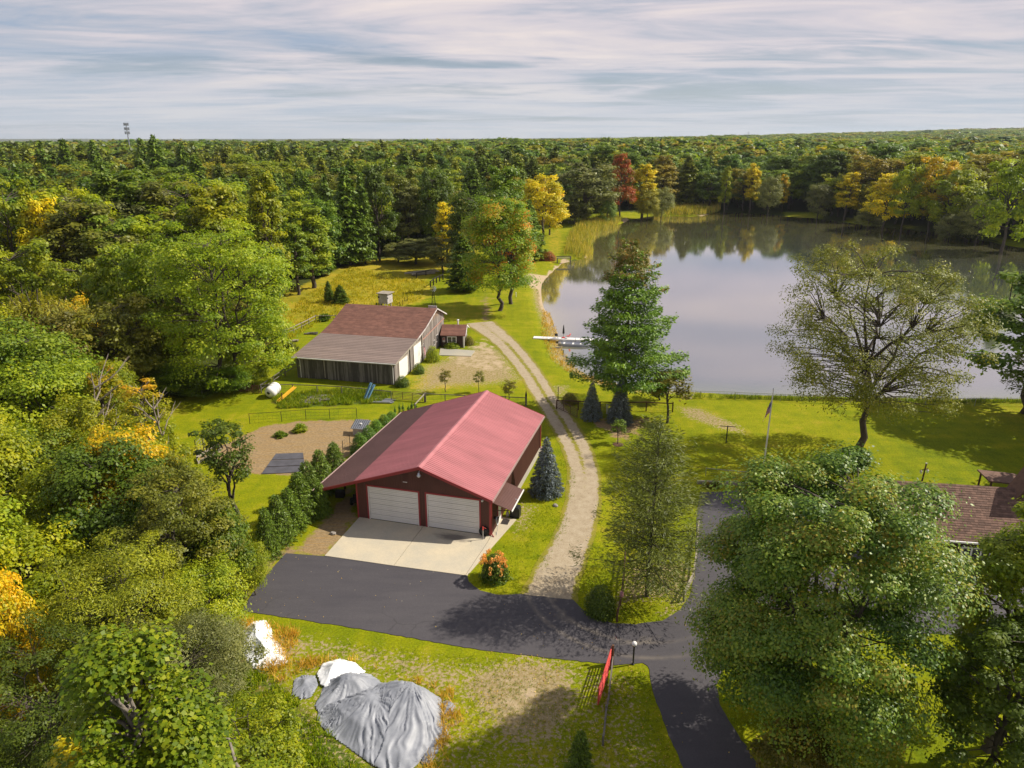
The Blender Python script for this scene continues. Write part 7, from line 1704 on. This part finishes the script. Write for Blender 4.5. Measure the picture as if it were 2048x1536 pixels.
def na_(nm, dt):
    n = gn.nodes.new('GeometryNodeInputNamedAttribute'); n.data_type = dt; n.inputs['Name'].default_value = nm; return n.outputs['Attribute']
cmb = gn.nodes.new('ShaderNodeCombineXYZ'); gn.links.new(na_('rz', 'FLOAT'), cmb.inputs[2])
m2p = gn.nodes.new('GeometryNodeMeshToPoints')
gn.links.new(gi.outputs[0], m2p.inputs['Mesh']); gn.links.new(m2p.outputs[0], ip.inputs['Points']); gn.links.new(ci.outputs[0], ip.inputs['Instance'])
gn.links.new(na_('ti', 'INT'), ip.inputs['Instance Index']); gn.links.new(cmb.outputs[0], ip.inputs['Rotation']); gn.links.new(na_('sc', 'FLOAT_VECTOR'), ip.inputs['Scale'])
gn.links.new(ip.outputs[0], go_.inputs[0])
md = wo_.modifiers.new('plant_wood', 'NODES'); md.node_group = gn

# ------------------------------------------------------------------ reeds, weeds, grass
def blades(name, polys, n, hmin, hmax, wdt, mat, label, cat='grass', seed=1, z=None, spread=0.35, polyz=0.0, per=3, tintlow=0.0):
    r = np.random.default_rng(seed); Ps = []
    ar = []
    for p in polys:
        q = np.array(polyG(p, polyz)); x0, y0 = q.min(0); x1, y1 = q.max(0); ar.append((q, (x1 - x0) * (y1 - y0)))
    tot = sum(a for _, a in ar)
    for q, a in ar:
        k = int(n * a / tot); x0, y0 = q.min(0); x1, y1 = q.max(0); X = r.uniform(x0, x1, k); Y = r.uniform(y0, y1, k)
        ok = sdf(X, Y, [tuple(v) for v in q]) < 0; X, Y = X[ok], Y[ok]; cl = fbm(X * 0.9, Y * 0.9, seed, 3); ok = r.random(len(X)) < np.clip((cl - 0.30) * 3.2, 0.05, 1); Ps.append(np.stack([X[ok], Y[ok]], 1))
    P_ = np.concatenate(Ps); P_ = np.repeat(P_, per, 0) + r.normal(size=(len(P_) * per, 2)) * 0.05; m = len(P_)
    Z = ground_z(P_[:, 0], P_[:, 1]) if z is None else np.full(m, z); H = r.uniform(hmin, hmax, m)
    D = np.stack([r.normal(size=m) * spread, r.normal(size=m) * spread, np.ones(m)], 1); D = unit(D)
    C = np.stack([P_[:, 0], P_[:, 1], Z], 1) + D * (H * 0.46)[:, None]
    N = np.stack([r.normal(size=m), r.normal(size=m) - 0.3, np.full(m, 0.15)], 1)
    me = leaf_mesh(name, C, N, H, wdt, np.clip(r.random(m) * 0.7 + 0.3 * fbm(P_[:, 0] * 0.5, P_[:, 1] * 0.5, seed + 2, 2) + tintlow, 0, 1), mat, D=D, rng=r)
    return tag(link(name, me), label, cat, None, 'stuff')
blades('reeds', [[(1128, 512), (1140, 470), (1165, 445), (1215, 436), (1245, 440), (1228, 454), (1192, 466), (1182, 486), (1186, 506), (1168, 518)]], 9000, 1.6, 3.2, 0.16, F['reed'], 'pale reeds along the inlet on the left lake shore', 'reeds', 3, None, 0.12, 0, 3)
blades('far_reeds', [[(1308, 432), (1320, 412), (1440, 412), (1440, 424), (1400, 430)]], 5000, 2.0, 3.6, 0.28, F['reed'], 'green reeds at the head of the lake', 'reeds', 4, None, 0.1, 0, 2)
blades('bank_grass', [[(1340, 790), (1700, 797), (2100, 800), (2100, 806), (1700, 803), (1340, 796)]], 5200, 0.35, 0.9, 0.07, F['tuft'], 'rough grass on the lake bank along the chain link fence', 'grass', 5, None, 0.3, 0, 3)
blades('shore_grass', [[(1085, 615), (1100, 622), (1128, 700), (1160, 738), (1290, 780), (1280, 786), (1140, 748), (1100, 715), (1082, 670)]], 6000, 0.25, 0.7, 0.07, F['drytuft'], 'dry brown grass on the left lake shore', 'grass', 6, None, 0.35, 0, 3)
blades('straw_weeds', [[(520, 1345), (640, 1312), (760, 1338), (900, 1375), (930, 1440), (900, 1536), (800, 1600), (880, 1480), (880, 1395), (790, 1352), (700, 1318), (600, 1345), (560, 1370)], [(480, 1238), (600, 1262), (590, 1330), (520, 1350)]], 9000, 0.25, 0.8, 0.045, F['drytuft'], 'dry orange grass round the tarpaulins', 'grass', 7, None, 0.45, 0, 3)
blades('weed_patch', [[(380, 1400), (520, 1345), (600, 1405), (650, 1460), (760, 1560), (860, 1640), (300, 1700)]], 15000, 0.2, 0.6, 0.07, F['tuft'], 'rank green weeds in the foreground left of the tarpaulins', 'grass', 8, None, 0.5, 0, 3)
blades('barn_weeds', [[(540, 793), (700, 776), (790, 788), (760, 806), (660, 812), (560, 818)]], 4500, 0.3, 0.8, 0.09, F['tuft'], 'weeds round the board stack before the barn', 'grass', 9, None, 0.45, 0, 3)
blades('verge_grass', [[(935, 1165), (985, 1190), (1050, 1188), (1080, 1160), (1130, 1070), (1150, 1000), (1150, 950), (1120, 900), (1090, 1000), (1035, 1060)], [(1150, 1200), (1200, 1240), (1330, 1240), (1385, 1180), (1390, 1060), (1260, 1060), (1180, 1090)], [(560, 1270), (960, 1315), (1290, 1340), (1330, 1480), (1380, 1600), (900, 1600), (940, 1420), (760, 1330)], [(1435, 1375), (1480, 1320), (1620, 1290), (1700, 1500), (1530, 1530), (1450, 1420)]], 26000, 0.06, 0.17, 0.035, F['tuft'], 'short lawn grass on the verges of the drive', 'grass', 10, None, 0.6, 0, 3)
blades('meadow_grass', [[(548, 700), (640, 645), (760, 628), (840, 600), (860, 565), (700, 535), (600, 600), (550, 660)]], 16000, 0.3, 0.75, 0.12, F['meadtuft'], 'long yellow grass of the meadow behind the barn', 'grass', 11, None, 0.4, 0, 2)

# ------------------------------------------------------------------ fallen leaves
def litter(name, polys, n, size, mat, label, z=0.06, seed=1):
    r = np.random.default_rng(seed); Ps = []
    for p, w_ in polys:
        q = np.array(polyG(p)); x0, y0 = q.min(0); x1, y1 = q.max(0); k = int(n * w_); X = r.uniform(x0, x1, k); Y = r.uniform(y0, y1, k); ok = (sdf(X, Y, [tuple(v) for v in q]) < 0) & (r.random(k) < np.clip((fbm(X * 0.5, Y * 0.5, seed, 3) - 0.35) * 4, 0.03, 1)); Ps.append(np.stack([X[ok], Y[ok]], 1))
    P_ = np.concatenate(Ps); m = len(P_); C = np.stack([P_[:, 0], P_[:, 1], ground_z(P_[:, 0], P_[:, 1]) + z], 1)
    N = np.stack([r.normal(size=m) * .3, r.normal(size=m) * .3, np.ones(m)], 1)
    return tag(link(name, leaf_mesh(name, C, N, size * r.uniform(.6, 1.3, m), size * 0.7, r.random(m), mat, rng=r)), label, 'leaves', None, 'stuff')
litter('fallen_leaves', [([(960, 1300), (1290, 1330), (1330, 1440), (1365, 1536), (900, 1536), (940, 1400)], 0.5), ([(483, 1222), (700, 1255), (1230, 1330), (1296, 1332), (1365, 1536), (1520, 1536), (1433, 1372), (1480, 1309), (1400, 1180), (1325, 1242), (1190, 1238), (990, 1190), (937, 1163), (572, 1107)], 0.12), ([(1180, 1230), (1160, 1100), (1200, 950), (1390, 960), (1390, 1180), (1325, 1240)], 0.6), ([(1435, 1375), (1480, 1320), (1620, 1290), (1700, 1500), (1530, 1530)], 0.4)], 2200, 0.10, F['drytuft'], 'scattered dry leaves on the drive and the grass round it', 0.05, 3)
# ------------------------------------------------------------------ air
hz_ = MB().box(-9500, 9500, -400, 12500, -60, 95)
m = bpy.data.materials.new('thin_haze'); m.use_nodes = True; m.node_tree.nodes.clear()
pv = m.node_tree.nodes.new('ShaderNodeVolumePrincipled'); pv.inputs['Density'].default_value = 0.00005; pv.inputs['Color'].default_value = (0.86, 0.92, 1.0, 1); pv.inputs['Anisotropy'].default_value = 0.2
ou = m.node_tree.nodes.new('ShaderNodeOutputMaterial'); m.node_tree.links.new(pv.outputs[0], ou.inputs['Volume'])
ho = hz_.build('haze', m); ho['kind'] = 'stuff'; ho['label'] = 'thin blue air haze over the far woodland'; ho['category'] = 'haze'
